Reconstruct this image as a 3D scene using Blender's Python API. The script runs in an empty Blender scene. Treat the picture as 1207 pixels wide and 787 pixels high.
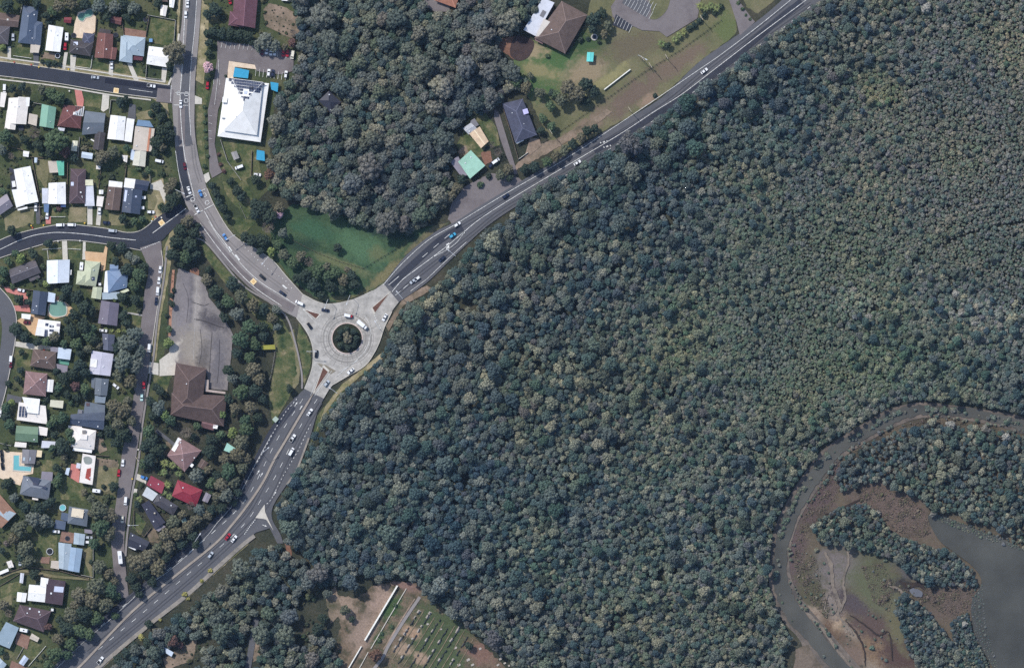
import bpy, bmesh, math, random
import numpy as np
from mathutils import Vector
from mathutils.geometry import tessellate_polygon

random.seed(7)
R = math.radians
scene = bpy.context.scene
COL = scene.collection

# ------------------------------------------------------------------ camera, sky, sun, exposure
S = 0.5                       # metres for one unit of the site plan
CAM_H = 3000.0
def P(px, py, z=0.0):
    return ((px - 603.5) * S, (393.5 - py) * S, z)

cam_d = bpy.data.cameras.new("camera")
cam_d.sensor_width = 36.0
cam_d.lens = 36.0 * CAM_H / (1207 * S)
cam_d.clip_start = 10.0
cam_d.clip_end = 9000.0
cam = bpy.data.objects.new("camera", cam_d)
cam.location = (0, 0, CAM_H)
cam.rotation_euler = (0, 0, 0)
COL.objects.link(cam)
scene.camera = cam

SUN_TO = Vector((-0.50, 0.56, 0.86)).normalized()
sun_el = math.asin(SUN_TO.z)
world = bpy.data.worlds.new("World")
scene.world = world
world.use_nodes = True
wn = world.node_tree
sky = wn.nodes.new("ShaderNodeTexSky")
sky.sky_type = 'NISHITA'
sky.sun_disc = False
sky.sun_elevation = sun_el
sky.sun_rotation = math.atan2(SUN_TO.x, SUN_TO.y)
bg = wn.nodes["Background"]
bg.inputs["Strength"].default_value = 0.15
wn.links.new(sky.outputs["Color"], bg.inputs["Color"])

sun_d = bpy.data.lights.new("sun", 'SUN')
sun_d.energy = 3.4
sun_d.angle = R(0.5)
sun_d.color = (1.0, 0.97, 0.925)
sun = bpy.data.objects.new("sun", sun_d)
sun.rotation_euler = (-SUN_TO).to_track_quat('-Z', 'Y').to_euler()
COL.objects.link(sun)

vs = scene.view_settings
vs.view_transform = 'Standard'
vs.look = 'None'
vs.gamma = 1.0
vs.use_curve_mapping = False
vs.exposure = 0.17
scene.cycles.max_bounces = 4
scene.cycles.diffuse_bounces = 2
scene.cycles.use_denoising = False

# ------------------------------------------------------------------ materials
def lin(c):
    """sRGB 0..255 paint reading -> linear albedo"""
    o = []
    for v in c:
        v = v / 255.0
        o.append(v / 12.92 if v <= 0.04045 else ((v + 0.055) / 1.055) ** 2.4)
    return (o[0], o[1], o[2], 1.0)

MATS = {}
def new_mat(name):
    m = bpy.data.materials.new(name)
    m.use_nodes = True
    return m, m.node_tree, m.node_tree.nodes["Principled BSDF"]

def nd(t, kind, **kw):
    n = t.nodes.new(kind)
    for k, v in kw.items():
        setattr(n, k, v)
    return n

def noise(t, vec, scale, detail=4.0, rough=0.6):
    n = nd(t, "ShaderNodeTexNoise")
    n.inputs["Scale"].default_value = scale
    n.inputs["Detail"].default_value = detail
    n.inputs["Roughness"].default_value = rough
    t.links.new(vec, n.inputs["Vector"])
    return n.outputs["Fac"]

def ramp(t, fac, stops, interp='LINEAR'):
    r = nd(t, "ShaderNodeValToRGB")
    r.color_ramp.interpolation = interp
    el = r.color_ramp.elements
    while len(el) < len(stops):
        el.new(0.5)
    for e, (p, c) in zip(el, stops):
        e.position = p
        e.color = c
    t.links.new(fac, r.inputs["Fac"])
    return r.outputs["Color"]

def mix(t, fac, a, b, mode='MIX'):
    m = nd(t, "ShaderNodeMix", data_type='RGBA', blend_type=mode)
    for s, v in ((0, fac), (6, a), (7, b)):
        if isinstance(v, (int, float)):
            m.inputs[s].default_value = v
        elif isinstance(v, tuple):
            m.inputs[s].default_value = v
        else:
            t.links.new(v, m.inputs[s])
    return m.outputs[2]

def world_pos(t):
    return nd(t, "ShaderNodeNewGeometry").outputs["Position"]

def ground_mat(name, cols, s1=0.06, s2=0.9, contrast=0.22, rough=0.95, spec=0.1):
    """patchy ground: large patches of the colours, broken by fine grain"""
    if name in MATS:
        return MATS[name]
    m, t, b = new_mat(name)
    p = world_pos(t)
    n1 = noise(t, p, s1, 6.0, 0.62)
    k = len(cols)
    stops = [(0.32 + 0.36 * i / max(1, k - 1), lin(c)) for i, c in enumerate(cols)]
    c1 = ramp(t, n1, stops)
    n2 = noise(t, p, s2, 3.0, 0.7)
    g = ramp(t, n2, [(0.3, (1 - contrast,) * 3 + (1,)), (0.7, (1 + contrast,) * 3 + (1,))])
    c2 = mix(t, 1.0, c1, g, 'MULTIPLY')
    t.links.new(c2, b.inputs["Base Color"])
    b.inputs["Roughness"].default_value = rough
    b.inputs["Specular IOR Level"].default_value = spec
    bp = nd(t, "ShaderNodeBump")
    bp.inputs["Strength"].default_value = 0.35
    bp.inputs["Distance"].default_value = 0.3
    t.links.new(n2, bp.inputs["Height"])
    t.links.new(bp.outputs["Normal"], b.inputs["Normal"])
    MATS[name] = m
    return m

def blob_ground(name, base, blobs, s1=0.06, grain=0.2):
    """ground whose cover changes from place to place: each blob (x, y, rx, ry, angle, colour, softness) is a ragged patch of another cover"""
    if name in MATS:
        return MATS[name]
    m, t, b = new_mat(name)
    p = world_pos(t)
    k = len(base)
    col = ramp(t, noise(t, p, s1, 6.0, 0.65), [(0.32 + 0.36 * i / max(1, k - 1), lin(c)) for i, c in enumerate(base)])
    n1 = noise(t, p, 0.13, 6.0, 0.7)
    n2 = noise(t, p, 0.5, 4.0, 0.7)
    for x, y, rx, ry, ang, c, soft in blobs:
        mp = nd(t, "ShaderNodeMapping", vector_type='TEXTURE')
        wx, wy, _ = P(x, y)
        mp.inputs["Location"].default_value = (wx, wy, 0)
        mp.inputs["Rotation"].default_value = (0, 0, -R(ang))
        mp.inputs["Scale"].default_value = (rx * S, ry * S, 1000)
        t.links.new(p, mp.inputs["Vector"])
        ln = nd(t, "ShaderNodeVectorMath", operation='LENGTH')
        t.links.new(mp.outputs[0], ln.inputs[0])
        v = ln.outputs["Value"]
        for nn, amp in ((n1, 3.0), (n2, 1.2)):
            ma = nd(t, "ShaderNodeMath", operation='MULTIPLY_ADD')
            t.links.new(nn, ma.inputs[0]); ma.inputs[1].default_value = amp; t.links.new(v, ma.inputs[2])
            v = ma.outputs[0]
        mr = nd(t, "ShaderNodeMapRange")
        mr.inputs[1].default_value = 3.1 - soft; mr.inputs[2].default_value = 3.1 + soft
        mr.inputs[3].default_value = 1.0; mr.inputs[4].default_value = 0.0
        t.links.new(v, mr.inputs[0])
        col = mix(t, mr.outputs[0], col, lin(c))
    g = ramp(t, noise(t, p, 1.0, 4.0, 0.75), [(0.3, (1 - grain,) * 3 + (1,)), (0.7, (1 + grain,) * 3 + (1,))])
    t.links.new(mix(t, 1.0, col, g, 'MULTIPLY'), b.inputs["Base Color"])
    b.inputs["Roughness"].default_value = 0.95
    b.inputs["Specular IOR Level"].default_value = 0.1
    MATS[name] = m
    return m

def plain(name, c, rough=0.6, metal=0.0, spec=0.4, vary=0.06, scale=0.6):
    if name in MATS:
        return MATS[name]
    m, t, b = new_mat(name)
    n = noise(t, world_pos(t), scale, 4.0, 0.65)
    l = lin(c)
    lo = tuple(v * (1 - vary * 2) for v in l[:3]) + (1,)
    hi = tuple(min(1, v * (1 + vary * 2)) for v in l[:3]) + (1,)
    t.links.new(ramp(t, n, [(0.3, lo), (0.7, hi)]), b.inputs["Base Color"])
    b.inputs["Roughness"].default_value = rough
    b.inputs["Metallic"].default_value = metal
    b.inputs["Specular IOR Level"].default_value = spec
    MATS[name] = m
    return m

def roof_mat(c, kind='metal'):
    """kind metal: ribbed painted sheet; tile: mottled tiles"""
    key = "roof_%s_%d_%d_%d" % ((kind,) + tuple(c))
    if key in MATS:
        return MATS[key]
    m, t, b = new_mat(key)
    p = world_pos(t)
    l = lin(c)
    stain = noise(t, p, 0.22 if kind == 'metal' else 0.35, 6.0, 0.7)
    fine = noise(t, p, 2.2, 3.0, 0.7)
    if kind == 'metal':
        a, z, f = 0.80, 1.05, 0.07
    else:
        a, z, f = 0.74, 1.12, 0.2
    s = ramp(t, stain, [(0.3, (a, a, a * 0.98, 1)), (0.68, (z, z, z, 1))])
    g = ramp(t, fine, [(0.3, (1 - f,) * 3 + (1,)), (0.7, (1 + f,) * 3 + (1,))])
    col = mix(t, 1.0, mix(t, 1.0, l, s, 'MULTIPLY'), g, 'MULTIPLY')
    wear = noise(t, p, 0.11, 8.0, 0.75)
    col = mix(t, ramp(t, wear, [(0.56, (0, 0, 0, 1)), (0.72, (0.34, 0.34, 0.34, 1))]), col, lin((116, 100, 90)))
    t.links.new(col, b.inputs["Base Color"])
    b.inputs["Roughness"].default_value = 0.55 if kind == 'metal' else 0.85
    b.inputs["Specular IOR Level"].default_value = 0.3 if kind == 'metal' else 0.2
    bp = nd(t, "ShaderNodeBump")
    bp.inputs["Strength"].default_value = 0.3
    bp.inputs["Distance"].default_value = 0.1
    t.links.new(fine, bp.inputs["Height"])
    t.links.new(bp.outputs["Normal"], b.inputs["Normal"])
    MATS[key] = m
    return m

ZONES = [(930, 370, 170, 120, (0.97, 1.01, 0.92)), (1130, 140, 150, 160, (1.12, 1.06, 1.04)), (1165, 240, 50, 60, (1.12, 1.1, 1.08)), (1190, 60, 30, 60, (1.14, 1.1, 1.08)), (470, 590, 150, 120, (0.86, 0.93, 1.0)), (720, 260, 130, 90, (0.88, 0.92, 1.0)), (700, 620, 200, 90, (0.94, 0.99, 1.02)), (1178, 376, 44, 22, (1.25, 1.24, 1.27)), (1130, 362, 44, 16, (1.15, 1.15, 1.18)), (1002, 352, 26, 18, (1.3, 1.3, 1.35)), (1170, 290, 40, 18, (0.86, 0.92, 0.96)), (1090, 430, 110, 40, (0.9, 0.98, 0.94)), (870, 120, 80, 70, (0.84, 0.92, 1.0)), (1040, 105, 26, 22, (1.14, 1.12, 0.92))]
def foliage(name, cols, grain=1.3, region=True, spread=(0.0, 1.0)):
    """leaf colour: differs from tree to tree (object random), from clump to clump (fine noise) and, slowly, across the site"""
    if name in MATS:
        return MATS[name]
    m, t, b = new_mat(name)
    oi = nd(t, "ShaderNodeObjectInfo")
    k = len(cols)
    stops = [((i + 0.5) / k, lin(c)) for i, c in enumerate(cols)]
    base = ramp(t, oi.outputs["Random"], stops)
    p = world_pos(t)
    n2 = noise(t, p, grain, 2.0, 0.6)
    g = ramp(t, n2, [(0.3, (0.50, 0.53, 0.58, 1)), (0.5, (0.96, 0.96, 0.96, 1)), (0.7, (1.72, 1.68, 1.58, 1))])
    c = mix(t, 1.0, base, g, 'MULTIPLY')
    if region:
        n3 = noise(t, p, 0.016, 4.0, 0.6)
        r = ramp(t, n3, [(0.3, (0.76, 0.83, 0.94, 1)), (0.45, (0.96, 0.98, 1.0, 1)), (0.56, (1.04, 1.06, 0.96, 1)), (0.7, (1.16, 1.10, 0.92, 1))])
        c = mix(t, 1.0, c, r, 'MULTIPLY')
        for x, y, rx, ry, tint in ZONES:
            mp = nd(t, "ShaderNodeMapping", vector_type='TEXTURE')
            wx, wy, _ = P(x, y)
            mp.inputs["Location"].default_value = (wx, wy, 0)
            mp.inputs["Scale"].default_value = (rx * S, ry * S, 1000)
            t.links.new(p, mp.inputs["Vector"])
            ln = nd(t, "ShaderNodeVectorMath", operation='LENGTH')
            t.links.new(mp.outputs[0], ln.inputs[0])
            ma = nd(t, "ShaderNodeMath", operation='MULTIPLY_ADD')
            t.links.new(noise(t, p, 0.05, 5.0, 0.7), ma.inputs[0]); ma.inputs[1].default_value = 1.6; t.links.new(ln.outputs["Value"], ma.inputs[2])
            mr = nd(t, "ShaderNodeMapRange")
            mr.inputs[1].default_value = 1.5; mr.inputs[2].default_value = 2.1; mr.inputs[3].default_value = 1; mr.inputs[4].default_value = 0
            t.links.new(ma.outputs[0], mr.inputs[0])
            c = mix(t, mr.outputs[0], c, mix(t, 1.0, c, tint + (1,), 'MULTIPLY'))
    t.links.new(c, b.inputs["Base Color"])
    b.inputs["Roughness"].default_value = 0.75
    b.inputs["Specular IOR Level"].default_value = 0.25
    MATS[name] = m
    return m

GUM = [(77, 88, 83), (89, 96, 89), (101, 106, 101), (109, 106, 99), (75, 90, 89), (105, 100, 97), (85, 98, 83), (117, 116, 107), (69, 82, 81), (95, 100, 101), (130, 126, 114), (68, 76, 70)]
WOOD = [(59, 78, 82), (73, 90, 88), (83, 96, 94), (63, 84, 74), (101, 110, 104), (55, 72, 82), (93, 98, 86), (115, 118, 108), (69, 84, 90), (97, 94, 94), (79, 100, 88), (59, 74, 78), (132, 132, 118), (60, 70, 68), (114, 116, 102), (140, 136, 120), (56, 66, 60), (98, 108, 96)]
MANG = [(87, 102, 90), (97, 110, 96), (107, 114, 104), (89, 106, 98), (117, 120, 112), (81, 96, 90), (121, 122, 112), (107, 108, 110), (123, 122, 116), (93, 106, 90), (132, 128, 116), (78, 86, 76), (120, 118, 106)]
F = {
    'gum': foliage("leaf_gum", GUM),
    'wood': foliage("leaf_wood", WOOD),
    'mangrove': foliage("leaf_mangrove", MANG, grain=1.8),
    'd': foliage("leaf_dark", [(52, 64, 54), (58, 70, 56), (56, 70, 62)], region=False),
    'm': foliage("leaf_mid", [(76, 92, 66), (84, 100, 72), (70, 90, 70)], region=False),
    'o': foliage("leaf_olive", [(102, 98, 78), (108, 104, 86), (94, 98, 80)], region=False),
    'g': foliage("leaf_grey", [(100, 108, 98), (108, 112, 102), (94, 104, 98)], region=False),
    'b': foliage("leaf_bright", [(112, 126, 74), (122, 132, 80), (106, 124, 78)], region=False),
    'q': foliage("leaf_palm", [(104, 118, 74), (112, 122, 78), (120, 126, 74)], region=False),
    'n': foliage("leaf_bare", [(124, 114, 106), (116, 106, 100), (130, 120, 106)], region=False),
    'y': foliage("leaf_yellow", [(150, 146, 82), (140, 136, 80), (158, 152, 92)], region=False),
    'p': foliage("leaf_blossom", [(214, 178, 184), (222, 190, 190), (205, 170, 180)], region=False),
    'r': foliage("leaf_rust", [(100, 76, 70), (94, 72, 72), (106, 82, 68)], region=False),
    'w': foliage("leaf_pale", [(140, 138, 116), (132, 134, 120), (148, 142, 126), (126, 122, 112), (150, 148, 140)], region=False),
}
BARK = plain("bark", (96, 84, 74), 0.95, vary=0.2, scale=2.0)

ASPHALT = ground_mat("asphalt_grey", [(122, 118, 116), (140, 134, 131), (130, 125, 123)], 0.05, 1.6, 0.07)
ASPHALT_DARK = ground_mat("asphalt_dark", [(50, 53, 61), (60, 62, 70), (54, 56, 64)], 0.05, 1.6, 0.10)
ASPHALT_MID = ground_mat("asphalt_mid", [(82, 83, 87), (94, 94, 97), (88, 88, 92)], 0.05, 1.6, 0.08)
ASPHALT_MAUVE = ground_mat("asphalt_mauve", [(102, 95, 95), (120, 113, 112), (108, 101, 101)], 0.06, 1.6, 0.09)
CONCRETE = ground_mat("concrete", [(148, 144, 138), (164, 160, 153), (182, 177, 170)], 0.25, 0.7, 0.12)
CONC_LIGHT = ground_mat("concrete_light", [(184, 178, 166), (200, 194, 182)], 0.3, 1.2, 0.08)
PAVING = ground_mat("paving_beige", [(205, 184, 160), (222, 202, 178)], 0.3, 1.4, 0.10)
SANDSTONE = ground_mat("paving_orange", [(190, 156, 120), (206, 174, 138)], 0.3, 1.4, 0.10)
BRICKPAVE = ground_mat("paving_red", [(180, 116, 108), (196, 130, 120)], 0.3, 1.4, 0.10)
BROWNPAVE = ground_mat("paving_brown", [(124, 96, 84), (144, 116, 102)], 0.3, 1.4, 0.15)
PAINT = plain("road_paint", (206, 205, 200), 0.7, vary=0.22, scale=0.9)
PAINT_CREAM = plain("road_paint_cream", (232, 206, 158), 0.7, vary=0.08, scale=1.5)
LAWN = ground_mat("lawn_green", [(48, 64, 42), (74, 84, 54), (98, 98, 68), (128, 118, 90)], 0.16, 1.0, 0.26)
LAWN_DRY = ground_mat("lawn_dry", [(92, 94, 66), (120, 114, 86), (142, 130, 104)], 0.10, 1.2, 0.2)
LAWN_LUSH0 = ground_mat("lawn_lush", [(54, 76, 58), (64, 88, 64), (74, 92, 66), (88, 94, 70)], 0.05, 0.9, 0.24)
VERGE = ground_mat("verge", [(106, 108, 70), (140, 130, 100), (176, 162, 132)], 0.12, 1.1, 0.22)
DIRT = ground_mat("dirt", [(84, 82, 64), (112, 100, 84), (134, 118, 102), (146, 128, 112)], 0.08, 0.8, 0.2)
DIRT_PINK = ground_mat("dirt_pink", [(104, 92, 78), (140, 122, 106), (172, 150, 132)], 0.07, 0.7, 0.2)
REDDIRT = ground_mat("dirt_red", [(112, 84, 70), (138, 102, 84)], 0.12, 0.9, 0.2)
FLOOR = ground_mat("forest_floor", [(46, 50, 42), (60, 62, 50), (76, 72, 60)], 0.05, 0.8, 0.3)
SUBURB = ground_mat("suburb_ground", [(52, 62, 44), (70, 78, 52), (98, 94, 70)], 0.06, 0.9, 0.3)
MEADOW0 = ground_mat("meadow", [(92, 96, 62), (116, 112, 80), (128, 108, 86), (104, 90, 76)], 0.035, 0.6, 0.2)
LAWN_LUSH = blob_ground("field_cover", [(42, 62, 46), (56, 76, 54), (68, 86, 60), (52, 72, 54)], [
    (425, 292, 34, 16, 25, (76, 102, 74), .5), (370, 272, 26, 10, 20, (60, 88, 64), .4), (400, 310, 40, 5, 22, (98, 104, 74), .4), (452, 326, 40, 6, -42, (112, 106, 76), .35), (505, 276, 34, 5, -40, (106, 100, 76), .4), (415, 352, 40, 4, 0, (104, 102, 72), .35), (445, 300, 10, 8, 0, (92, 100, 70), .5), (462, 275, 30, 6, 10, (44, 60, 50), .4), (360, 290, 16, 8, 10, (44, 62, 48), .5), (470, 296, 14, 5, -40, (88, 96, 66), .4)], s1=0.11, grain=0.36)
MEADOW = blob_ground("meadow_cover", [(88, 90, 64), (106, 104, 76), (118, 110, 86)], [
    (640, 80, 50, 30, -20, (74, 98, 60), .4), (690, 52, 30, 12, 0, (66, 84, 54), .4), (690, 84, 26, 14, -20, (138, 124, 100), .4), (636, 84, 22, 10, 10, (128, 122, 88), .4), (745, 112, 55, 12, -36, (106, 92, 80), .45), (800, 74, 40, 9, -38, (110, 96, 82), .45), (856, 34, 14, 16, 0, (94, 102, 66), .3), (745, 55, 34, 16, -15, (100, 92, 74), .4), (690, 150, 34, 7, -34, (126, 110, 94), .4), (764, 118, 12, 5, -30, (138, 118, 100), .4), (712, 96, 40, 5, -36, (132, 126, 90), .3), (624, 60, 18, 8, 0, (146, 132, 104), .35)])
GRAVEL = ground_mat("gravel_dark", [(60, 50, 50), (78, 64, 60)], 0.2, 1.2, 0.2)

# ------------------------------------------------------------------ mesh helpers
def link_mesh(name, me, parent=None):
    o = bpy.data.objects.new(name, me)
    COL.objects.link(o)
    if parent is not None:
        o.parent = parent
    return o

def mesh(name, verts, faces, mats, parent=None, smooth=False, fm=None):
    me = bpy.data.meshes.new(name)
    me.from_pydata([tuple(v) for v in verts], [], [tuple(f) for f in faces])
    if not isinstance(mats, (list, tuple)):
        mats = [mats]
    for m in mats:
        me.materials.append(m)
    if fm is not None:
        me.polygons.foreach_set("material_index", fm)
    if smooth:
        me.polygons.foreach_set("use_smooth", [True] * len(me.polygons))
    me.update()
    return link_mesh(name, me, parent)

def tag(o, label, cat, group=None, kind=None):
    if label:
        o["label"] = label
    if cat:
        o["category"] = cat
    if group:
        o["group"] = group
    if kind:
        o["kind"] = kind
    return o

def struct(o):
    o["kind"] = "structure"
    return o

def empty(name, loc, rz=0.0):
    o = bpy.data.objects.new(name, None)
    o.empty_display_size = 1.0
    o.location = loc
    o.rotation_euler = (0, 0, rz)
    COL.objects.link(o)
    return o

def smooth_path(pts, n=6, closed=False):
    pts = [np.array(p, float) for p in pts]
    out = []
    N = len(pts)
    rng = range(N if closed else N - 1)
    for i in rng:
        if closed:
            p0, p1, p2, p3 = pts[(i - 1) % N], pts[i], pts[(i + 1) % N], pts[(i + 2) % N]
        else:
            p1, p2 = pts[i], pts[i + 1]
            p0 = pts[i - 1] if i > 0 else p1 * 2 - p2
            p3 = pts[i + 2] if i + 2 < N else p2 * 2 - p1
        for k in range(n):
            t = k / n
            out.append(0.5 * (2 * p1 + (p2 - p0) * t + (2 * p0 - 5 * p1 + 4 * p2 - p3) * t * t + (3 * p1 - p0 - 3 * p2 + p3) * t ** 3))
    if not closed:
        out.append(pts[-1])
    return out

Z = {'base': 0.0}
_lv = {}
def level(c):
    """sheets of one class lie just above each other: 0 zones, 1 yards, 2 paving, 3 roads, 4 road surface changes, 5 markings"""
    k = _lv.get(c, 0)
    _lv[c] = k + 1
    return (0.02, 0.06, 0.36, 0.56, 0.70)[c] + k * 0.003

def sheet(name, pts, mat, c=1, smooth=0, kind='structure'):
    """one flat ground sheet from a plan outline; a fringe of jitter keeps soft edges from looking cut"""
    z = level(c)
    if smooth:
        pts = smooth_path(pts, smooth, True)
    v = [Vector(P(p[0], p[1], z)) for p in pts]
    tri = tessellate_polygon([v])
    faces = []
    for a, b, c in tri:
        n = (v[b] - v[a]).cross(v[c] - v[a])
        faces.append((a, b, c) if n.z > 0 else (a, c, b))
    o = mesh(name, v, faces, mat)
    if kind:
        o["kind"] = kind
    return o

def wobble(pts, amp, step=3.0, seed=1):
    """roughen an outline: grass and dirt edges"""
    rg = random.Random(seed)
    out = []
    N = len(pts)
    for i in range(N):
        a = np.array(pts[i], float); b = np.array(pts[(i + 1) % N], float)
        L = np.linalg.norm(b - a)
        k = max(1, int(L / step))
        for j in range(k):
            p = a + (b - a) * j / k
            out.append((p[0] + rg.uniform(-amp, amp), p[1] + rg.uniform(-amp, amp)))
    return out

class Strips:
    """collects flat ribbons and quads into one mesh"""
    def __init__(self):
        self.v, self.f = [], []
    def ribbon(self, pts, w, z):
        pts = [np.array(p, float) for p in pts]
        n = len(pts)
        ws = w if isinstance(w, (list, tuple)) else [w * (0.8 if z > 0.85 else 1.0)] * n
        b = len(self.v)
        for i in range(n):
            d = pts[min(i + 1, n - 1)] - pts[max(i - 1, 0)]
            d = d / (np.linalg.norm(d) + 1e-9)
            q = np.array([-d[1], d[0]]) * ws[i] / 2
            self.v += [P(*(pts[i] - q), z), P(*(pts[i] + q), z)]
        for i in range(n - 1):
            k = b + 2 * i
            self.f.append((k, k + 1, k + 3, k + 2))
        return self
    def dashes(self, pts, w, z, on, off, start=0.0):
        pts = [np.array(p, float) for p in pts]
        pos, nxt, drawing = 0.0, start, False
        seg = []
        cum = [0.0]
        for a, b in zip(pts, pts[1:]):
            cum.append(cum[-1] + np.linalg.norm(b - a))
        def at(s):
            for i in range(len(pts) - 1):
                if s <= cum[i + 1]:
                    u = (s - cum[i]) / max(1e-9, cum[i + 1] - cum[i])
                    return pts[i] + (pts[i + 1] - pts[i]) * u
            return pts[-1]
        s = start
        while s + on <= cum[-1]:
            self.ribbon([at(s), at(s + on / 2), at(s + on)], w, z)
            s += on + off
        return self
    def quad(self, q, z):
        b = len(self.v)
        self.v += [P(p[0], p[1], z) for p in q]
        self.f.append(tuple(range(b, b + len(q))))
        return self
    def ring(self, cx, cy, r, w, z, n=40):
        pts = [(cx + r * math.cos(2 * math.pi * i / n), cy + r * math.sin(2 * math.pi * i / n)) for i in range(n + 1)]
        return self.ribbon(pts, w, z)
    def build(self, name, mat):
        v = [Vector(p) for p in self.v]
        fs = []
        for f in self.f:
            n = (v[f[1]] - v[f[0]]).cross(v[f[2]] - v[f[0]])
            fs.append(f if n.z > 0 else tuple(reversed(f)))
        return struct(mesh(name, v, fs, mat))

def prism(pts_xy, z0, z1):
    n = len(pts_xy)
    v = [(x, y, z0) for x, y in pts_xy] + [(x, y, z1) for x, y in pts_xy]
    f = [tuple(reversed(range(n))), tuple(range(n, 2 * n))]
    for i in range(n):
        j = (i + 1) % n
        f.append((i, j, n + j, n + i))
    return v, f

def ccw(q):
    a = 0
    for i in range(len(q)):
        x1, y1 = q[i]; x2, y2 = q[(i + 1) % len(q)]
        a += x1 * y2 - x2 * y1
    return q if a > 0 else list(reversed(q))

def inside(px, py, poly):
    px = np.asarray(px, float); py = np.asarray(py, float)
    r = np.zeros(px.shape, bool)
    n = len(poly)
    j = n - 1
    for i in range(n):
        xi, yi = poly[i][0], poly[i][1]
        xj, yj = poly[j][0], poly[j][1]
        if yi != yj:
            c = ((yi > py) != (yj > py)) & (px < (xj - xi) * (py - yi) / (yj - yi) + xi)
            r ^= c
        j = i
    return r

def tube(a, b, r0, r1, n=6):
    a, b = Vector(a), Vector(b)
    d = (b - a).normalized()
    u = d.orthogonal().normalized(); w = d.cross(u)
    v = []
    for p, r in ((a, r0), (b, r1)):
        for i in range(n):
            t = 2 * math.pi * i / n
            v.append(tuple(p + (u * math.cos(t) + w * math.sin(t)) * r))
    f = [(i, (i + 1) % n, n + (i + 1) % n, n + i) for i in range(n)] + [tuple(range(n, 2 * n)), tuple(reversed(range(n)))]
    return v, f
# ------------------------------------------------------------------ ground zones
ROAD_Z, MARK_Z = 0.64, 0.86
g = 4000.0
struct(mesh("ground", [(-g, -g, 0), (g, -g, 0), (g, g, 0), (-g, g, 0)], [(0, 1, 2, 3)], FLOOR))

sheet("suburb_ground", [(-60, -60), (205, -60), (212, 60), (210, 200), (215, 260), (200, 300), (196, 400), (185, 480), (165, 560), (150, 640), (142, 700), (90, 760), (60, 820), (-60, 820)], SUBURB, 0)
sheet("hotel_ground", [(236, -40), (355, -40), (352, 60), (348, 100), (325, 110), (318, 180), (330, 210), (300, 240), (318, 262), (330, 300), (352, 346), (300, 300), (262, 262), (242, 225), (233, 190), (230, 120), (235, 60)], SUBURB, 0)

# lawns, dry yards and paddocks
def lawns(mat, polys, amp=0.6, name="lawn"):
    for i, q in enumerate(polys):
        sheet(name, wobble(q, amp, 3.0, i), mat, 1)

sheet("field", wobble([(318, 262), (345, 240), (385, 246), (440, 262), (484, 272), (500, 268), (530, 262), (512, 274), (479, 300), (451, 335), (440, 341), (416, 351), (391, 356), (372, 352), (345, 330), (322, 300)], 1.0, 4, 3), LAWN_LUSH, 1)
sheet("meadow", wobble([(612, 45), (640, 50), (668, 66), (690, 30), (700, -20), (850, -20), (864, 8), (868, 26), (868, 40), (823, 74), (779, 115), (720, 150), (680, 172), (655, 182), (640, 150), (620, 108), (604, 78)], 1.0, 4, 4), MEADOW, 1)
sheet("meadow", wobble([(868, -20), (905, -20), (920, -4), (893, 16), (880, 8)], 0.8, 3, 5), MEADOW, 1)
lawns(LAWN, [
    [(20, 53), (36, 53), (35, 68), (18, 66)], [(48, 67), (70, 70), (69, 78), (47, 75)],
    [(90, 68), (108, 70), (107, 80), (88, 78)], [(110, 72), (134, 74), (132, 86), (109, 83)],
    [(134, 74), (165, 78), (172, 95), (133, 88)], [(176, 20), (207, 24), (204, 55), (175, 50)],
    [(98, 110), (121, 113), (118, 128), (97, 124)], [(40, 189), (56, 190), (57, 214), (42, 218)],
    [(101, 190), (116, 192), (116, 222), (103, 212)], [(128, 168), (156, 170), (154, 186), (126, 184)],
    [(150, 198), (185, 200), (186, 218), (176, 214), (150, 210)], [(140, 260), (172, 256), (182, 256), (168, 268), (138, 266)],
    [(56, 294), (74, 292), (74, 306), (56, 306)], [(80, 292), (96, 288), (94, 306), (82, 306)],
    [(7, 345), (20, 344), (22, 360), (14, 358)], [(150, 368), (166, 368), (165, 388), (152, 388)],
    [(18, 410), (37, 408), (36, 432), (20, 432)], [(45, 540), (70, 544), (72, 556), (50, 556)],
    [(70, 560), (100, 566), (100, 590), (72, 588)], [(38, 632), (68, 624), (66, 660), (40, 664)],
    [(0, 690), (24, 684), (24, 700), (2, 705)], [(26, 756), (50, 755), (44, 776), (28, 776)], [(0, 760), (12, 765), (20, 772), (2, 778)],
    [(262, 164), (302, 170), (308, 205), (286, 212), (264, 206), (259, 180)],
    [(262, 214), (290, 210), (300, 240), (292, 258), (268, 232)], [(268, 255), (290, 258), (302, 262), (286, 278), (276, 270)],
    [(158, 600), (172, 616), (166, 630), (156, 622)], [(204, 440), (198, 455), (196, 470), (184, 458), (177, 440)],
    [(62, 244), (76, 244), (75, 256), (60, 256)],
    [(552, 140), (570, 130), (585, 150), (590, 172), (572, 172), (568, 185), (548, 184), (538, 172)],
])
lawns(LAWN_DRY, [
    [(4, 246), (40, 244), (40, 264), (6, 272)], [(82, 244), (102, 244), (102, 262), (80, 262)],
    [(128, 250), (142, 252), (150, 266), (128, 266)], [(110, 690), (96, 650), (108, 642), (108, 680)],
    [(174, 225), (186, 225), (188, 250), (174, 246)], [(54, 224), (60, 190), (44, 186), (42, 204)],
    [(109, 548), (140, 546), (136, 572), (124, 580), (110, 572)], [(0, 706), (14, 700), (14, 712), (0, 716)],
    [(160, 134), (182, 128), (180, 140), (162, 142)],
    [(10, 60), (0, 62), (0, 72), (12, 72)], [(330, 400), (346, 388), (354, 430), (352, 452), (336, 470), (330, 440)],
])
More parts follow.
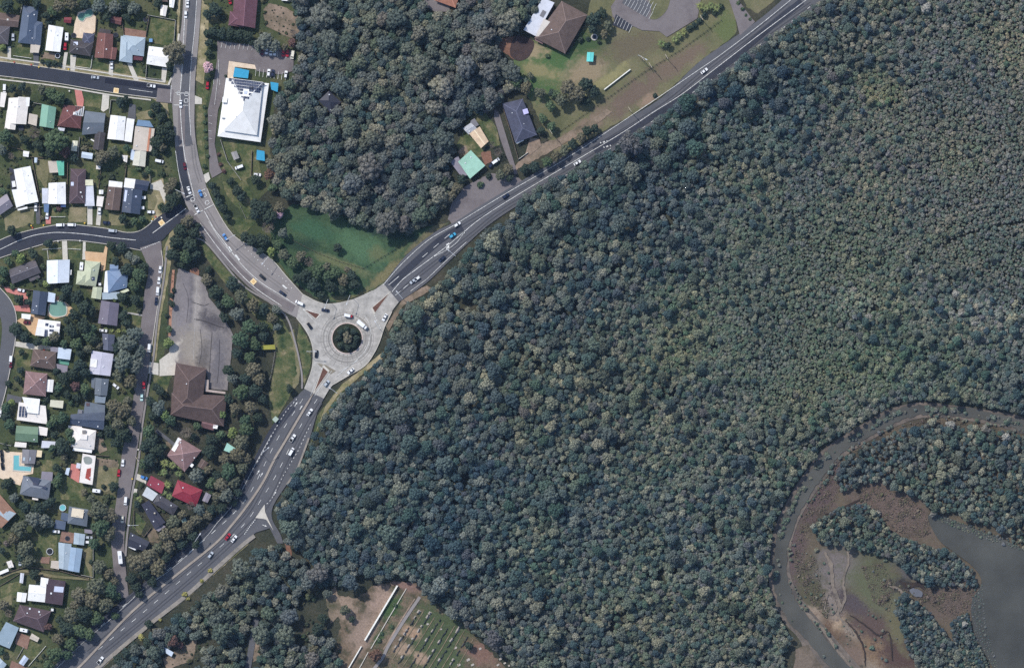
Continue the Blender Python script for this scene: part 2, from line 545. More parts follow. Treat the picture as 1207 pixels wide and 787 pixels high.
lawns(LAWN, [[(236, 280), (262, 312), (300, 350), (330, 372), (345, 400), (350, 440), (340, 470), (322, 500), (316, 470), (326, 420), (322, 395), (300, 372), (262, 330), (240, 300)],
             [(352, 380), (366, 405), (367, 428), (358, 455), (356, 430), (350, 402)], [(233, 100), (246, 108), (240, 150), (243, 200), (236, 204), (232, 160)],
             [(374, 490), (398, 458), (412, 452), (392, 480), (374, 510), (366, 524)]])
lawns(VERGE, [[(-10, 66), (90, 78), (200, 96), (196, 102), (130, 91), (60, 81), (-10, 72)], [(-10, 90), (70, 99), (130, 110), (180, 117), (192, 124), (199, 140), (198, 118), (180, 112), (130, 108), (60, 97)],
              [(213, -10), (211, 40), (203, 80), (208, 60), (209, 0)], [(177, 216), (192, 210), (196, 240), (188, 262), (178, 256), (186, 236)],
              [(238, 0), (247, 10), (244, 60), (240, 100), (231, 95), (234, 50)], [(184, 372), (194, 310), (192, 296), (202, 270), (208, 266), (200, 320), (190, 372), (184, 425), (178, 425)],
              [(300, 630), (292, 642), (262, 668), (222, 704), (182, 734), (150, 760), (118, 790), (112, 790), (150, 752), (180, 726), (221, 697), (262, 661), (291, 632)]], 0.4, "verge")
CEM = blob_ground("cemetery_cover", [(64, 66, 50), (88, 80, 64), (116, 100, 84), (96, 88, 70)], [
    (404, 716, 16, 14, 0, (142, 124, 108), .35), (428, 742, 14, 24, 20, (138, 120, 106), .4), (450, 708, 12, 20, 30, (146, 126, 112), .4), (520, 756, 50, 48, -40, (74, 84, 58), .35), (484, 744, 12, 8, 0, (150, 126, 104), .3), (497, 776, 9, 7, 0, (150, 128, 108), .3), (474, 764, 10, 8, 0, (146, 126, 106), .3), (462, 716, 8, 16, 30, (66, 84, 52), .3), (446, 752, 6, 10, 30, (62, 78, 50), .3), (566, 768, 22, 14, 30, (116, 92, 80), .4), (478, 690, 16, 6, 20, (128, 104, 94), .35)], s1=0.11, grain=0.34)
lawns(CEM, [[(388, 700), (420, 704), (440, 690), (466, 684), (496, 688), (505, 705), (545, 735), (575, 765), (610, 800), (395, 800), (395, 760), (402, 735)]], 1.5, "cemetery_ground")
lawns(DIRT, [[(316, 4), (334, 8), (350, 16), (356, 34), (352, 46), (340, 44), (328, 38), (314, 32), (309, 14)], [(190, 545), (196, 535), (205, 525), (196, 520)], [(50, 62), (66, 63), (64, 71), (49, 69)], [(190, 640), (176, 638), (172, 628), (182, 622)], [(214, 763), (232, 752), (228, 776), (196, 790), (192, 776)],
             [(300, 755), (306, 748), (306, 776), (298, 780)], [(109, 506), (118, 508), (126, 530), (118, 534), (110, 524)], [(114, 540), (139, 542), (138, 551), (113, 549)], [(540, 178), (548, 172), (556, 184), (544, 188)],
             [(395, 690), (384, 706), (390, 735), (404, 720)]], 0.8, "dirt_patch")
lawns(REDDIRT, [[(590, 46), (610, 42), (606, 70), (596, 64), (588, 56)], [(336, 640), (342, 640), (345, 664), (338, 664)], [(566, 180), (578, 178), (580, 190), (572, 196)], [(229 + 6.2 * math.cos(a_ * .52), 322 + 6.6 * math.sin(a_ * .52)) for a_ in range(12)]], 0.8, "dirt_patch")
sheet("dark_yard", smooth_path([(609, 42), (629, 49), (624, 66), (612, 72), (602, 66), (602, 54)], 4, True), GRAVEL, 1)  # rounded dark brown ground patch beside the red dirt
sheet("dirt_track", wobble([(598, 206), (640, 184), (690, 156), (722, 132), (716, 128), (690, 145), (660, 162), (634, 172), (612, 190)], 1.0, 3, 9), DIRT, 1)
sheet("dirt_track", wobble([(452, 414), (420, 440), (404, 452), (384, 478), (368, 520), (380, 492), (398, 466), (424, 444), (454, 420)], 0.3, 3, 9), VERGE, 1)
sheet("dirt_track", wobble([(475, 352), (503, 336), (510, 340), (505, 344), (476, 360), (458, 390), (455, 384)], 0.5, 3, 9), DIRT, 1)

# driveways and paved yards
def paved(mat, polys, name="driveway"):
    for q in polys:
        sheet(name, q, mat, 2)
paved(CONC_LIGHT, [[(9, 55), (13, 55), (13, 71), (9, 70)], [(36, 51), (48, 52), (46, 63), (36, 63)], [(76, 62), (80, 62), (77, 82), (73, 81)], [(83, 65), (90, 66), (88, 84), (83, 83)],
                   [(129, 72), (134, 73), (133, 90), (128, 88)], [(191, 80), (197, 81), (195, 98), (190, 97)], [(150, 75), (155, 75), (164, 95), (158, 95)],
                   [(121, 111), (129, 112), (128, 128), (122, 132), (119, 130)], [(103, 243), (109, 243), (109, 265), (103, 265)], [(115, 244), (120, 248), (118, 266), (113, 265)],
                   [(73, 283), (79, 283), (80, 306), (74, 306)], [(98, 285), (101, 285), (101, 306), (97, 306)], [(18, 402), (60, 408), (60, 412), (40, 412), (18, 408)],
                   [(177, 217), (190, 212), (196, 225), (194, 240), (188, 225), (177, 223)], [(160, 557), (173, 563), (172, 570), (159, 564)], [(228, 112), (238, 116), (238, 123), (228, 123)],
                   [(240, 206), (246, 203), (248, 211), (243, 216), (239, 210)], [(156, 575), (162, 576), (161, 582), (155, 582)]])
paved(ASPHALT_MID, [[(39, 62), (46, 63), (45, 80), (40, 79)], [(42, 242), (47, 240), (47, 264), (43, 264)], [(153, 122), (160, 124), (160, 141), (150, 140)], [(9, 464), (26, 468), (25, 475), (7, 473)],
                   [(57, 684), (58, 684), (58, 685)]])
paved(BRICKPAVE, [[(88, 106), (96, 106), (99, 118), (98, 126), (91, 125)], [(54, 255), (60, 255), (60, 264), (54, 264)], [(4, 338), (22, 340), (32, 346), (34, 358), (36, 368), (16, 366), (16, 360), (28, 360), (27, 350), (8, 344)],
                  [(84, 546), (95, 548), (93, 569), (82, 562)]])
paved(SANDSTONE, [[(100, 296), (122, 298), (124, 290), (127, 290), (124, 318), (119, 320), (119, 309), (101, 307)], [(36, 370), (54, 374), (46, 378), (42, 396), (36, 392), (30, 384), (20, 378), (26, 374)],
                  [(57, 358), (66, 354), (78, 356), (86, 364), (88, 375), (80, 372), (64, 376), (56, 372)]], "paved_terrace")
paved(PAVING, [[(92, 15), (104, 10), (113, 20), (112, 38), (100, 46), (86, 44), (88, 28)], [(12, 532), (28, 533), (26, 545), (40, 548), (39, 558), (28, 560), (24, 572), (10, 567), (-8, 560), (-8, 528)],
               [(269, 72), (303, 77), (303, 82), (277, 79), (274, 100), (268, 95)]], "paved_terrace")
paved(BROWNPAVE, [[(147, 33), (172, 37), (172, 45), (147, 43)], [(73, 625), (88, 628), (86, 640), (70, 638)], [(48, 656), (59, 656), (58, 664), (48, 663)], [(20, 744), (36, 750), (32, 765), (18, 758)], [(14, 778), (40, 790), (8, 795)]], "paved_terrace")
paved(CONC_LIGHT, [[(188, 424), (200, 415), (208, 427), (206, 442), (188, 443)], [(176, 426), (187, 428), (187, 442), (175, 440)]])
paved(ASPHALT_MAUVE, [[(583, 128), (588, 132), (598, 165), (610, 205), (606, 206), (596, 182), (590, 165), (582, 138)]])
paved(DIRT_PINK, [[(625, 162), (636, 164), (638, 172), (626, 182), (618, 186), (622, 172)]])

# car parks and hard stands
sheet("car_park", [(256, 48), (300, 54), (346, 60), (346, 84), (330, 88), (303, 84), (300, 76), (270, 72), (266, 100), (262, 116), (257, 130), (253, 170), (258, 195), (262, 203), (250, 210), (247, 202), (246, 170), (245, 130), (248, 116), (253, 90), (256, 70)], ASPHALT_MAUVE, 2)
sheet("car_park", [(720, 8), (740, -20), (830, -20), (822, 22), (786, 44), (777, 37), (757, 36), (746, 31), (738, 36), (722, 20)], ASPHALT_MAUVE, 2)
sheet("car_park", wobble([(210, 316), (222, 320), (240, 328), (246, 350), (262, 370), (275, 395), (272, 425), (268, 460), (246, 458), (243, 436), (207, 427), (200, 418), (199, 396), (204, 360)], 0.5, 4), blob_ground("old_bitumen", [(112, 107, 106), (126, 120, 118), (138, 131, 127)], [
    (224, 350, 12, 34, 0, (100, 96, 98), .5), (232, 372, 5, 60, 2, (150, 143, 137), .5), (216, 372, 7, 50, 4, (126, 120, 120), .5), (252, 380, 16, 9, 20, (84, 80, 82), .4), (258, 430, 8, 40, 0, (106, 102, 104), .4), (226, 408, 16, 22, 0, (142, 134, 124), .5), (204, 416, 6, 14, 20, (188, 180, 168), .35), (240, 420, 7, 16, 10, (100, 95, 92), .4)], s1=0.09, grain=0.2), 2)
ck = ground_mat("crack_dark", [(58, 56, 58), (74, 70, 70)], 0.3, 1, 0.1)
for path, w in (([(227, 356), (240, 360), (246, 358)], .8), ([(229, 376), (243, 379), (256, 384), (264, 386)], 1.0), ([(236, 388), (238, 410), (235, 428)], .5), ([(250, 392), (248, 420), (247, 440)], .6), ([(259, 400), (258, 430), (256, 452)], .5), ([(216, 334), (222, 352), (220, 380)], .4)):
    Strips().ribbon(smooth_path(path, 5), w, level(3) ).build("crack_line", ck)
Strips().ribbon([(232, 330), (231, 365), (229, 396), (228, 424)], 0.5, level(3)).build("lane_marking", ground_mat("faded_paint", [(150, 146, 142), (176, 170, 164)], 0.3, 1, 0.1))
sheet("garden_bed", [(203, 318), (206, 318), (203.5, 356), (201.5, 396), (198.5, 396), (200, 356)], ground_mat("bark_mulch", [(140, 98, 78), (168, 128, 106), (92, 66, 54)], 0.5, 1.4, 0.2), 2)
sheet("forecourt", wobble([(528, 258), (532, 240), (548, 220), (560, 214), (578, 204), (604, 206), (618, 214), (600, 226), (562, 246), (535, 266)], 0.6, 3), ASPHALT_MAUVE, 2)
sheet("car_park", [(502, -5), (530, -5), (530, 14), (512, 14), (500, 6)], ASPHALT_MAUVE, 2)
sheet("traffic_island", smooth_path([(764, -8), (788, -8), (787, 10), (776, 22), (766, 22), (768, 12)], 4, True), MEADOW, 3)
sheet("bay_surface", [(722, 30), (726, 17), (745, 30), (740, 37)], ASPHALT_DARK, 3)
sheet("bay_surface", [(733, 4), (742, -12), (768, 6), (762, 21)], ASPHALT_MID, 3)

# ------------------------------------------------------------------ roads
sheet("road", smooth_path([(-30, 71), (0, 72.4), (65, 81.3), (130, 91), (201, 101)], 4) + smooth_path([(204, 120), (181, 115.5), (130, 109), (65, 98), (0, 89.6), (-30, 87)], 4), ASPHALT_DARK, 3)
sheet("road", smooth_path([(-30, 300), (0, 283), (25, 274), (71, 264.5), (100, 266), (130, 270), (150, 274), (167, 271), (186, 256), (212, 240)], 4) + smooth_path([(228, 252), (208, 266), (197, 277), (189, 284.5), (166, 295), (128, 288), (76, 283), (38, 291.6), (0, 304), (-30, 322)], 4), ASPHALT_DARK, 3)
sheet("road", smooth_path([(165, 292), (172, 308), (175, 321), (170, 346), (168, 369), (164, 400), (160, 440), (156, 478), (148, 515), (143, 540), (137, 591), (131, 630), (133, 660), (135, 690), (134, 704)], 4) + smooth_path([(152, 704), (149, 677), (147, 650), (147, 629), (152, 591), (159, 550), (166, 501), (170, 475), (178, 415), (184, 373), (188, 345), (192, 312), (190, 284)], 4), ASPHALT_MAUVE, 3)
sheet("road", smooth_path([(-30, 318), (0, 339), (12.7, 354), (19, 371), (19, 393), (15, 419), (10, 445), (6, 464), (0, 485), (-20, 520)], 4) + smooth_path([(-40, 510), (-16, 470), (-4, 435), (1, 406), (2, 380), (-6, 366), (-40, 340)], 4), ASPHALT_MID, 3)
A_W = [(217, -20), (214, 30), (207, 75), (201.5, 101), (203, 120), (204.5, 147), (207, 175), (211, 205), (214, 228), (224, 250), (233, 265), (258, 299), (292, 337), (328, 363), (349.5, 374.5)]
A_E = [(356.5, 346.5), (338, 326), (321.5, 307), (301, 293), (274.5, 276.5), (253.4, 243.5), (244, 222), (239.4, 205), (234, 185), (229.5, 153), (229.5, 122), (230, 95), (234, 50), (237.5, 0), (238, -20)]
sheet("road", smooth_path(A_W, 4) + smooth_path(A_E, 4), ASPHALT, 3)
B_N = [(452, 334), (479.6, 300), (512, 274), (535.7, 262), (562, 245), (600, 222), (664, 184), (720, 151), (779, 116), (823, 74), (870, 41), (899, 20), (922, 0), (945, -20)]
B_S = [(995, -20), (960, 10), (935, 27), (900, 53), (870, 77), (830, 108), (785, 138), (745, 165), (700, 191), (650, 219), (612, 241), (575, 266), (548, 290), (525, 312), (503, 333), (470, 356)]
sheet("road", smooth_path(B_N, 4) + smooth_path(B_S, 4), ASPHALT_MID, 3)
sheet("road", [(852, -20), (862, 8), (868, 26), (872, 42), (890, 26), (886, 22), (870, 0), (868, -20)], ASPHALT_MAUVE, 3)
C_W = [(359, 458), (336, 481), (318, 508), (299, 541), (273, 591), (251, 615), (236, 634), (201, 665), (165, 692), (130, 724), (96, 754), (56, 792)]
C_E = [(112, 795), (150, 757), (181, 731), (222, 701), (263, 665), (291, 636), (302, 627), (318, 622), (327, 640), (334, 640), (330, 628), (321, 612), (322, 596), (337, 572), (348, 556), (355, 540), (364, 520), (374, 486), (381.6, 469.5)]
sheet("road", smooth_path(C_W, 4) + smooth_path(C_E[:7], 3) + C_E[7:9] + smooth_path(C_E[9:], 3), ASPHALT_MID, 3)
# roundabout concrete
sheet("roundabout", smooth_path([(349.5, 374.5), (359, 387), (365.4, 398.6), (369, 412.6), (368.5, 429), (366, 440), (359, 458)], 4) + smooth_path([(381.6, 469.5), (392, 454), (410, 443), (430, 431), (441, 416), (448, 401), (453, 386), (462, 367), (470, 356)], 4)
      + smooth_path([(452, 334), (439, 342.7), (416, 353), (391, 358), (375.6, 356), (356.5, 346.5)], 4), CONCRETE, 4)
# surface changes on the bitumen
def ribbon_sheet(name, pts, w, mat, c=4):
    z = level(c)
    return Strips().ribbon(smooth_path(pts, 5), w, z).build(name, mat)
ribbon_sheet("asphalt_strip", [(228, -12), (224, 45), (219, 98), (217, 120), (220, 155), (223, 172)], 9, ASPHALT_MID)
ribbon_sheet("asphalt_strip", [(211, 173), (213, 190), (218, 212), (224, 236)], 9, ASPHALT_DARK)
ribbon_sheet("asphalt_strip", [(214, 125), (214, 150), (214, 170)], 8, ASPHALT_MAUVE)
ribbon_sheet("asphalt_strip", [(222, 250), (252, 286), (284, 322), (316, 347), (346, 364)], 9, ASPHALT_MAUVE)
ribbon_sheet("asphalt_strip", [(124, 95), (162, 100), (200, 106)], 6, ground_mat("asphalt_new", [(38, 40, 50), (46, 48, 58)], 0.1, 1.5, 0.08))
ribbon_sheet("asphalt_strip", [(185, 112), (194, 113), (204, 114)], 16, ASPHALT_MAUVE)
ribbon_sheet("asphalt_strip", [(345, 478), (322, 508), (302, 546), (284, 582), (264, 606), (220, 648), (160, 700), (100, 750), (70, 775)], 9, ASPHALT_DARK)
ribbon_sheet("road_shoulder", [(300, 631), (287, 641), (261, 664), (220, 701), (181, 731.5), (150, 757), (116, 786), (100, 800)], 4.6, ground_mat("shoulder", [(122, 117, 110), (146, 139, 130), (128, 122, 116)], 0.12, 0.8, 0.18))
ribbon_sheet("road_shoulder", [(364, 516), (356, 538), (349, 555), (338, 571)], 2.2, ground_mat("shoulder", [], 0))
WORN_D = ground_mat("tyre_track_dark", [(70, 71, 76), (82, 82, 86)], 0.06, 1.2, 0.08)
WORN_A = ground_mat("tyre_track_pale", [(112, 108, 107), (126, 121, 119)], 0.06, 1.2, 0.08)
def tracks(pts, mat, gap=1.7, w=1.0):
    p = smooth_path(pts, 5)
    z = level(4)
    s = Strips()
    for sg in (-1, 1):
        q = []
        for i, a in enumerate(p):
            d = p[min(i + 1, len(p) - 1)] - p[max(i - 1, 0)]
            d = d / (np.linalg.norm(d) + 1e-9)
            q.append(a + np.array([-d[1], d[0]]) * gap * sg)
        s.ribbon(q, w, z)
    s.build("tyre_track", mat)
for pts in ([(366, 470), (342, 508), (326, 540), (312, 568), (296, 598), (280, 618), (258, 640), (216, 674), (160, 720), (104, 768)], [(378, 474), (358, 508), (340, 545), (318, 590), (298, 614), (272, 640), (228, 680), (176, 724), (122, 768)], [(350, 468), (326, 506), (305, 545), (285, 584), (266, 607), (240, 632), (204, 664), (150, 706), (98, 752)],
            [(470, 345), (494, 324), (530, 296), (556, 276), (580, 256), (606, 239), (656, 210), (730, 164), (790, 126), (846, 88), (900, 44), (956, 4)], [(466, 332), (500, 300), (540, 270), (570, 252), (604, 231), (660, 198), (724, 160), (784, 122), (830, 84), (880, 46), (930, 6)]):
    tracks(pts, WORN_D)
for pts in ([(232, 232), (246, 252), (258, 272), (280, 296), (310, 322), (340, 344)], [(227, 170), (230, 195), (236, 215)], [(222, 252), (246, 284), (280, 322), (312, 350), (340, 366)]):
    tracks(pts, WORN_A)
ribbon_sheet("asphalt_strip", [(460, 336), (486, 312), (520, 282), (545, 268)], 8, ASPHALT_DARK)
ribbon_sheet("asphalt_strip", [(700, 178), (745, 152), (790, 124), (830, 96), (870, 64), (905, 34), (945, 2)], 8, ASPHALT_DARK)
for ring_r in (24.5, 31.0):
    z = level(4)
    Strips().ring(409.2, 398.6, ring_r, 0.35, z).build("concrete_joint", ASPHALT)
jz = level(4)
js = Strips()
for k in range(26):
    a = 2 * math.pi * k / 26 + .1
    js.ribbon([(409.2 + 19 * math.cos(a), 398.6 + 19 * math.sin(a)), (409.2 + (31 if k % 2 else 36) * math.cos(a), 398.6 + (31 if k % 2 else 36) * math.sin(a))], 0.28, jz)
js.build("concrete_joint", ground_mat("joint", [(112, 108, 104), (126, 122, 116)], 0.2, 1, 0.1))
tb = ground_mat("tyre_worn", [(124, 120, 115), (150, 146, 140)], 0.2, 0.9, 0.12)
for rr in (22.0, 28.2):
    Strips().ring(409.2, 398.6, rr, 1.5, level(4)).build("tyre_band", tb)
sheet("tyre_band", [(374, 428), (384, 430), (396, 437), (390, 441), (380, 434)], ground_mat("stain", [(120, 112, 98), (136, 128, 112)], 0.2, 1, 0.1), 4)

# paths
ribbon_sheet("footpath", [(230, 280), (243, 286), (262, 308), (281, 331), (294, 342), (319, 357), (338, 374), (348, 404), (354, 430), (356, 444), (356, 458)], 2.0, ASPHALT, 2)
ribbon_sheet("footpath", [(197, 290), (193, 330), (186, 372), (181, 420), (174, 462), (168, 500), (163, 545), (156, 580), (150, 630), (148, 655)], 2.2, ASPHALT, 3)
ribbon_sheet("footpath", [(197, 104), (200, 97), (206, 80), (211, 40)], 2.2, CONC_LIGHT, 2)
ribbon_sheet("footpath", [(-5, 67), (60, 76), (130, 87), (195, 97)], 1.6, CONC_LIGHT, 2)
ribbon_sheet("footpath", [(-5, 93), (70, 102), (130, 112), (178, 118)], 1.6, CONC_LIGHT, 2)
ribbon_sheet("footpath", [(142, 370), (152, 369), (170, 372)], 2, CONCRETE, 2)
ribbon_sheet("footpath", [(184, 507), (196, 516), (208, 526)], 4, ASPHALT_MID, 2)
ribbon_sheet("footpath", [(302, 728), (299, 745), (296, 765), (290, 800)], 7, ASPHALT_MID, 2)
ribbon_sheet("footpath", [(495, 703), (478, 728), (458, 760), (450, 776), (430, 800)], [3.6] * 21, ASPHALT, 2)
ribbon_sheet("footpath", [(489, 705), (470, 735), (452, 765)], 1.6, DIRT_PINK, 2)
ribbon_sheet("footpath", [(0, 681), (20, 673), (40, 674), (65, 679), (105, 682)], 3, LAWN_DRY, 2)

cz = level(2)
cs_ = Strips()
for (ax, ay), (bx_, by_) in (((499, 720), (463, 776)), ((512, 727), (474, 786)), ((523, 733), (488, 790)), ((536, 737), (504, 790)), ((547, 743), (519, 790)), ((558, 752), (536, 790))):
    cs_.ribbon([(ax, ay), ((ax + bx_) / 2 + .6, (ay + by_) / 2), (bx_, by_)], 0.9, cz)
cs_.build("grave_path", ground_mat("grave_path", [(92, 90, 66), (124, 112, 90), (146, 130, 108)], 0.3, 1, 0.2))

# kerbs: real steps along the roads
def kerb(pts, w=0.8, h=0.14):
    pts = [np.array(p, float) for p in pts]
    v, f = [], []
    for i, p in enumerate(pts):
        d = pts[min(i + 1, len(pts) - 1)] - pts[max(i - 1, 0)]
        d /= np.linalg.norm(d) + 1e-9
        q = np.array([-d[1], d[0]]) * w / 2
        for s, z in ((-1, 0.0), (-1, ROAD_Z + h), (1, ROAD_Z + h), (1, 0.0)):
            v.append(P(*(p + q * s), z))
    for i in range(len(pts) - 1):
        a, b = 4 * i, 4 * i + 4
        for k in range(3):
            f.append((a + k, b + k, b + k + 1, a + k + 1))
    return struct(mesh("kerb", v, f, CONC_LIGHT))
for line in ([(-30, 71), (0, 72.4), (65, 81.3), (130, 91), (198, 100.5)], [(185, 116), (130, 109), (65, 98), (0, 89.6), (-30, 87)],
             [(-30, 300), (0, 283), (25, 274), (71, 264.5), (100, 266), (130, 270), (150, 274), (167, 271), (186, 256)],
             [(166, 295), (128, 288), (76, 283), (38, 291.6), (0, 304)], [(0, 339), (12.7, 354), (19, 371), (19, 393), (15, 419), (10, 445), (6, 464), (0, 485)],
             [(349.5, 374.5), (359, 387), (365.4, 398.6), (369, 412.6), (368.5, 429), (366, 440), (359, 458)],
             [(391, 454), (410, 443), (430, 431), (441, 416), (448, 401), (453, 386), (462, 367)], A_E[:7], [(439, 342.7), (416, 353), (391, 358), (375.6, 356), (356.5, 346.5)],
             [(190, 295), (192, 312), (188, 345), (184, 373), (178, 415)]):
    kerb(smooth_path(line, 4), 0.7)

# raised concrete medians and splitter islands
def raised(name, pts, mat, h=0.15, z0=ROAD_Z):
    q = ccw([P(*p)[:2] for p in pts])
    v, f = prism(q, 0.0, z0 + h + 0.1)
    return struct(mesh(name, v, f, mat))
med = [(369, 464), (336, 520), (324, 540), (310, 568), (291, 596), (272, 620), (254, 640), (212, 674), (156, 720), (100, 779), (80, 797)]
mp = smooth_path(med, 5)
v, f = [], []
kerb_w = [0.6] + [2.6] * (len(mp) - 1)
for i, p in enumerate(mp):
    d = mp[min(i + 1, len(mp) - 1)] - mp[max(i - 1, 0)]
    d /= np.linalg.norm(d)
    q = np.array([-d[1], d[0]]) * kerb_w[i] / 2
    for s, z in ((-1, 0.1), (-1, 1.0), (1, 1.0), (1, 0.1)):
        v.append(P(*(p + q * s), z))
for i in range(len(mp) - 1):
    a, b = 4 * i, 4 * i + 4
    for k in range(3):
        f.append((a + k, b + k, b + k + 1, a + k + 1))
struct(mesh("median_strip", v, f, ground_mat("median", [(140, 130, 120), (160, 150, 138)], 0.2, 1.0, 0.12)))
ISLAND_BROWN = ground_mat("island_brown", [(88, 62, 54), (108, 80, 68)], 0.3, 1.2, 0.15)
for tri in ([(357, 364), (378.5, 370.2), (373, 376.5)], [(461.5, 342.5), (437, 363.5), (441, 371)], [(381.5, 430), (388.5, 436.5), (368.5, 465.5)]):
    c = np.mean(np.array(tri), axis=0)
    raised("traffic_island", tri, CONC_LIGHT, 0.1)
    inner = [tuple(c + (np.array(p) - c) * 0.78) for p in tri]
    raised("island_planting", inner, ISLAND_BROWN, 0.16)
raised("traffic_island", [(312, 594), (301, 610), (310, 611), (314, 612), (322.5, 625), (316, 611), (312.5, 603)], CONC_LIGHT, 0.12)
ring = [(409.2 + 18.6 * math.cos(a), 398.6 + 18.6 * math.sin(a)) for a in np.linspace(0, 2 * math.pi, 48, endpoint=False)]
raised("traffic_island", ring, ground_mat("kerb_pink", [(190, 172, 164), (206, 188, 180)], 0.3, 1, 0.08), 0.12)
ring2 = [(409.2 + 17.4 * math.cos(a), 398.6 + 17.4 * math.sin(a)) for a in np.linspace(0, 2 * math.pi, 48, endpoint=False)]
raised("island_planting", ring2, ground_mat("mulch", [(38, 42, 32), (50, 50, 38), (42, 54, 38)], 0.15, 1.2, 0.25), 0.2)

# ------------------------------------------------------------------ painted markings
M5 = 0.86
m = Strips()
m.ribbon(smooth_path([(219.5, -12), (215, 75), (212.5, 115), (214, 150), (217, 178), (221.5, 200), (229, 232)], 5), 0.9, M5)
m.ribbon(smooth_path([(232.5, -12), (230, 30), (225, 80), (223.5, 122), (225, 160)], 5), 0.7, M5)
m.ribbon(smooth_path([(207, 178), (211, 205), (216, 224)], 5), 0.6, M5)
m.ribbon([(207, 109.5), (223, 110.5)], 0.8, M5).ribbon([(205, 124), (222, 124.5)], 0.8, M5)
m.ribbon([(219.5, 232.5), (229, 228.5)], 1.1, M5).ribbon([(233, 227), (242, 223)], 1.1, M5)
m.ribbon([(229, 253.5), (239, 248)], 1.1, M5).ribbon([(241, 247), (251.5, 241.5)], 1.1, M5)
m.ribbon(smooth_path([(241, 249), (252, 269), (262, 282), (280, 306), (296, 323), (312, 336), (330, 347), (350, 360)], 5), 0.8, M5)
m.ribbon(smooth_path([(246, 261), (258, 280), (270, 295)], 5), 0.5, M5)
m.ribbon(smooth_path([(236, 263), (262, 298), (296, 335), (332, 360.5)], 5), 0.8, M5)
m.dashes([(285, 288), (300, 303), (316, 317), (336, 330), (346, 342)], 0.8, M5, 1.2, 4.0)
def box_ring(cx, cy, w, a, rect_w=0.8):
    c, s = math.cos(a), math.sin(a)
    q = [(cx + c * x - s * y, cy + s * x + c * y) for x, y in ((-w, -w), (w, -w), (w, w), (-w, w), (-w, -w))]
    for p0, p1 in zip(q, q[1:]):
        d = np.array(p1) - np.array(p0); d = d / np.linalg.norm(d) * rect_w / 2
        m.ribbon([np.array(p0) - d, np.array(p1) + d], rect_w, M5)
for bx_, by_, a_ in ((211, 109 + 1, 0.05), (219.5, 118.8, 0.05), (220, 111, 0.05), (227.3, 235.2, -0.5), (244.3, 239, -0.5), (241, 230, -0.5)):
    if (bx_, by_) == (211, 110): by_ = 110
    box_ring(bx_, by_, 2.1, a_)
m.quad([(268, 291), (270.5, 290.5), (274, 296), (271, 297.5)], M5).quad([(276, 301), (278.5, 300), (283, 306), (281, 307.5)], M5)
m.quad([(332, 336), (334, 335.5), (339, 340), (337, 340.5)], M5)
m.build("lane_marking", PAINT)
m = Strips()
m.ribbon([(152, 105), (180, 109)], 0.6, M5).ribbon([(202, 101), (201, 120)], 0.8, M5)
m.ribbon(smooth_path([(-20, 302), (0, 294), (19, 285), (38, 278), (55, 275), (71, 274), (100, 276), (130, 280), (160, 283)], 5), 0.8, M5)
m.ribbon([(180, 274.7), (200, 260), (219, 246)], 0.9, M5).dashes([(166, 294), (189.5, 284.4)], 1.1, M5, 1.5, 1.0)
m.build("lane_marking", PAINT)
m = Strips()
# north-east road
m.ribbon(smooth_path([(451.5, 336), (474.6, 310), (505, 283), (536, 265), (562, 249), (600, 226), (664, 189), (720, 152.5), (770, 119), (823, 83), (852, 63), (894, 31), (936, -3)], 5), 0.7, M5)
m.ribbon(smooth_path([(462, 344), (474, 330), (487, 320), (510, 303), (527, 290), (545, 275), (566, 258), (600, 236), (650, 206), (708, 172), (739, 153), (770, 132.5), (804, 111), (842, 82), (894, 42), (952, -1)], 6), 0.8, M5)
m.ribbon(smooth_path([(510, 303), (522, 297), (532, 291), (540, 284), (547, 274)], 4), 0.6, M5)
m.dashes([(458, 336), (485, 313)], 0.7, M5, 16, 6).dashes([(498, 303), (535, 272)], 0.7, M5, 8, 9)
m.dashes([(466, 348), (490, 328), (499, 320)], 0.7, M5, 8, 4)
m.dashes([(655, 214), (700, 187), (748, 158), (800, 121), (820, 107), (850, 86), (925, 32), (960, 4)], 0.7, M5, 4, 8)
m.ribbon([(484, 343), (503, 329), (525, 308), (550, 285)], 0.6, M5)
m.quad([(526, 288), (529.5, 286), (529.5, 292), (526, 294)], M5).quad([(545, 275), (547, 273), (548, 274.5), (546, 276)], M5)
for i in range(4):
    for j, off in enumerate((0, 7)):
        x, y = 707 + i * 2.2 + off * 0.55, 170 - i * 1.6 + off * 0.75 + i * 0.0
        m.quad([(x + i % 2, y - 2 + i), (x + 1 + i % 2, y - 2.6 + i), (x + 2 + i % 2, y - 1.2 + i), (x + 1 + i % 2, y - 0.6 + i)], M5)
m.build("lane_marking", PAINT)
m = Strips()
# south road
lw = [(350, 471), (322, 506), (304, 541), (285, 580), (264, 607), (228, 640), (190, 672), (140, 714), (92, 757), (70, 778)]
m.dashes(smooth_path([(357, 470), (330, 512), (312, 547), (293, 584), (272, 608), (243, 634), (202, 668), (150, 710), (100, 755), (75, 778)], 5), 0.7, M5, 6.5, 10.5)
m.dashes(smooth_path([(374, 470), (352, 506), (328, 555), (307, 590), (290, 615), (262, 642), (222, 676), (168, 722), (115, 766), (95, 785)], 5), 0.7, M5, 6.5, 10.5)
m.dashes([(350, 470), (336, 486), (324, 506), (308, 536), (301, 548)], 0.9, M5, 1.6, 3.2)
m.dashes([(366, 500), (352, 530), (334, 560), (320, 588), (312, 596)], 0.9, M5, 1.6, 3.2)
m.ribbon(smooth_path([(320, 512), (302, 545), (278, 590), (256, 616), (241, 634.5), (204, 668.5), (168, 695), (133, 727), (98, 757), (66, 788)], 5), 0.5, M5)
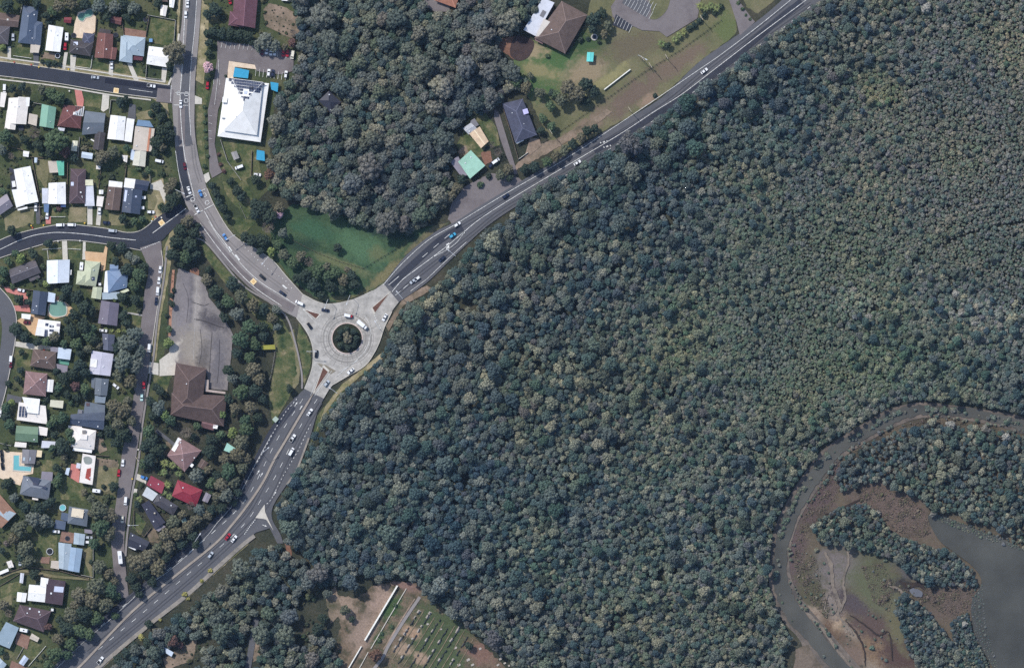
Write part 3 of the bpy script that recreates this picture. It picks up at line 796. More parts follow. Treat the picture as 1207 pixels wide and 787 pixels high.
for cx, cy in ((349, 476), (355, 480), (304.5, 556), (308.5, 559), (324, 581), (312, 619)):
    a = math.radians(-58) if cy < 600 else math.radians(20)
    d = np.array([math.cos(a), math.sin(a)]); q = np.array([-d[1], d[0]]); c = np.array([cx, cy])
    m.quad([c - d * 3 - q * 0.35, c - d * 3 + q * 0.35, c + d * 0.3 + q * 0.35, c + d * 0.3 - q * 0.35], M5)
    m.quad([c + d * 0.3 - q * 1.1, c + d * 0.3 + q * 1.1, c + d * 3], M5)
m.dashes([(301, 612), (293, 622), (287, 631)], 1.1, M5, 1.5, 1.0)
m.build("lane_marking", PAINT)
m = Strips()
for x0, y0, x1, y1, n, dx, dy in ((262, 50, 260.5, 57, 8, 5.2, 0.35), (302, 81, 301, 90, 9, 4.4, 0.6), (252, 94, 252, 100, 2, 7.2, 0.4), (307, 56, 306, 64, 8, 5.2, 0.8)):
    for i in range(n):
        m.ribbon([(x0 + dx * i, y0 + dy * i), (x1 + dx * i, y1 + dy * i)], 0.45, M5)
m.ribbon(smooth_path([(258, 70), (257, 90), (253, 124)], 3), 0.4, M5)
for x0, y0, x1, y1, n, dx, dy in ((728, 19, 724, 28, 6, 3.4, 2.2), (741, -3, 736, 6, 9, 3.6, 2.1), (752, -8, 748, 0, 7, 3.6, 2.1)):
    for i in range(n):
        m.ribbon([(x0 + dx * i, y0 + dy * i), (x1 + dx * i, y1 + dy * i)], 0.45, M5)
for k in range(4):
    m.ribbon([(246, 136 + 9 * k), (250, 137 + 9 * k)], 0.4, M5)
m.ribbon([(357, 364), (378.5, 371), (373, 381), (357, 364)], 0.6, M5)
m.ribbon([(381, 430), (366, 466)], 0.5, M5).ribbon([(391, 437), (371, 466)], 0.5, M5)
m.ribbon(smooth_path([(422, 424), (408, 434), (396, 444)], 4), 0.6, M5)
m.ribbon(smooth_path([(400, 438), (416, 428), (430, 414), (436, 400), (436, 384), (430, 372)], 5), 0.5, M5)
m.dashes([(441, 371), (450, 389)], 0.8, M5, 2.0, 1.2)
m.build("lane_marking", PAINT)
m = Strips()
for cx, cy, a_ in ((137, 107, 0.12), (190.5, 262.5, -0.62), (298.8, 331.8, 0.78)):
    c, s = math.cos(a_), math.sin(a_)
    m.quad([(cx + c * x - s * y, cy + s * x + c * y) for x, y in ((-3, -3), (3, -3), (3, 3), (-3, 3))], M5 + 0.01)
m.build("road_patch", PAINT_CREAM)
m = Strips()
for cx, cy, a_ in ((137, 107, 0.12), (190.5, 262.5, -0.62), (298.8, 331.8, 0.78)):
    c, s = math.cos(a_), math.sin(a_)
    m.quad([(cx + c * x - s * y, cy + s * x + c * y) for x, y in ((-1.7, -1.7), (1.7, -1.7), (1.7, 1.7), (-1.7, 1.7))], M5 + 0.03)
m.build("road_patch", plain("patch_tan", (212, 176, 120), 0.8))
HAZE_D = 0.0000095
hz = 3600.0
hv_, hf_ = prism([(-hz, -hz), (hz, -hz), (hz, hz), (-hz, hz)], -1.0, CAM_H + 30.0)
mh = bpy.data.materials.new("haze_air"); mh.use_nodes = True
tn = mh.node_tree
for n_ in list(tn.nodes):
    if n_.type != 'OUTPUT_MATERIAL':
        tn.nodes.remove(n_)
pvn = tn.nodes.new("ShaderNodeVolumePrincipled")
pvn.inputs["Density"].default_value = HAZE_D
pvn.inputs["Color"].default_value = (0.42, 0.62, 1.0, 1)
tn.links.new(pvn.outputs[0], [n_ for n_ in tn.nodes if n_.type == 'OUTPUT_MATERIAL'][0].inputs["Volume"])
ho = mesh("haze", hv_, hf_, mh)
ho["kind"] = "stuff"
# ------------------------------------------------------------------ river, lagoon, tidal flats
OUTER = [(1230, 500), (1207, 495), (1171, 487), (1140, 480), (1113, 479), (1083.6, 476.6), (1050, 485), (1017, 504), (980, 526.5), (963, 543), (938, 580), (917, 622), (912, 659), (911, 688), (925.7, 726), (955, 759), (985, 796), (990, 810)]
INNER = [(1030, 810), (1006, 790), (971, 749), (942, 713), (929, 684), (928, 651), (938, 614), (957, 580), (977.6, 551), (996, 530.6), (1025, 514), (1058.6, 496.6), (1088, 488), (1121, 489), (1150, 493), (1179, 499), (1207, 507), (1230, 512)]
MUD = ground_mat("tidal_mud", [(64, 56, 56), (86, 74, 70), (100, 86, 80), (78, 64, 62)], 0.035, 0.5, 0.16)
SILT = ground_mat("silt", [(96, 86, 78), (122, 110, 98), (134, 120, 106)], 0.06, 0.6, 0.12)
BANK = ground_mat("river_bank", [(76, 72, 68), (100, 92, 84), (122, 110, 100)], 0.08, 0.7, 0.2)
TIDAL = blob_ground("tidal_cover", [(58, 54, 48), (78, 72, 60), (98, 88, 74), (84, 76, 62)], [
    (1004, 743, 7, 24, -48, (132, 120, 106), .25), (1030, 778, 15, 28, 0, (130, 118, 104), .25), (1000, 655, 30, 12, 10, (84, 84, 64), .5), (1030, 760, 18, 30, -20, (118, 98, 78), .5), (985, 735, 10, 16, 30, (150, 130, 108), .4), (1055, 660, 30, 8, 30, (86, 84, 70), .5), (1075, 750, 14, 30, -20, (104, 90, 72), .5),
    (1050, 600, 50, 26, 25, (100, 86, 78), .5), (1122, 704, 34, 26, 10, (94, 82, 74), .5), (965, 580, 40, 18, -58, (88, 74, 72), .35), (938, 665, 12, 46, 4, (90, 76, 74), .35),
    (960, 692, 22, 36, 0, (82, 80, 62), .4), (990, 668, 26, 28, 0, (108, 100, 96), .4), (984, 706, 12, 22, 0, (120, 110, 102), .35), (1032, 690, 34, 30, 30, (88, 90, 68), .5), (1048, 712, 16, 18, 0, (94, 94, 74), .45),
    (1006, 712, 28, 10, 40, (78, 70, 70), .3), (1040, 742, 40, 16, 20, (86, 72, 66), .4), (1000, 772, 20, 14, 50, (110, 94, 82), .4), (960, 728, 22, 9, 50, (138, 122, 106), .35), (1062, 770, 22, 26, 0, (80, 64, 58), .4), (1058, 742, 12, 24, -20, (98, 94, 72), .4), (975, 745, 18, 12, 40, (96, 78, 64), .4),
    (1064, 690, 12, 10, 0, (60, 58, 56), .3), (1080, 676, 26, 8, 20, (86, 82, 80), .3), (944, 784, 22, 24, 0, (112, 100, 88), .4)], s1=0.05, grain=0.26)
sheet("tidal_flat", smooth_path([(1230, 520), (1179, 500), (1121, 490), (1058, 497), (996, 531), (957, 580), (929, 650), (930, 690), (970, 748), (1020, 810), (1200, 810), (1150, 740), (1170, 660), (1230, 650)], 3, True), TIDAL, 0)
def shore(off):
    a = [np.array(p) for p in smooth_path(OUTER[2:], 3)]
    return a
sheet("river_bank", smooth_path([(1207, 492), (1171, 484), (1113, 476), (1083, 474), (1048, 482), (1014, 501), (976, 525), (959, 542), (934, 579), (913, 621), (908, 660), (907, 690), (922, 730), (944, 756), (950, 790), (940, 812), (1040, 812), (1014, 786), (976, 742), (947, 708), (933, 682), (931, 651), (941, 615), (960, 582), (980, 555), (999, 535), (1027, 518), (1059, 501), (1088, 492), (1121, 493), (1150, 497), (1179, 503), (1207, 511)], 3, True), BANK, 1)

def water_mat(name, c):
    if name in MATS:
        return MATS[name]
    m, t, b = new_mat(name)
    p = world_pos(t)
    n = noise(t, p, 0.03, 5.0, 0.6)
    l = lin(c)
    t.links.new(ramp(t, n, [(0.3, tuple(v * 0.72 for v in l[:3]) + (1,)), (0.7, tuple(v * 1.3 for v in l[:3]) + (1,))]), b.inputs["Base Color"])
    b.inputs["Roughness"].default_value = 0.12
    b.inputs["IOR"].default_value = 1.33
    w = noise(t, p, 0.9, 3.0, 0.6)
    bp = nd(t, "ShaderNodeBump")
    bp.inputs["Strength"].default_value = 0.25
    bp.inputs["Distance"].default_value = 0.15
    t.links.new(w, bp.inputs["Height"])
    t.links.new(bp.outputs["Normal"], b.inputs["Normal"])
    MATS[name] = m
    return m
WATER = water_mat("river_water", (79, 78, 72))
RG = random.Random(4)
rough_bank = lambda pts: [(p[0] + RG.uniform(-1.1, 1.1), p[1] + RG.uniform(-1.1, 1.1)) for p in smooth_path(pts, 8)]
sheet("river", rough_bank(OUTER) + rough_bank(INNER), WATER, 3)
sheet("lagoon", smooth_path([(1094, 606), (1121, 611), (1154, 625), (1187, 637), (1207, 647), (1240, 655), (1300, 700), (1300, 830), (1185, 830), (1176, 800), (1166.7, 780), (1152, 755), (1146, 735), (1145, 709), (1157, 686), (1147, 668), (1127, 652), (1105, 634)], 4, True), water_mat("lagoon_water", (72, 72, 67)), 3)
sheet("tidal_flat", wobble([(938, 764), (952, 760), (972, 788), (970, 812), (934, 812)], 1.2, 4, 8), TIDAL, 1)
def flat(name, mat, q, seed=0):
    sheet(name, wobble(smooth_path(q, 2, True), 0.8, 3, seed), mat, 2)
sheet("tidal_pool", wobble(smooth_path([(1072, 695), (1079, 693), (1087, 698), (1085, 703), (1077, 702)], 3, True), .7, 2, 3), water_mat("pale_pool", (100, 102, 108)), 3)

def streak(path, ws, mat):
    p = smooth_path(path, 8)
    q = [(a[0] + RG.uniform(-.5, .5), a[1] + RG.uniform(-.5, .5)) for a in p]
    w = [max(.3, np.interp(i / (len(p) - 1), np.linspace(0, 1, len(ws)), ws) * RG.uniform(.7, 1.3)) for i in range(len(p))]
    Strips().ribbon(q, w, level(2)).build("sand_streak", mat)
PALESAND = ground_mat("sand_pale", [(96, 88, 80), (124, 113, 101), (110, 100, 90)], 0.12, 0.8, 0.16)
DARKMUD = ground_mat("mud_dark", [(48, 42, 40), (66, 56, 50)], 0.12, 0.8, 0.2)
streak([(972, 650), (980, 668), (982, 690), (990, 712), (988, 724), (998, 738), (1006, 748)], [2, 5, 3, 4, 2, 4, 2], PALESAND)
streak([(998, 640), (1000, 662), (994, 684), (996, 704), (990, 722)], [1, 3, 2, 3, 1], PALESAND)
streak([(944, 716), (958, 728), (972, 744), (984, 762), (1000, 782), (1008, 796)], [2, 4, 3, 3, 2, 2], PALESAND)
streak([(1048, 690), (1058, 693), (1066, 700), (1076, 708), (1086, 716)], [1, 3, 3, 2, 1], PALESAND)
streak([(976, 700), (972, 716), (980, 724), (986, 716), (982, 702), (976, 700)], [1, 1, 1, 1, 1], PALESAND)
streak([(996, 730), (1008, 744), (1018, 764), (1020, 784)], [1, 2.5, 2, 1], DARKMUD)
streak([(1002, 724), (1022, 738), (1036, 748), (1046, 744), (1050, 756), (1052, 778)], [1, 2, 2, 1.5, 2, 1], DARKMUD)
streak([(1032, 610), (1044, 622), (1056, 630), (1062, 632)], [1, 5, 5, 1], DARKMUD)
streak([(972, 606), (990, 600), (1010, 590), (1024, 584)], [1, 3, 2, 1], DARKMUD)
streak([(1060, 684), (1070, 690), (1082, 688), (1090, 694)], [2, 5, 5, 2], DARKMUD)

# ------------------------------------------------------------------ buildings
WALLS = {'cream': plain("wall_cream", (196, 184, 164), 0.9), 'brick': plain("wall_brick", (140, 96, 80), 0.9, vary=0.15, scale=3), 'white': plain("wall_white", (214, 212, 206), 0.9)}
EDGE = plain("ridge_pale", (178, 166, 160), 0.8)
GLASS_PV = None
def pv_mat():
    if "pv" in MATS:
        return MATS["pv"]
    m, t, b = new_mat("pv")
    tc = nd(t, "ShaderNodeTexCoord")
    br = nd(t, "ShaderNodeTexBrick")
    br.offset = 0.0
    br.inputs["Scale"].default_value = 1.0
    br.inputs["Brick Width"].default_value = 1.0
    br.inputs["Row Height"].default_value = 1.6
    br.inputs["Mortar Size"].default_value = 0.07
    br.inputs["Color1"].default_value = lin((38, 44, 66))
    br.inputs["Color2"].default_value = lin((46, 54, 78))
    br.inputs["Mortar"].default_value = lin((120, 126, 140))
    t.links.new(tc.outputs["Object"], br.inputs["Vector"])
    t.links.new(br.outputs["Color"], b.inputs["Base Color"])
    b.inputs["Roughness"].default_value = 0.25
    MATS["pv"] = m
    return m

def roof_solid(q, kind, eave, pitch, ridge_lines=True, frac=None):
    """closed roof solid over the plan quad q (world xy, ccw): faces for the roof (material 0) and pale ridge caps (1)"""
    A, B, C, D = [np.array(p, float) for p in q]
    if np.linalg.norm(B - A) < np.linalg.norm(C - B):
        A, B, C, D = B, C, D, A           # AB is now a long side
    short = (np.linalg.norm(C - B) + np.linalg.norm(A - D)) / 2
    long_ = (np.linalg.norm(B - A) + np.linalg.norm(D - C)) / 2
    th = 0.22
    v = [(*A, eave), (*B, eave), (*C, eave), (*D, eave), (*A, eave + th), (*B, eave + th), (*C, eave + th), (*D, eave + th)]
    f = [(3, 2, 1, 0), (0, 1, 5, 4), (1, 2, 6, 5), (2, 3, 7, 6), (3, 0, 4, 7)]
    top = eave + th
    lines = []
    if kind == 'flat':
        v[6] = (*C, top + pitch * short); v[7] = (*D, top + pitch * short)
        f.append((4, 5, 6, 7))
    else:
        h = pitch * short / 2
        m1, m2 = (A + D) / 2, (B + C) / 2
        if kind == 'hip':
            u = frac or min(0.5, (short / 2) / long_)
            r1, r2 = m1 + (m2 - m1) * u, m2 + (m1 - m2) * u
        else:
            r1, r2 = m1, m2
        R1, R2 = (*r1, top + h), (*r2, top + h)
        v += [R1, R2]
        f += [(4, 5, 9, 8), (6, 7, 8, 9), (5, 6, 9), (7, 4, 8)]
        lines.append((R1, R2))
        if kind == 'hip':
            lines += [(v[4], R1), (v[7], R1), (v[5], R2), (v[6], R2)]
    mi = [0] * len(f)
    if ridge_lines:
        for p, r in lines:
            p, r = np.array(p), np.array(r)
            d = (r - p)[:2]
            if np.linalg.norm(d) < 0.5:
                continue
            n = np.array([-d[1], d[0], 0]) / np.linalg.norm(d) * 0.22
            up = np.array([0, 0, 0.09]); dn = np.array([0, 0, -0.05])
            b = len(v)
            v += [tuple(p - n + dn), tuple(p + up), tuple(p + n + dn), tuple(r - n + dn), tuple(r + up), tuple(r + n + dn)]
            f += [(b, b + 3, b + 4, b + 1), (b + 1, b + 4, b + 5, b + 2)]
            mi += [1, 1]
    return v, f, mi

def ridge_mat(mat):
    c = [int(q) for q in mat.name.split("_")[-3:]]
    return plain("ridge_%d_%d_%d" % tuple(c), [min(255, int(v * 1.18 + 10)) for v in c], 0.85)

def quad_world(q):
    return ccw([P(*p)[:2] for p in q])

def inset(q, d):
    c = np.mean(np.array(q), axis=0)
    out = []
    for p in q:
        w = np.array(p) - c
        out.append(tuple(c + w * max(0.2, 1 - d * 1.5 / np.linalg.norm(w))))
    return out

from mathutils.bvhtree import BVHTree
FITTED = {'solar_panel', 'skylight', 'roof_vent', 'roof_hatch', 'roof_lantern', 'roof_stain', 'roof_panel', 'roof_stripe', 'pipe_vent'}
BUILDINGS = []     # (x, y, short phrase)
def building(name, label, cat, wings, extras=(), short=None, group=None, wall='cream'):
    """wings: (quad, roof kind, roof material, eave height, pitch[, open]); extras: (part name, quad, height, material)"""
    cx = np.mean([p[0] for p in wings[0][0]]); cy = np.mean([p[1] for p in wings[0][0]])
    ox, oy, _ = P(cx, cy)
    root = empty(name, (ox, oy, 0))
    tag(root, label, cat, group)
    if short:
        BUILDINGS.append((cx, cy, short))
    for w in wings:
        q, kind, mat, eave, pitch = w[:5]
        opened = len(w) > 5
        pale = kind != 'flat' and 'tile' in mat.name
        qw = [(x - ox, y - oy) for x, y in quad_world(q)]
        v, f, mi = roof_solid(qw, kind, eave, pitch, kind != 'flat', 0.42 if name == 'hotel' and eave > 6 else None)
        rmat = [mat, ridge_mat(mat) if pale else mat]
        mesh("roof" if not opened else "carport_roof", v, f, rmat, root, fm=mi)
        if opened:
            for p in inset(qw, 0.3):
                pv, pf = prism([(p[0] - .08, p[1] - .08), (p[0] + .08, p[1] - .08), (p[0] + .08, p[1] + .08), (p[0] - .08, p[1] + .08)], 0, eave + 0.05)
                mesh("post", pv, pf, WALLS['white'], root)
        else:
            pv, pf = prism(inset(qw, 0.45), 0, eave + 0.1)
            mesh("wall", pv, pf, WALLS[wall], root)
    rv_, rf_ = [], []
    main_roof = next((o for o in COL.objects if o.parent is root and o.name.split('.')[0] == 'roof'), None)
    for ch in [o for o in COL.objects if o.parent is root and "roof" in o.name]:
        k = len(rv_)
        rv_ += [q.co.copy() for q in ch.data.vertices]; rf_ += [tuple(k + i for i in p.vertices) for p in ch.data.polygons]
    roof_tree = BVHTree.FromPolygons(rv_, rf_)
    extras = list(extras)
    if name in ("house", "hotel", "hall"):
        hr = random.Random(len(BUILDINGS) * 7 + 3)
        mx = np.array(wings[0][0]); c0 = mx.mean(0)
        for _ in range(hr.choice((1, 2, 2, 3))):
            p_ = c0 + (mx[hr.randrange(4)] - c0) * hr.uniform(.25, .7)
            extras.append(("roof_vent", sq(p_[0], p_[1], hr.choice((.8, 1.0, 1.4))), 0, CONE, .4))
    for e in extras:
        pn, q, h, mat = e[:4]
        th = e[4] if len(e) > 4 else 0.12
        qw = [(x - ox, y - oy) for x, y in quad_world(q)]
        pv, pf = prism(qw, h, h + th)
        if pn in FITTED:
            n_ = len(qw)
            zs = []
            for x, y in qw:
                hit = roof_tree.ray_cast(Vector((x, y, 40)), Vector((0, 0, -1)))[0]
                zs.append(hit.z if hit else h)
            if pn in ("roof_vent", "roof_hatch", "roof_lantern"):
                zs = [max(zs) - .1] * n_
            pv = [(x, y, zs[i] + .03) for i, (x, y) in enumerate(qw)] + [(x, y, zs[i] + .03 + th) for i, (x, y) in enumerate(qw)]
        mesh(pn, pv, pf, mat, main_roof if pn in FITTED and main_roof else root)
    return root

W1 = roof_mat((238, 236, 232)); W2 = roof_mat((232, 224, 216)); W3 = roof_mat((206, 208, 216)); WB = roof_mat((196, 208, 222))
SLATE = roof_mat((66, 76, 94)); SLATE2 = roof_mat((82, 94, 114)); GREYB = roof_mat((102, 110, 120)); NAVY = roof_mat((52, 60, 80)); GREY = roof_mat((122, 120, 124)); LILAC = roof_mat((136, 130, 140))
SKYB = roof_mat((164, 178, 188)); BEIGE = roof_mat((198, 186, 172)); TEAL = roof_mat((126, 168, 148)); MINT = roof_mat((154, 194, 174)); GREEN = roof_mat((104, 128, 104)); PALEG = roof_mat((184, 188, 160))
T_MAROON = roof_mat((108, 72, 70), 'tile'); T_BROWN = roof_mat((102, 87, 81), 'tile'); T_DBROWN = roof_mat((86, 72, 76), 'tile'); T_RED = roof_mat((118, 82, 76), 'tile'); T_GREY = roof_mat((92, 88, 92), 'tile'); T_DGREY = roof_mat((74, 70, 72), 'tile')
T_PINK = roof_mat((134, 108, 106), 'tile'); T_PURP = roof_mat((102, 72, 80), 'tile'); T_SLATE = roof_mat((78, 80, 96), 'tile'); T_TAN = roof_mat((150, 116, 98), 'tile')
CRIMSON = roof_mat((142, 50, 64)); REDM = roof_mat((138, 56, 70)); DARKM = roof_mat((70, 56, 64)); SHADE = plain("shade_cloth", (52, 148, 184), 0.8, vary=0.04)
PV = pv_mat()
SKYL = plain("skylight_glass", (190, 196, 214), 0.3); ACW = plain("unit_white", (222, 222, 222), 0.6); DECK = plain("deck_dark", (52, 54, 64), 0.8, vary=0.15, scale=2); CONE = plain("vent_metal", (210, 212, 214), 0.4)

def sq(x, y, w=1.6, h=None, a=0.0):
    h = h or w
    c, s = math.cos(a), math.sin(a)
    return [(x + c * i * w / 2 - s * j * h / 2, y + s * i * w / 2 + c * j * h / 2) for i, j in ((-1, -1), (1, -1), (1, 1), (-1, 1))]
def vent(x, y, h, w=1.3):
    return ("roof_vent", sq(x, y, w), h, CONE, 0.35)
H = building
# --- first street, upper side
H("house", "house at the frame's left edge with a mottled red and grey tiled roof", "house", [([(-14, 13), (24, 19), (22, 33), (-14, 30)], 'gable', T_BROWN, 3.2, .4), ([(-14, 29), (12.5, 32), (10, 53), (-14, 51)], 'hip', T_GREY, 3.2, .4)], [("chimney", sq(10, 24, 2), 4.0, WALLS['white'], 1)], "red and grey mottled corner roof")
H("house", "house with a broad slate blue hipped roof and a pale porch", "house", [([(28, 7), (46, 10), (41, 53), (22, 51)], 'hip', SLATE2, 3.4, .42), ([(38, 24), (51, 27), (48.5, 54), (36, 52)], 'hip', SLATE2, 3.2, .36), ([(37, 51), (48.5, 52.5), (46, 63), (36, 62)], 'flat', BEIGE, 3.0, .02, 1)], [vent(34, 20, 6.2)], "slate blue hipped house")
H("house", "plain white box roofed house beside a red car", "house", [([(58, 30), (75.5, 33), (71.5, 62), (54, 60)], 'gable', W1, 3.4, .12)], [vent(60.5, 36, 4.2)], "plain white house by red car")
H("garden_shed", "small dark red shed behind the plain white box roofed house", "shed", [([(76, 21), (85, 21), (84, 28), (75.5, 27)], 'gable', roof_mat((120, 50, 58)), 2.2, .3)])
H("house", "dark grey tiled house below a kidney shaped green pool", "house", [([(84, 47), (111, 50), (107, 67), (82, 63)], 'hip', T_DGREY, 3.4, .4), ([(99, 39), (112, 40.5), (110, 56), (96, 54)], 'hip', T_SLATE, 3.2, .36)], [("skylight", sq(90, 52, 5, 4), 4.6, SKYL)], "dark house below kidney pool")
H("house", "house with a red brown tiled gable roof on the first street", "house", [([(116, 39), (134, 41), (133, 70), (112, 68.5)], 'gable', T_RED, 3.4, .4), ([(128, 56), (139, 57), (136.5, 71), (127, 70)], 'gable', T_RED, 3.2, .34)], [("patio_roof", [(118, 34), (131, 36), (131, 41), (117, 39)], 2.6, T_DGREY)], "red brown gable house")
H("garden_shed", "maroon shed at the back of the red brown tiled gable house", "shed", [([(131, 19), (144, 21), (143, 30), (130, 27)], 'gable', T_MAROON, 2.3, .35)])
H("house", "house with a pale blue hipped metal roof and maroon verandah", "house", [([(146, 42), (172, 45), (170, 67), (147, 64)], 'hip', SKYB, 3.4, .42), ([(143, 43), (157, 44), (156.5, 75), (141, 72.5)], 'hip', SKYB, 3.3, .36)], [("verandah_roof", [(158, 65.5), (169, 67), (168, 72), (157.5, 71)], 2.6, roof_mat((88, 44, 54)))], "pale blue hipped house")
H("house", "corner house with a bright white roof under a brown tree", "house", [([(176, 55), (201, 58), (198, 80), (173, 76)], 'gable', W1, 3.4, .14)], [("air_conditioner", sq(178, 48, 4), 0.2, roof_mat((110, 150, 190)), 1.8)], "white corner house")
H("garden_shed", "long white shed at the top by the main road", "shed", [([(190, 6), (198, 7.5), (195.5, 20), (189, 18.5)], 'gable', W2, 2.4, .25)])
H("house", "white roof cut by the top edge beside the main road", "house", [([(200, -8), (208, -7), (205, 10), (200, 9)], 'gable', W1, 3.0, .2), ([(178, -12), (200, -10), (198, 3), (182, 2)], 'hip', T_BROWN, 3.0, .3)])
# --- first street, lower side
H("carport", "narrow white carport at the frame's left edge below the first street", "carport", [([(1.5, 109), (8.5, 110), (5.5, 127), (0, 126)], 'flat', W2, 2.6, .03, 1)])
H("house", "large white hipped house with an L shaped plan below the first street", "house", [([(11, 116), (35, 115), (31.5, 147), (8, 146)], 'gable', W2, 3.4, .2), ([(9, 130), (22, 131), (18.5, 153.5), (6, 152)], 'gable', W2, 3.3, .2), ([(22, 114.5), (36, 115.5), (35, 126), (21, 125)], 'flat', W1, 3.6, .03), ([(35, 134), (45, 136), (43.5, 149), (33.5, 146)], 'flat', BEIGE, 2.7, .03)], [("spa", sq(25, 151, 6), .1, DECK, .8), vent(23, 126, 4.6)], "white L shaped house")  # low dark block fills the black recess at the lower edge
H("house", "house with a bright teal green gable roof", "house", [([(50, 123), (67, 127), (64, 152), (47, 149)], 'gable', TEAL, 3.4, .35)], (), "teal green house")
H("house", "maroon tiled hipped house with a white slatted roof panel", "house", [([(76, 124), (98, 126), (95.5, 152), (68, 149)], 'hip', T_MAROON, 3.3, .45)], [("roof_panel", [(89, 125), (100, 126), (98.5, 137.5), (87, 136)], 2.8, W1, .25)] + [("roof_stripe", [(90 + 2.6 * i, 126), (91 + 2.6 * i, 126.1), (89.8 + 2.6 * i, 136), (88.8 + 2.6 * i, 135.9)], 2.96, T_DGREY, .32) for i in range(4)] + [("awning", [(69, 150.5), (77, 151.5), (76, 155), (68.5, 154)], 2.4, W3)], "maroon hipped house")
H("house", "house with a dull blue grey roof and a dark grey rear wing", "house", [([(101, 131), (125, 134), (122.5, 157), (97, 159.5)], 'gable', GREYB, 3.4, .3), ([(113, 155), (125, 157), (122, 178), (110, 176)], 'gable', T_DGREY, 3.1, .34)], [("clothes_line", [(107, 165), (108, 164), (115, 168), (114, 169)], 1.9, W1, .06)], "dull blue grey house")
H("house", "white gable house with a matching white carport alongside", "house", [([(131, 136), (149, 138), (146.5, 166), (127, 164)], 'gable', W1, 3.4, .18), ([(150, 139.5), (159, 141), (155.5, 168), (146.8, 166.5)], 'flat', W1, 2.9, .02)], (), "white house with white carport")
H("house", "flat grey roofed house with an orange stripe and blue front", "house", [([(160, 149), (183, 152), (179, 179), (157, 177)], 'flat', BEIGE, 3.6, .02), ([(163, 141.5), (177, 143), (181.5, 150.5), (161, 148.5)], 'flat', roof_mat((110, 136, 162)), 3.0, .03), ([(160, 176), (173, 178), (171.5, 197), (156.5, 195)], 'gable', roof_mat((206, 202, 186)), 3.0, .2), ([(155, 176), (160, 176.5), (158, 190), (154, 188)], 'flat', WB, 2.6, .02)], [("roof_stripe", [(176.5, 151.4), (179, 151.8), (175.5, 178.8), (173.3, 178.6)], 4.15, roof_mat((190, 130, 102)))], "orange striped grey house")
H("garden_shed", "upright cream shed behind the maroon tiled hipped house", "shed", [([(86, 166), (92.3, 166.3), (91, 179), (84, 178)], 'gable', roof_mat((224, 220, 196)), 2.3, .2)])
H("garden_shed", "pale blue shed behind the dull blue grey house", "shed", [([(97, 179), (110, 181), (109, 188), (96, 186)], 'gable', WB, 2.3, .25)])
H("garden_shed", "small square white shed behind the white L shaped house", "shed", [([(28, 178), (35, 179), (34, 185.5), (27.5, 184.5)], 'gable', W1, 2.2, .2)])
H("garden_shed", "tiny pale shed above the two tone pergola", "shed", [([(41, 186), (44.5, 186), (44, 192), (41, 192)], 'gable', WB, 2.1, .2)])
H("garden_shed", "white shed between the backyards below the white twin roofed house", "shed", [([(144, 183), (151, 183.5), (150, 192), (146, 190)], 'gable', W2, 2.3, .2)])
H("garden_shed", "tiny white shed beside the lush green yard", "shed", [([(114, 195), (119, 196), (118.5, 200), (113.5, 199.5)], 'gable', W2, 2.1, .2)])
# --- second street, upper side
H("house", "big white house with an angled L plan and dark deck", "house", [([(17, 200), (36.5, 196), (46, 238), (24, 242.5)], 'gable', W1, 3.6, .12), ([(14.5, 224), (30, 222), (30, 242), (20, 245)], 'flat', W1, 3.5, .01)], [("deck", [(11, 197), (17, 200), (21, 223), (13.5, 225)], .5, DECK), ("air_conditioner", sq(16.5, 217, 4, 7, -.15), .7, ACW, 1.2), ("pergola", [(21, 246.5), (32.5, 243.5), (33, 246), (21.5, 248.5)], 2.5, W1), vent(30, 225, 4.4)], "big white angled house")
H("house", "lilac grey gable house cut by the left edge above the second street", "house", [([(-8, 241), (8.5, 228), (16, 243), (0, 254)], 'gable', LILAC, 3.3, .4)], (), "lilac grey gable house")
H("house", "white gable house with a blue carport beside a red driveway", "house", [([(58, 216), (78, 215), (78.3, 241), (57.3, 240.5)], 'gable', W1, 3.5, .2), ([(50, 222), (57.2, 222), (57, 240), (50.3, 240)], 'flat', W3, 2.8, .02), ([(52, 240.5), (58.5, 240.5), (57.5, 250.5), (52.5, 250)], 'flat', roof_mat((96, 122, 158)), 2.6, .02, 1)], [("awning", [(72, 240.8), (78, 241), (78, 244), (72, 244)], 2.5, roof_mat((80, 104, 156))), vent(66, 233, 5.2)], "white house with blue carport")
H("pergola", "two tone garden pergola, half beige and half teal", "pergola", [([(57, 190), (67, 190), (69.5, 203.5), (59, 204)], 'flat', BEIGE, 2.6, .02, 1), ([(67, 190), (76, 190), (76, 207), (69.8, 207)], 'flat', roof_mat((100, 180, 156)), 2.7, .02, 1)])
H("house", "brown tiled hipped house with a reddish end and white carport", "house", [([(84, 199), (102, 199.5), (101, 240), (82, 240)], 'hip', T_DBROWN, 3.4, .4), ([(101, 212), (110, 212), (112, 243), (100.5, 243)], 'flat', W3, 2.8, .02)], [("roof_panel", [(101.2, 212.2), (110, 212.2), (110.5, 219), (101.2, 219)], 3.12, roof_mat((226, 222, 190))), ("skylight", sq(86, 217, 3.4, 4.4), 4.7, SKYL), vent(96, 227, 4.6, 1.8)], "brown house with white carport")
H("carport", "narrow pale carport over a driveway with a white car", "carport", [([(115, 231), (123, 232), (121, 244), (114, 243)], 'flat', W2, 2.6, .02, 1)])
H("garden_shed", "small square white shed above the narrow pale carport", "shed", [([(117, 224), (122.3, 224), (122, 229), (117, 229)], 'gable', W1, 2.2, .15)])
H("house", "mottled brown house with a white patio roof at its back", "house", [([(128, 220), (144.3, 221.5), (141.3, 248.5), (124, 247)], 'gable', T_BROWN, 3.3, .34), ([(129, 213), (145, 215), (144.3, 222.3), (128.3, 220.5)], 'flat', W1, 2.8, .02)], (), "mottled brown house")
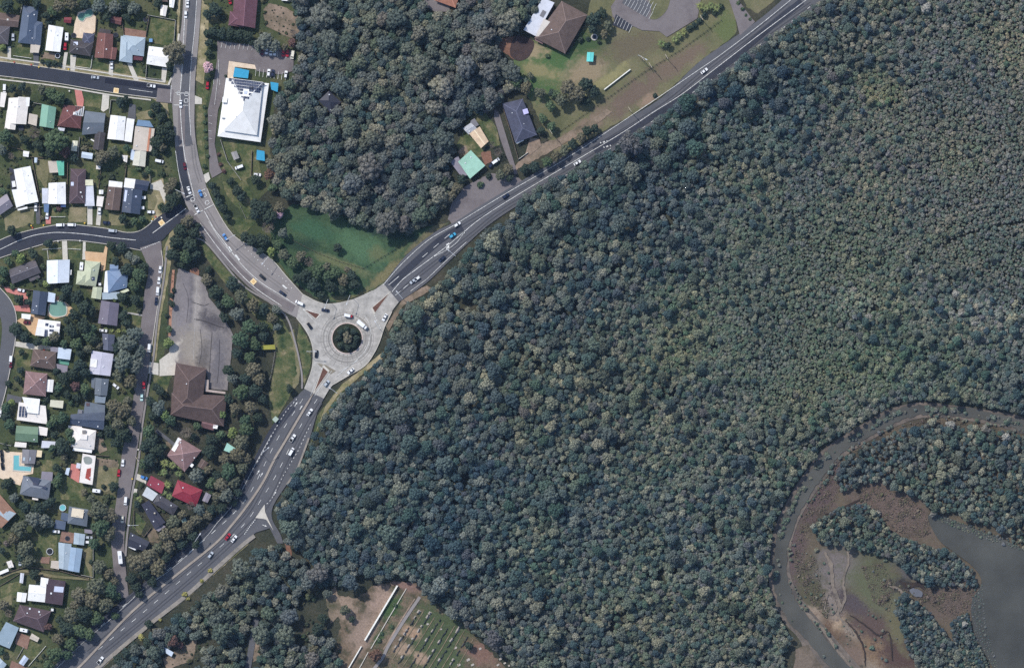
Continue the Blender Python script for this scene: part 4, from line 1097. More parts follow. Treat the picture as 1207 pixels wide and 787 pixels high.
H("house", "navy blue roofed house with a white square wing", "house", [([(147, 221), (168.5, 224.5), (165.5, 253), (144, 250)], 'gable', SLATE, 3.4, .34), ([(148, 210), (160.3, 211.5), (158.5, 222.5), (146.3, 221)], 'flat', W1, 3.1, .02), ([(160.5, 211.5), (177, 214), (174, 225.5), (158.8, 223)], 'gable', NAVY, 3.3, .34)], [("skylight", sq(161, 232, 2.2), 4.6, SKYL), vent(156.5, 224, 4.4), ("air_conditioner", sq(169.8, 233, 4.5, 3.5), .2, ACW, 1.5), ("water_tank", sq(168.5, 245, 3.6), .2, ACW, 1.8), ("roof_panel", [(148, 224), (151, 224.5), (149, 238), (146.5, 237.5)], 4.05, SKYL)], "navy blue house")
# --- second street, lower side
H("house", "long brown grey gable house set askew above the curved lane", "house", [([(11, 318), (42, 306), (49, 321.5), (15, 335)], 'gable', T_GREY, 3.3, .36)], [("verandah_roof", [(34, 328), (46, 324), (48, 327), (36, 332)], 2.5, T_GREY)], "askew brown grey house")
H("house", "square house with a white and ice blue gable roof", "house", [([(56, 307), (83, 306), (82, 333), (56, 334.5)], 'gable', roof_mat((222, 228, 236)), 3.6, .36)], [("awning", [(82.5, 318), (85, 318), (84.5, 324), (82.3, 324)], 2.6, W1)], "white and ice blue house")
H("house", "pale sage green hipped house behind an orange driveway", "house", [([(101, 307), (119, 309), (113.5, 337.5), (98, 336)], 'hip', PALEG, 3.4, .42), ([(92, 319), (106, 320), (104, 337), (90, 335)], 'hip', PALEG, 3.3, .38), ([(110, 338), (121, 338.5), (119.5, 353), (108, 351)], 'gable', PALEG, 2.9, .25)], [("solar_panel", sq(110.5, 328.5, 3.6, 4.4), 4.4, PV), ("water_tank", sq(118, 335, 3), .2, ACW, 1.8), ("patio_deck", [(114, 324), (118, 324), (117, 334), (113.5, 334)], .6, DECK)], "sage green house")
H("house", "steel blue hipped house with a white gable end", "house", [([(127, 319), (152, 316.5), (150, 339), (128, 345)], 'hip', roof_mat((114, 134, 162)), 3.4, .4), ([(130, 311.5), (140, 312), (140, 322), (130, 322)], 'gable', roof_mat((114, 134, 162)), 3.2, .34), ([(121, 345), (142, 344), (139, 352.5), (121, 353)], 'flat', SKYB, 2.8, .03)], [("gable_panel", [(124.5, 320), (127, 319), (129.5, 345), (122.5, 344.5)], 3.3, W1), ("awning", [(144, 333), (151, 332), (151, 336), (144, 337.5)], 2.6, W1), ("awning", [(142, 343.5), (151, 340), (153, 342.5), (144, 346.5)], 2.6, roof_mat((206, 210, 180)))], "steel blue house")
H("house", "dark blue gable house left of a green kidney pool", "house", [([(40, 342), (57, 344.3), (54, 372), (37, 369.5)], 'gable', SLATE, 3.4, .34), ([(57.3, 344), (66, 346), (64.8, 356.5), (56, 355.5)], 'flat', WB, 2.7, .03)], [("patio_deck", [(65.5, 348.5), (69, 349.5), (68, 356), (64.8, 355.5)], .5, plain("deck_timber", (150, 112, 90), .8))], "dark blue gable house")
H("house", "mauve grey gable house facing the side street below the steel blue one", "house", [([(120, 354), (141, 357.5), (138.5, 384), (116, 381)], 'gable', roof_mat((112, 106, 120)), 3.3, .3)], (), "mauve grey house")
# --- curved lane
H("house", "white house with a column and grid of dark solar panels", "house", [([(46, 376), (72, 379), (70, 398.5), (42, 395)], 'gable', W1, 3.5, .1)], [("solar_panel", [(54.3, 380.5), (58, 381), (56.4, 397), (52.6, 396.5)], 4.05, PV)] + [("solar_panel", sq(61.5, 384.5 + 5 * i, 5.2, 2.6, .12), 4.15, PV) for i in range(3)] + [("pergola", [(67.5, 381), (72, 381.5), (70.5, 393), (66.5, 392.5)], 3.9, roof_mat((150, 144, 150)))], "white house with solar grid")
H("garage", "small white garage beside the orange paved yard", "garage", [([(26, 369.5), (37, 370.5), (36, 376.5), (26, 375)], 'flat', W1, 2.7, .02)])
H("house", "brown hipped house with a white and teal wing beside the curved lane", "house", [([(40, 411), (67, 415), (66, 436), (36, 431)], 'hip', T_BROWN, 3.4, .45), ([(69.5, 409), (85, 411.5), (83, 424), (68, 422)], 'flat', WB, 3.0, .03), ([(67, 428.5), (80.5, 431), (79.5, 440), (68, 437)], 'flat', LILAC, 2.7, .02)], [("pool_cover", [(69, 423), (82, 425), (81, 430.5), (68, 428)], .3, roof_mat((92, 150, 132))), vent(55, 421, 5.4), ("carport_slab", [(60, 408.5), (69.5, 409.5), (68.5, 415), (60, 414)], 2.6, LILAC)], "brown house with teal wing")
H("house", "large pale lilac flat house beside the tall grey tree", "house", [([(109, 413), (134.5, 417), (130.5, 443), (105, 440)], 'gable', roof_mat((192, 190, 204)), 3.5, .12)], [("skylight", [(107.5, 422.5), (115.5, 423.5), (114.5, 433), (106.5, 432)], 4.3, W1, .4)], "pale lilac house")
H("house", "small slate gable house above the pale lilac one", "house", [([(121, 392.5), (136, 394.5), (134, 414), (122, 412)], 'gable', roof_mat((88, 92, 108)), 3.2, .34)], (), "small slate house")
H("house", "taupe hipped house with a white shed by the curved lane", "house", [([(31, 437), (56.5, 440), (54.5, 467), (28, 464)], 'hip', T_PINK, 3.4, .42)], [("pipe_vent", sq(52.5, 450, 1.3), 5, CONE, .3)], "taupe hipped house")
H("garden_shed", "bright white upright shed beside the taupe hipped house", "shed", [([(56, 447), (64, 447.3), (62.5, 462), (54, 461)], 'gable', W1, 2.5, .15)])
H("house", "grey blue gable house with a lower matching annex below the lilac house", "house", [([(113, 445), (129, 446.5), (126.5, 466.5), (112, 465)], 'gable', GREYB, 3.2, .28), ([(112.3, 466), (125.3, 467.3), (124, 475), (112, 474.3)], 'flat', roof_mat((126, 138, 150)), 2.7, .02)], [("side_roof", [(108.3, 445), (112.7, 445.4), (111.7, 458), (107.8, 456)], 2.5, GREYB)], "grey blue annexed house")
H("house", "white two level house with three long solar strips", "house", [([(23, 473.5), (54.5, 478), (56.5, 499.5), (20.3, 494.5)], 'flat', W2, 3.3, .02), ([(27, 467.5), (48, 470), (46, 487.5), (33, 486)], 'flat', W1, 4.4, .02)], [("solar_panel", [(23.8 + 3.4 * i, 478.2 + .3 * i), (26.4 + 3.4 * i, 478.5 + .3 * i), (25.4 + 3.4 * i, 491 + .3 * i), (22.8 + 3.4 * i, 490.7 + .3 * i)], 4.1 + .7 * (i == 2), PV, .15) for i in range(3)] + [vent(43, 489, 4.2)], "white house with solar strips")
H("shade_sail", "beige canvas shade over a backyard beside the solar strip house", "canopy", [([(60, 471), (75.5, 472), (74.5, 481), (59, 479)], 'flat', roof_mat((206, 202, 180)), 2.6, .02, 1)])
H("house", "slate blue stepped house with a grey upper wing", "house", [([(84, 488), (124.5, 485), (123, 506.5), (83, 499.5)], 'gable', SLATE, 3.4, .25), ([(101, 473), (124.5, 477), (124, 489), (99, 487)], 'flat', GREYB, 3.4, .03), ([(92.5, 482), (99, 483), (98, 490), (91.5, 489)], 'flat', GREYB, 3.0, .02)], [("roof_hatch", sq(104.3, 476.3, 4, 3.6), 4.0, roof_mat((90, 70, 70)), .3), ("roof_hatch", sq(95.5, 485, 4, 4), 3.4, GREY, .3)], "slate blue stepped house")
H("house", "weathered green gable house with white side awnings", "house", [([(20, 501), (46, 503), (45.3, 521), (18.5, 519)], 'gable', GREEN, 3.3, .3), ([(46.3, 502), (57, 504), (55.7, 513.5), (45.8, 512)], 'flat', W2, 2.8, .02), ([(18.5, 520.3), (32, 521.5), (31.3, 527.3), (17.3, 526)], 'flat', W2, 2.6, .02)], (), "weathered green house")
H("garden_shed", "low white shed below the weathered green gable house", "shed", [([(50, 519), (66, 520), (64.5, 527.5), (49, 527.5)], 'flat', W3, 2.4, .02)])
H("house", "white hipped house with a square roof lantern", "house", [([(86.5, 502), (114, 507), (111.5, 529.5), (84, 526)], 'hip', W2, 3.4, .34), ([(88, 525), (109.5, 528.5), (108.5, 533.5), (86, 530.5)], 'flat', W1, 2.8, .02), ([(81, 501), (97, 502), (97, 506), (81, 505)], 'flat', W2, 2.7, .02)], [("roof_lantern", sq(100, 508.5, 4.4, 4), 4.6, roof_mat((130, 126, 124)), .6), ("roof_lantern", sq(99.5, 514.5, 8.5, 6, .1), 5.0, W2, .5)], "white lantern house")
H("house", "white long house with a red stained roof and red deck", "house", [([(98, 534), (113.5, 537), (109.5, 571), (94, 568)], 'flat', W2, 3.3, .02)], [("roof_stain", [(103, 552), (108, 551), (107, 566), (101, 563)], 3.65, roof_mat((160, 76, 68), 'tile'), .06), ("roof_panel", smooth_path([(99, 539), (104, 537.5), (109, 540), (108, 546), (101, 546)], 3, True), 3.65, roof_mat((140, 146, 140)), .05), ("awning", [(91, 545), (96, 546), (95, 552), (90, 551)], 2.6, W3), ("awning", [(79, 551), (83, 551), (81, 560), (77, 558)], 2.4, WB)], "red stained white house")
H("pool_house", "grey pool house beside the L shaped pool", "pool house", [([(27, 529), (44, 530), (41.5, 546.5), (26, 545.5)], 'gable', GREY, 2.9, .2), ([(44.2, 530), (50.3, 530.6), (49.3, 538.5), (43.3, 538)], 'flat', roof_mat((226, 206, 170)), 2.5, .02)], [("skylight", [(28, 538.5), (37, 538.5), (36.5, 542.5), (27.5, 542.5)], 3.6, SKYB)], "grey pool house")
H("house", "grey hipped house with a dark notch below the pool", "house", [([(28, 560), (61, 566), (58, 588.5), (24, 582)], 'hip', roof_mat((112, 118, 128)), 3.5, .42), ([(50, 555), (63, 556), (62, 569), (48.5, 568)], 'flat', LILAC, 3.4, .02)], [("courtyard_roof", [(33.5, 560.5), (48, 563), (46, 571), (56, 573), (55, 576), (40, 573), (40, 568)], 5.5, NAVY, .1), ("awning", sq(42, 587.5, 7, 2.4, .12), 2.6, W2)], "grey notched house")  # thin navy sheet over the roof draws the dark notch
H("house", "house with brown and blue roof slopes at the left frame edge", "house", [([(-16, 598), (0, 581.5), (20, 604.5), (2, 622)], 'gable', T_TAN, 3.4, .34)], [("roof_panel", [(19.6, 604.4), (10.7, 613), (-6, 601), (-6, 594)], 3.75, SKYB, .08)], "brown and blue edge house")
H("house", "grey house with a cream square terrace roof near the small round pool", "house", [([(82, 596), (105, 600), (103, 620), (80, 616)], 'hip', GREYB, 3.4, .3), ([(66, 612), (78.5, 614), (77, 624), (64.5, 622)], 'flat', SLATE2, 2.8, .02), ([(73, 603), (82, 605), (81, 614), (72, 612)], 'flat', SLATE2, 2.8, .02)], [("terrace_roof", [(86, 598), (100, 600), (98.5, 610), (84.5, 608)], 5.0, roof_mat((222, 208, 184)), .15), ("verandah_roof", [(100, 623), (110, 624), (109, 628.5), (100, 627.5)], 2.5, LILAC)], "cream terraced grey house")
H("garage", "square pale blue garage below the cream terraced grey house", "garage", [([(88, 627), (101, 629), (99.5, 642), (87, 640.5)], 'gable', SKYB, 2.8, .12)])
H("house", "broad pale blue gable house right of the round trampoline", "house", [([(69.5, 638.5), (85, 640.5), (81, 671.5), (70, 669)], 'gable', SKYB, 3.4, .22), ([(83.5, 644), (98, 646), (94, 674), (80.5, 671.5)], 'gable', roof_mat((146, 168, 190)), 3.4, .2), ([(61, 660), (71, 660.5), (70, 670.5), (60, 668.5)], 'flat', BEIGE, 2.7, .02)], (), "broad pale blue house")
H("house", "white house joined to a dark maroon wing with skylights", "house", [([(35, 688), (55.5, 690), (53.5, 709), (33, 707)], 'gable', W1, 3.3, .12), ([(56, 681), (78, 684), (74, 712.5), (53.8, 709.5)], 'flat', DARKM, 3.5, .02), ([(49, 679.5), (58, 681), (56, 692), (48, 690)], 'flat', W1, 3.7, .02)], [("skylight", [(65, 690), (76, 691), (75, 697.5), (64, 696.5)], 4.0, SKYL), vent(61, 698.5, 4, 2)], "white and maroon house")
H("garden_shed", "square white shed left of the white and maroon house", "shed", [([(21, 697), (32.3, 698.3), (30.5, 709), (20, 708)], 'gable', W1, 2.5, .15)])
H("garden_shed", "narrow pale shed above the square white shed", "shed", [([(24.5, 674.5), (29, 675), (27.5, 687), (23.5, 686)], 'gable', W3, 2.3, .15)])
H("house", "dark brown hipped house below the white and maroon house", "house", [([(24, 712), (61, 719.5), (52, 744), (16, 731)], 'hip', T_DBROWN, 3.4, .42)], [vent(36, 716.5, 4.4, 2), vent(47, 720, 4.6, 2), ("water_tank", sq(62, 718, 3), .1, ACW, 2.2)], "dark brown hipped house")
H("house", "grey blue square house tilted at the lower left edge", "house", [([(8, 732), (23, 739), (12, 763.5), (-6, 756)], 'flat', roof_mat((140, 158, 170)), 3.4, .02)], (), "tilted grey blue house")
H("garden_shed", "beige shed between the dark brown hipped house and a lawn", "shed", [([(38, 745.5), (47, 751), (44.5, 756), (35, 751.5)], 'gable', BEIGE, 2.4, .2)])
H("garden_shed", "small white and blue shed on the lower left lawn", "shed", [([(29, 771), (34.3, 775.3), (28, 784), (22.5, 780.5)], 'gable', roof_mat((186, 196, 214)), 2.3, .2)])
H("house", "ice blue roof cut by the lower left corner", "house", [([(0, 774), (8.5, 782), (0, 794), (-10, 786)], 'gable', SKYB, 3.2, .2)])
H("garden_shed", "long white shed against the left edge above the back lane", "shed", [([(0, 673), (10, 669), (11, 672.5), (0, 677)], 'flat', W1, 2.4, .02)])
H("garden_shed", "white boxy shed with vents near the left edge back lane", "shed", [([(8, 661.5), (14, 659.5), (17, 667.5), (11, 669)], 'flat', W2, 2.6, .02)], [vent(12, 663, 2.9), vent(13.5, 666.5, 2.9)])
# --- between side street and the south road
H("church_hall", "large dark brown tiled hall with an L shaped hipped roof", "hall", [([(208, 427.5), (244, 434), (238, 484), (201.5, 489)], 'hip', T_PURP if False else roof_mat((90, 75, 71), 'tile'), 4.6, .5), ([(203, 463), (268, 466), (264, 502), (202, 488.5)], 'hip', roof_mat((90, 75, 71), 'tile'), 4.6, .5), ([(240, 492), (257, 496), (252, 507), (237, 503)], 'gable', roof_mat((110, 82, 82), 'tile'), 3.8, .4)], [("awning", [(252, 500), (257.5, 501), (256.5, 505), (251.5, 504.3)], 5.0, W1), ("porch_roof", [(242, 447), (246.5, 447.5), (246, 459), (266, 461.5), (266, 464), (242, 461)], 3.0, roof_mat((176, 160, 152))), vent(221, 452, 7, 1.2)], "brown L shaped hall", wall='brick')
H("house", "pinkish brown hipped house with a long white roof strip", "house", [([(212, 515), (238, 530.5), (218, 555.5), (197, 536.5)], 'hip', T_PINK, 3.4, .42)], [("skylight", [(210.5, 515), (214.5, 517.5), (206.5, 532), (202.5, 529.5)], 4.1, W1, .3), ("awning", sq(225.8, 547.5, 5, 4, .6), 3.2, W1), vent(229.5, 539, 4.6), vent(215.5, 541.5, 5)], "pinkish brown house")
H("house", "rose red skillion house with a white car under its eave", "house", [([(178.5, 560), (195.5, 569), (191, 581.5), (173, 571)], 'flat', REDM, 3.2, .04)], (), "rose red house")
H("garage", "square silver garage joined to a long dark roof", "garage", [([(173.5, 573), (186.5, 581.5), (180, 590), (168, 583)], 'flat', roof_mat((196, 200, 202)), 2.8, .02)])
H("house", "long charcoal hipped house below the rose red roof", "house", [([(186.8, 581.5), (210.5, 596), (204.5, 607), (180.5, 592)], 'hip', roof_mat((70, 68, 74)), 3.3, .34)], (), "long charcoal house")
H("house", "black blue gable house with a grey annex beside the charcoal house", "house", [([(167, 594), (176, 589), (195.5, 615), (183, 623.5)], 'gable', roof_mat((58, 58, 72)), 3.3, .36), ([(183, 623), (191, 617), (196, 620), (187, 626)], 'flat', LILAC, 2.8, .02)], [("chimney", sq(183, 604, 1.6, 1.6), 4.6, WALLS['cream'], 1)], "black blue gable house")
H("house", "crimson hipped house with a raised square centre", "house", [([(210, 565), (239, 577), (231.5, 597), (203, 584)], 'hip', CRIMSON, 3.4, .42)], (), "crimson house")
H("house", "near black roof at the foot of the side street beside a trailer", "house", [([(154, 626.5), (177, 638), (171, 649), (150.5, 643)], 'gable', roof_mat((56, 58, 70)), 3.2, .3)], (), "near black roof")
H("garden_shed", "mauve shed half hidden right of the crimson house", "shed", [([(243, 579.5), (249.5, 583), (245, 592), (238.5, 589.5)], 'gable', LILAC, 2.5, .15)])
H("garden_shed", "pale teal shed among trees beside the south road", "shed", [([(268, 521.5), (278, 528), (272.5, 533.5), (264, 530.5)], 'flat', roof_mat((160, 206, 192)), 2.6, .03)])
H("garden_shed", "tiny pale green shed in the trees right of the black blue house", "shed", [([(214, 612), (219, 609.5), (220.5, 613.5), (216, 616)], 'flat', roof_mat((170, 196, 186)), 2.4, .03)])
H("garden_shed", "brown shed hidden behind the pinkish brown house", "shed", [([(238, 540), (246, 545), (240, 553), (233, 549)], 'gable', T_BROWN, 2.6, .2)])
H("carport", "ice blue carport among trees on the south verge of the south road", "carport", [([(195, 762), (205, 768), (202.5, 773), (192, 766.5)], 'flat', WB, 2.7, .03)])
H("bus_shelter", "pale square bus shelter roof at the kerb of the south road", "shelter", [([(321, 494), (325, 490), (329, 493.5), (325, 498)], 'flat', roof_mat((170, 184, 170)), 2.6, .02, 1)])
H("sign_board", "long yellow green roofed shelter in the park left of the roundabout", "shelter", [([(308, 407), (324, 406), (325, 411.5), (309, 412)], 'flat', roof_mat((150, 146, 60)), 2.6, .02, 1)])
# --- hotel
hq_o = [(267, 92.5), (317.5, 99), (307.5, 168), (257, 161)]
hq_i = [(273.5, 92.8), (310.5, 97.6), (303.5, 160), (264.5, 154.5)]
pvs = []
def pvrow(x0, x1, y0, y1, z):
    f_ = lambda x, y: (230 + x / 7.87, 90 + y / 7.87)
    n = max(1, round((x1 - x0) / 26))
    out = []
    for i in range(n):
        a, b = x0 + (x1 - x0) * i / n + .8, x0 + (x1 - x0) * (i + 1) / n - .8
        sa, sb = (a - x0) * .13, (b - x0) * .13
        out.append(("solar_panel", [f_(a, y0 + sa), f_(b, y0 + sb), f_(b - 3, y1 + sb), f_(a - 3, y1 + sa)], z, PV, .12))
    return out
H("hotel", "very large white hipped hotel with rows of solar panels and a car park", "hotel", [(hq_o, 'hip', W1, 4.2, .16), (hq_i, 'hip', W1, 6.2, .42)],
  sum([pvrow(*a_) for a_ in ((318, 650, 22, 46, 7), (342, 630, 52, 76, 8), (370, 622, 84, 108, 9), (398, 455, 116, 138, 9), (508, 612, 100, 148, 9), (410, 450, 148, 170, 10), (505, 532, 160, 184, 10), (432, 510, 188, 210, 11), (456, 474, 214, 240, 11))], []) + [
   ("skylight", [(288.5, 107.5), (292.5, 108), (292, 112), (288, 111.6)], 9.9, SKYL, .2)] + [("dormer", sq(264.5 + 1.2 * k, 118.5 + 18 * (1 - k), 6, 6, .13), 5.6, W1, 1.0) for k in range(2)], "white hotel with solar panels", wall='white')
for q, lb in (([(277, 80), (294, 83.5), (292.5, 93), (275, 91)], "blue shade sail over the hotel terrace below the car park"), ([(319, 97), (328.5, 98.5), (327.5, 109), (320, 106)], "blue shade sail at the hotel's right edge"), ([(303, 177), (312, 178.5), (312.5, 190), (302.5, 188.5)], "blue shade sail on the lawn below the hotel")):
    H("shade_sail", lb, "shade sail", [(q, 'flat', SHADE, 2.9, .03, 1)], group="blue shade sails around the hotel")
H("garden_shed", "grey gazebo roof on the lawn below the hotel", "gazebo", [([(272.5, 180), (279, 178), (282.5, 186.5), (276, 189)], 'gable', roof_mat((150, 146, 144)), 2.6, .25)])
H("house", "purple brown tiled house at the top beside the main road", "house", [([(277, -14), (305, -10), (301, 34), (274, 29)], 'gable', T_PURP, 3.5, .36), ([(271.5, 14), (290, 16), (288, 33), (269.5, 30.5)], 'hip', T_PURP, 3.3, .34)], (), "purple brown house")
# --- middle and north
H("house", "lone dark navy hipped roof deep in the wood", "house", [([(376, 119), (388, 107.5), (402.5, 121), (390, 134)], 'hip', roof_mat((50, 52, 64)), 3.4, .4)], (), "navy roof in the wood")
H("house", "terracotta roof cut by the top edge above the wood", "house", [([(515, -8), (542, -6), (537, 10), (512, 1)], 'hip', roof_mat((160, 112, 92), 'tile'), 3.4, .3)])
H("club_house", "big brown hipped hall with white flat wings at the top", "hall", [([(662, 2), (692.5, 18.5), (666, 64), (630, 45.5)], 'hip', T_BROWN, 4.4, .42), ([(640, -2), (653.5, 4), (631.5, 43.5), (617, 36)], 'flat', W3, 3.8, .02), ([(641, 23), (654, 29.5), (648, 42.5), (631.5, 44)], 'flat', roof_mat((208, 200, 190)), 5.0, .02)], [("skylight", sq(640, 17, 5, 8, .5), 4.1, GREY), ("porch_roof", [(631, 45), (641, 50), (639.5, 52.5), (630.5, 48)], 3, T_PINK), vent(650, 36, 6)], "big brown hall with white wings", wall='brick')
H("house", "dark slate hipped house with a lilac skylight beside the dirt drive", "house", [([(592, 122.5), (616, 117), (633, 159.5), (607.5, 168.5)], 'hip', T_SLATE, 3.6, .38)], [("skylight", sq(619.5, 132, 6, 6, -.3), 5.2, roof_mat((190, 186, 226)), .2), ("porch_roof", [(608, 167), (616.5, 163.5), (617.5, 166), (609, 170)], 2.8, W1)], "dark slate house")
H("house", "small patched house with grey and rusty cream roofs", "house", [([(545.5, 151.5), (555, 145), (563, 152.5), (552.5, 159)], 'gable', roof_mat((176, 178, 184)), 3.0, .2), ([(553, 158), (565.5, 149.5), (576, 167), (567, 175)], 'gable', roof_mat((212, 186, 156), 'tile'), 3.1, .24), ([(554, 143), (559.5, 139.8), (564.5, 147.5), (559, 151)], 'flat', GREY, 2.7, .03)], (), "small patched house")
H("house", "square mint green skillion house by the forecourt", "house", [([(540, 191), (555, 177.3), (572, 195.5), (554, 211)], 'flat', MINT, 3.6, .02), ([(530.5, 191), (540, 184), (551, 207), (543, 207.5)], 'flat', LILAC, 2.8, .02)], (), "mint green house")
H("site_shed", "small teal container roof on the dry meadow", "shed", [([(692, 62), (700, 62.3), (699, 73.3), (691.2, 73)], 'gable', roof_mat((104, 206, 200)), 2.8, .1)], (), "teal container")
# ------------------------------------------------------------------ pools, trampolines and other yard things
POOLW = {'teal': water_mat("pool_teal", (112, 178, 182)), 'green': water_mat("pool_green", (92, 132, 118)), 'dull': water_mat("pool_dull", (108, 142, 128))}
def pool(q, mat, label, deck=1.1, sm=3, rim=None):
    cx = np.mean([p[0] for p in q]); cy = np.mean([p[1] for p in q])
    ox, oy, _ = P(cx, cy)
    root = empty("swimming_pool", (ox, oy, 0.22))
    tag(root, label, "pool")
    pts = smooth_path(q, sm, True) if sm else [np.array(p, float) for p in q]
    w = ccw([(P(*p)[0] - ox, P(*p)[1] - oy) for p in pts])
    area = Strips()
    v = [Vector((x, y, 0.42)) for x, y in w]
    tri = tessellate_polygon([v])
    mesh("water", v, [t if ((v[t[1]] - v[t[0]]).cross(v[t[2]] - v[t[0]])).z > 0 else t[::-1] for t in tri], mat, root)
    n = len(w); vv, ff = [], []
    for i in range(n):
        a, b, c = np.array(w[i - 1]), np.array(w[i]), np.array(w[(i + 1) % n])
        d = c - a; d /= np.linalg.norm(d) + 1e-9
        o_ = np.array([d[1], -d[0]]) * deck * 0.5
        vv += [(*b, 0.2), (*b, 0.5), (*(b + o_), 0.5), (*(b + o_), 0.2)]
    for i in range(n):
        a, b = 4 * i, 4 * ((i + 1) % n)
        for k in range(3):
            ff.append((a + k, b + k, b + k + 1, a + k + 1))
    mesh("coping", vv, ff, rim or CONC_LIGHT, root)
pool([(92, 20), (95, 16), (100, 15.5), (103, 12), (108, 11.5), (110, 15), (107, 19.5), (101, 21), (98, 25), (94, 24)], POOLW['green'], "kidney shaped green pool on a beige terrace in the first street", .8)
pool([(58, 362), (62, 357), (70, 355), (75, 356.5), (78, 362), (78, 369), (74, 372), (64, 372.5), (59, 369)], POOLW['dull'], "cloudy green kidney pool right of the dark blue gable house", 1.2)
pool([(16.5, 536.5), (22.5, 536.5), (22.5, 549), (37, 550), (36.3, 555), (16, 553.5)], POOLW['teal'], "L shaped turquoise pool beside the grey pool house", 1.6, 0)
def disc(name, parts, x, y, label, cat, group=None):
    ox, oy, _ = P(x, y)
    root = empty(name, (ox, oy, 0))
    tag(root, label, cat, group)
    for pn, r0, r1, z0, z1, mat in parts:
        n = 24
        v, f = [], []
        for i in range(n):
            a = 2 * math.pi * i / n
            c, s = math.cos(a), math.sin(a)
            v += [(r0 * c, r0 * s, z1), (r1 * c, r1 * s, z1), (r1 * c, r1 * s, z0), (r0 * c, r0 * s, z0)]
        for i in range(n):
            a, b = 4 * i, 4 * ((i + 1) % n)
            f += [(a, a + 1, b + 1, b), (a + 1, a + 2, b + 2, b + 1), (a + 3, a, b, b + 3)]
        if r0 < 0.02:
            pass
        mesh(pn, v, f, mat, root)
    return root
TRAMP = plain("trampoline_mat", (26, 28, 36), 0.8)
RIM_D, RIM_W = plain("rim_dark", (48, 56, 76), 0.6), plain("rim_white", (206, 210, 214), 0.5)
for x, y, r, rim, lb in ((68, 66, 1.5, RIM_W, "dark round trampoline below the plain white box house"), (87, 42, 1.5, RIM_D, "dark round trampoline on the beige pool terrace"), (136.5, 41.5, 1.4, RIM_D, "dark round trampoline beside the red brown gable house"), (172, 23.5, 1.5, RIM_D, "dark round trampoline in the grassy yard corner by the fence"), (58.8, 649.5, 2.0, RIM_W, "white rimmed round trampoline on the lawn left of the broad pale blue house"), (79.5, 634, 1.4, RIM_D, "dark round table canopy on the brown terrace above the broad pale blue house")):
    disc("trampoline", [("jump_mat", 0.01, r - .25, .75, .8, TRAMP), ("rim", r - .25, r, .72, .86, rim), ("skirt", r - .1, r - .05, 0.0, .72, RIM_D)], x, y, lb, "trampoline")
disc("round_pool", [("water", 0.01, 1.75, .8, .85, POOLW['teal']), ("rim", 1.75, 2.0, 0, 1.0, RIM_W)], 74, 598, "small round turquoise pool above the slate roofed lower wing", "pool")
disc("round_pond", [("water", 0.01, 1.3, .3, .34, water_mat("pond", (40, 48, 62))), ("rim", 1.3, 2.0, 0, .5, CONCRETE)], 700.5, 44, "small round garden pond with a pale rim beside the big brown hall", "pond")

# ------------------------------------------------------------------ fences and walls
FTIMBER = plain("fence_timber", (120, 106, 92), 0.9, vary=0.15, scale=2); FMETAL = plain("fence_pale", (168, 164, 158), 0.7); FDARK = plain("fence_dark", (62, 64, 66), 0.7); FWHITE = plain("wall_paint_white", (228, 226, 216), 0.7)
def wall_run(name, pts, h, th, mat, label, cat, post=None, step=2.4, base=0.0, group=None, wire=False):
    w = [np.array(P(*p)[:2]) for p in pts]
    o = w[0]
    root = empty(name, (o[0], o[1], base))
    tag(root, label, cat, group)
    v, f = [], []
    for a, b in zip(w, w[1:]):
        d = (b - a) / np.linalg.norm(b - a); q = np.array([-d[1], d[0]]) * th / 2
        k = len(v)
        for p, s in ((a, -1), (a, 1), (b, 1), (b, -1)):
            v.append((*(p + q * s - o), 0.02))
        for p, s in ((a, -1), (a, 1), (b, 1), (b, -1)):
            v.append((*(p + q * s - o), h))
        f += [(k + 4, k + 7, k + 6, k + 5), (k, k + 4, k + 5, k + 1), (k + 1, k + 5, k + 6, k + 2), (k + 2, k + 6, k + 7, k + 3), (k + 3, k + 7, k + 4, k)]
    if wire:
        wv_, wf_ = [], []
        for a, b in zip(w, w[1:]):
            for hh in (.4, .8, 1.2):
                k = len(wv_)
                tv, tf = tube((*(a - o), hh), (*(b - o), hh), .035, .035, 4)
                wv_ += tv; wf_ += [tuple(k + i for i in q) for q in tf]
        v, f = wv_, wf_
    mesh("wire" if wire else "panel" if cat == "fence" else "wall_body", v, f, mat, root)
    if post:
        pv, pf = [], []
        for a, b in zip(w, w[1:]):
            L = np.linalg.norm(b - a); n = max(1, int(L / step))
            for i in range(n + 1):
                c = a + (b - a) * i / n - o
                x, y = c; r = th * .7
                qv, qf = prism([(x - r, y - r), (x + r, y - r), (x + r, y + r), (x - r, y + r)], 0, h + .08)
                k = len(pv); pv += qv; pf += [tuple(k + t for t in q) for q in qf]
        o2 = mesh("post_row", pv, pf, post, root)
        o2["kind"] = "stuff"
    return root
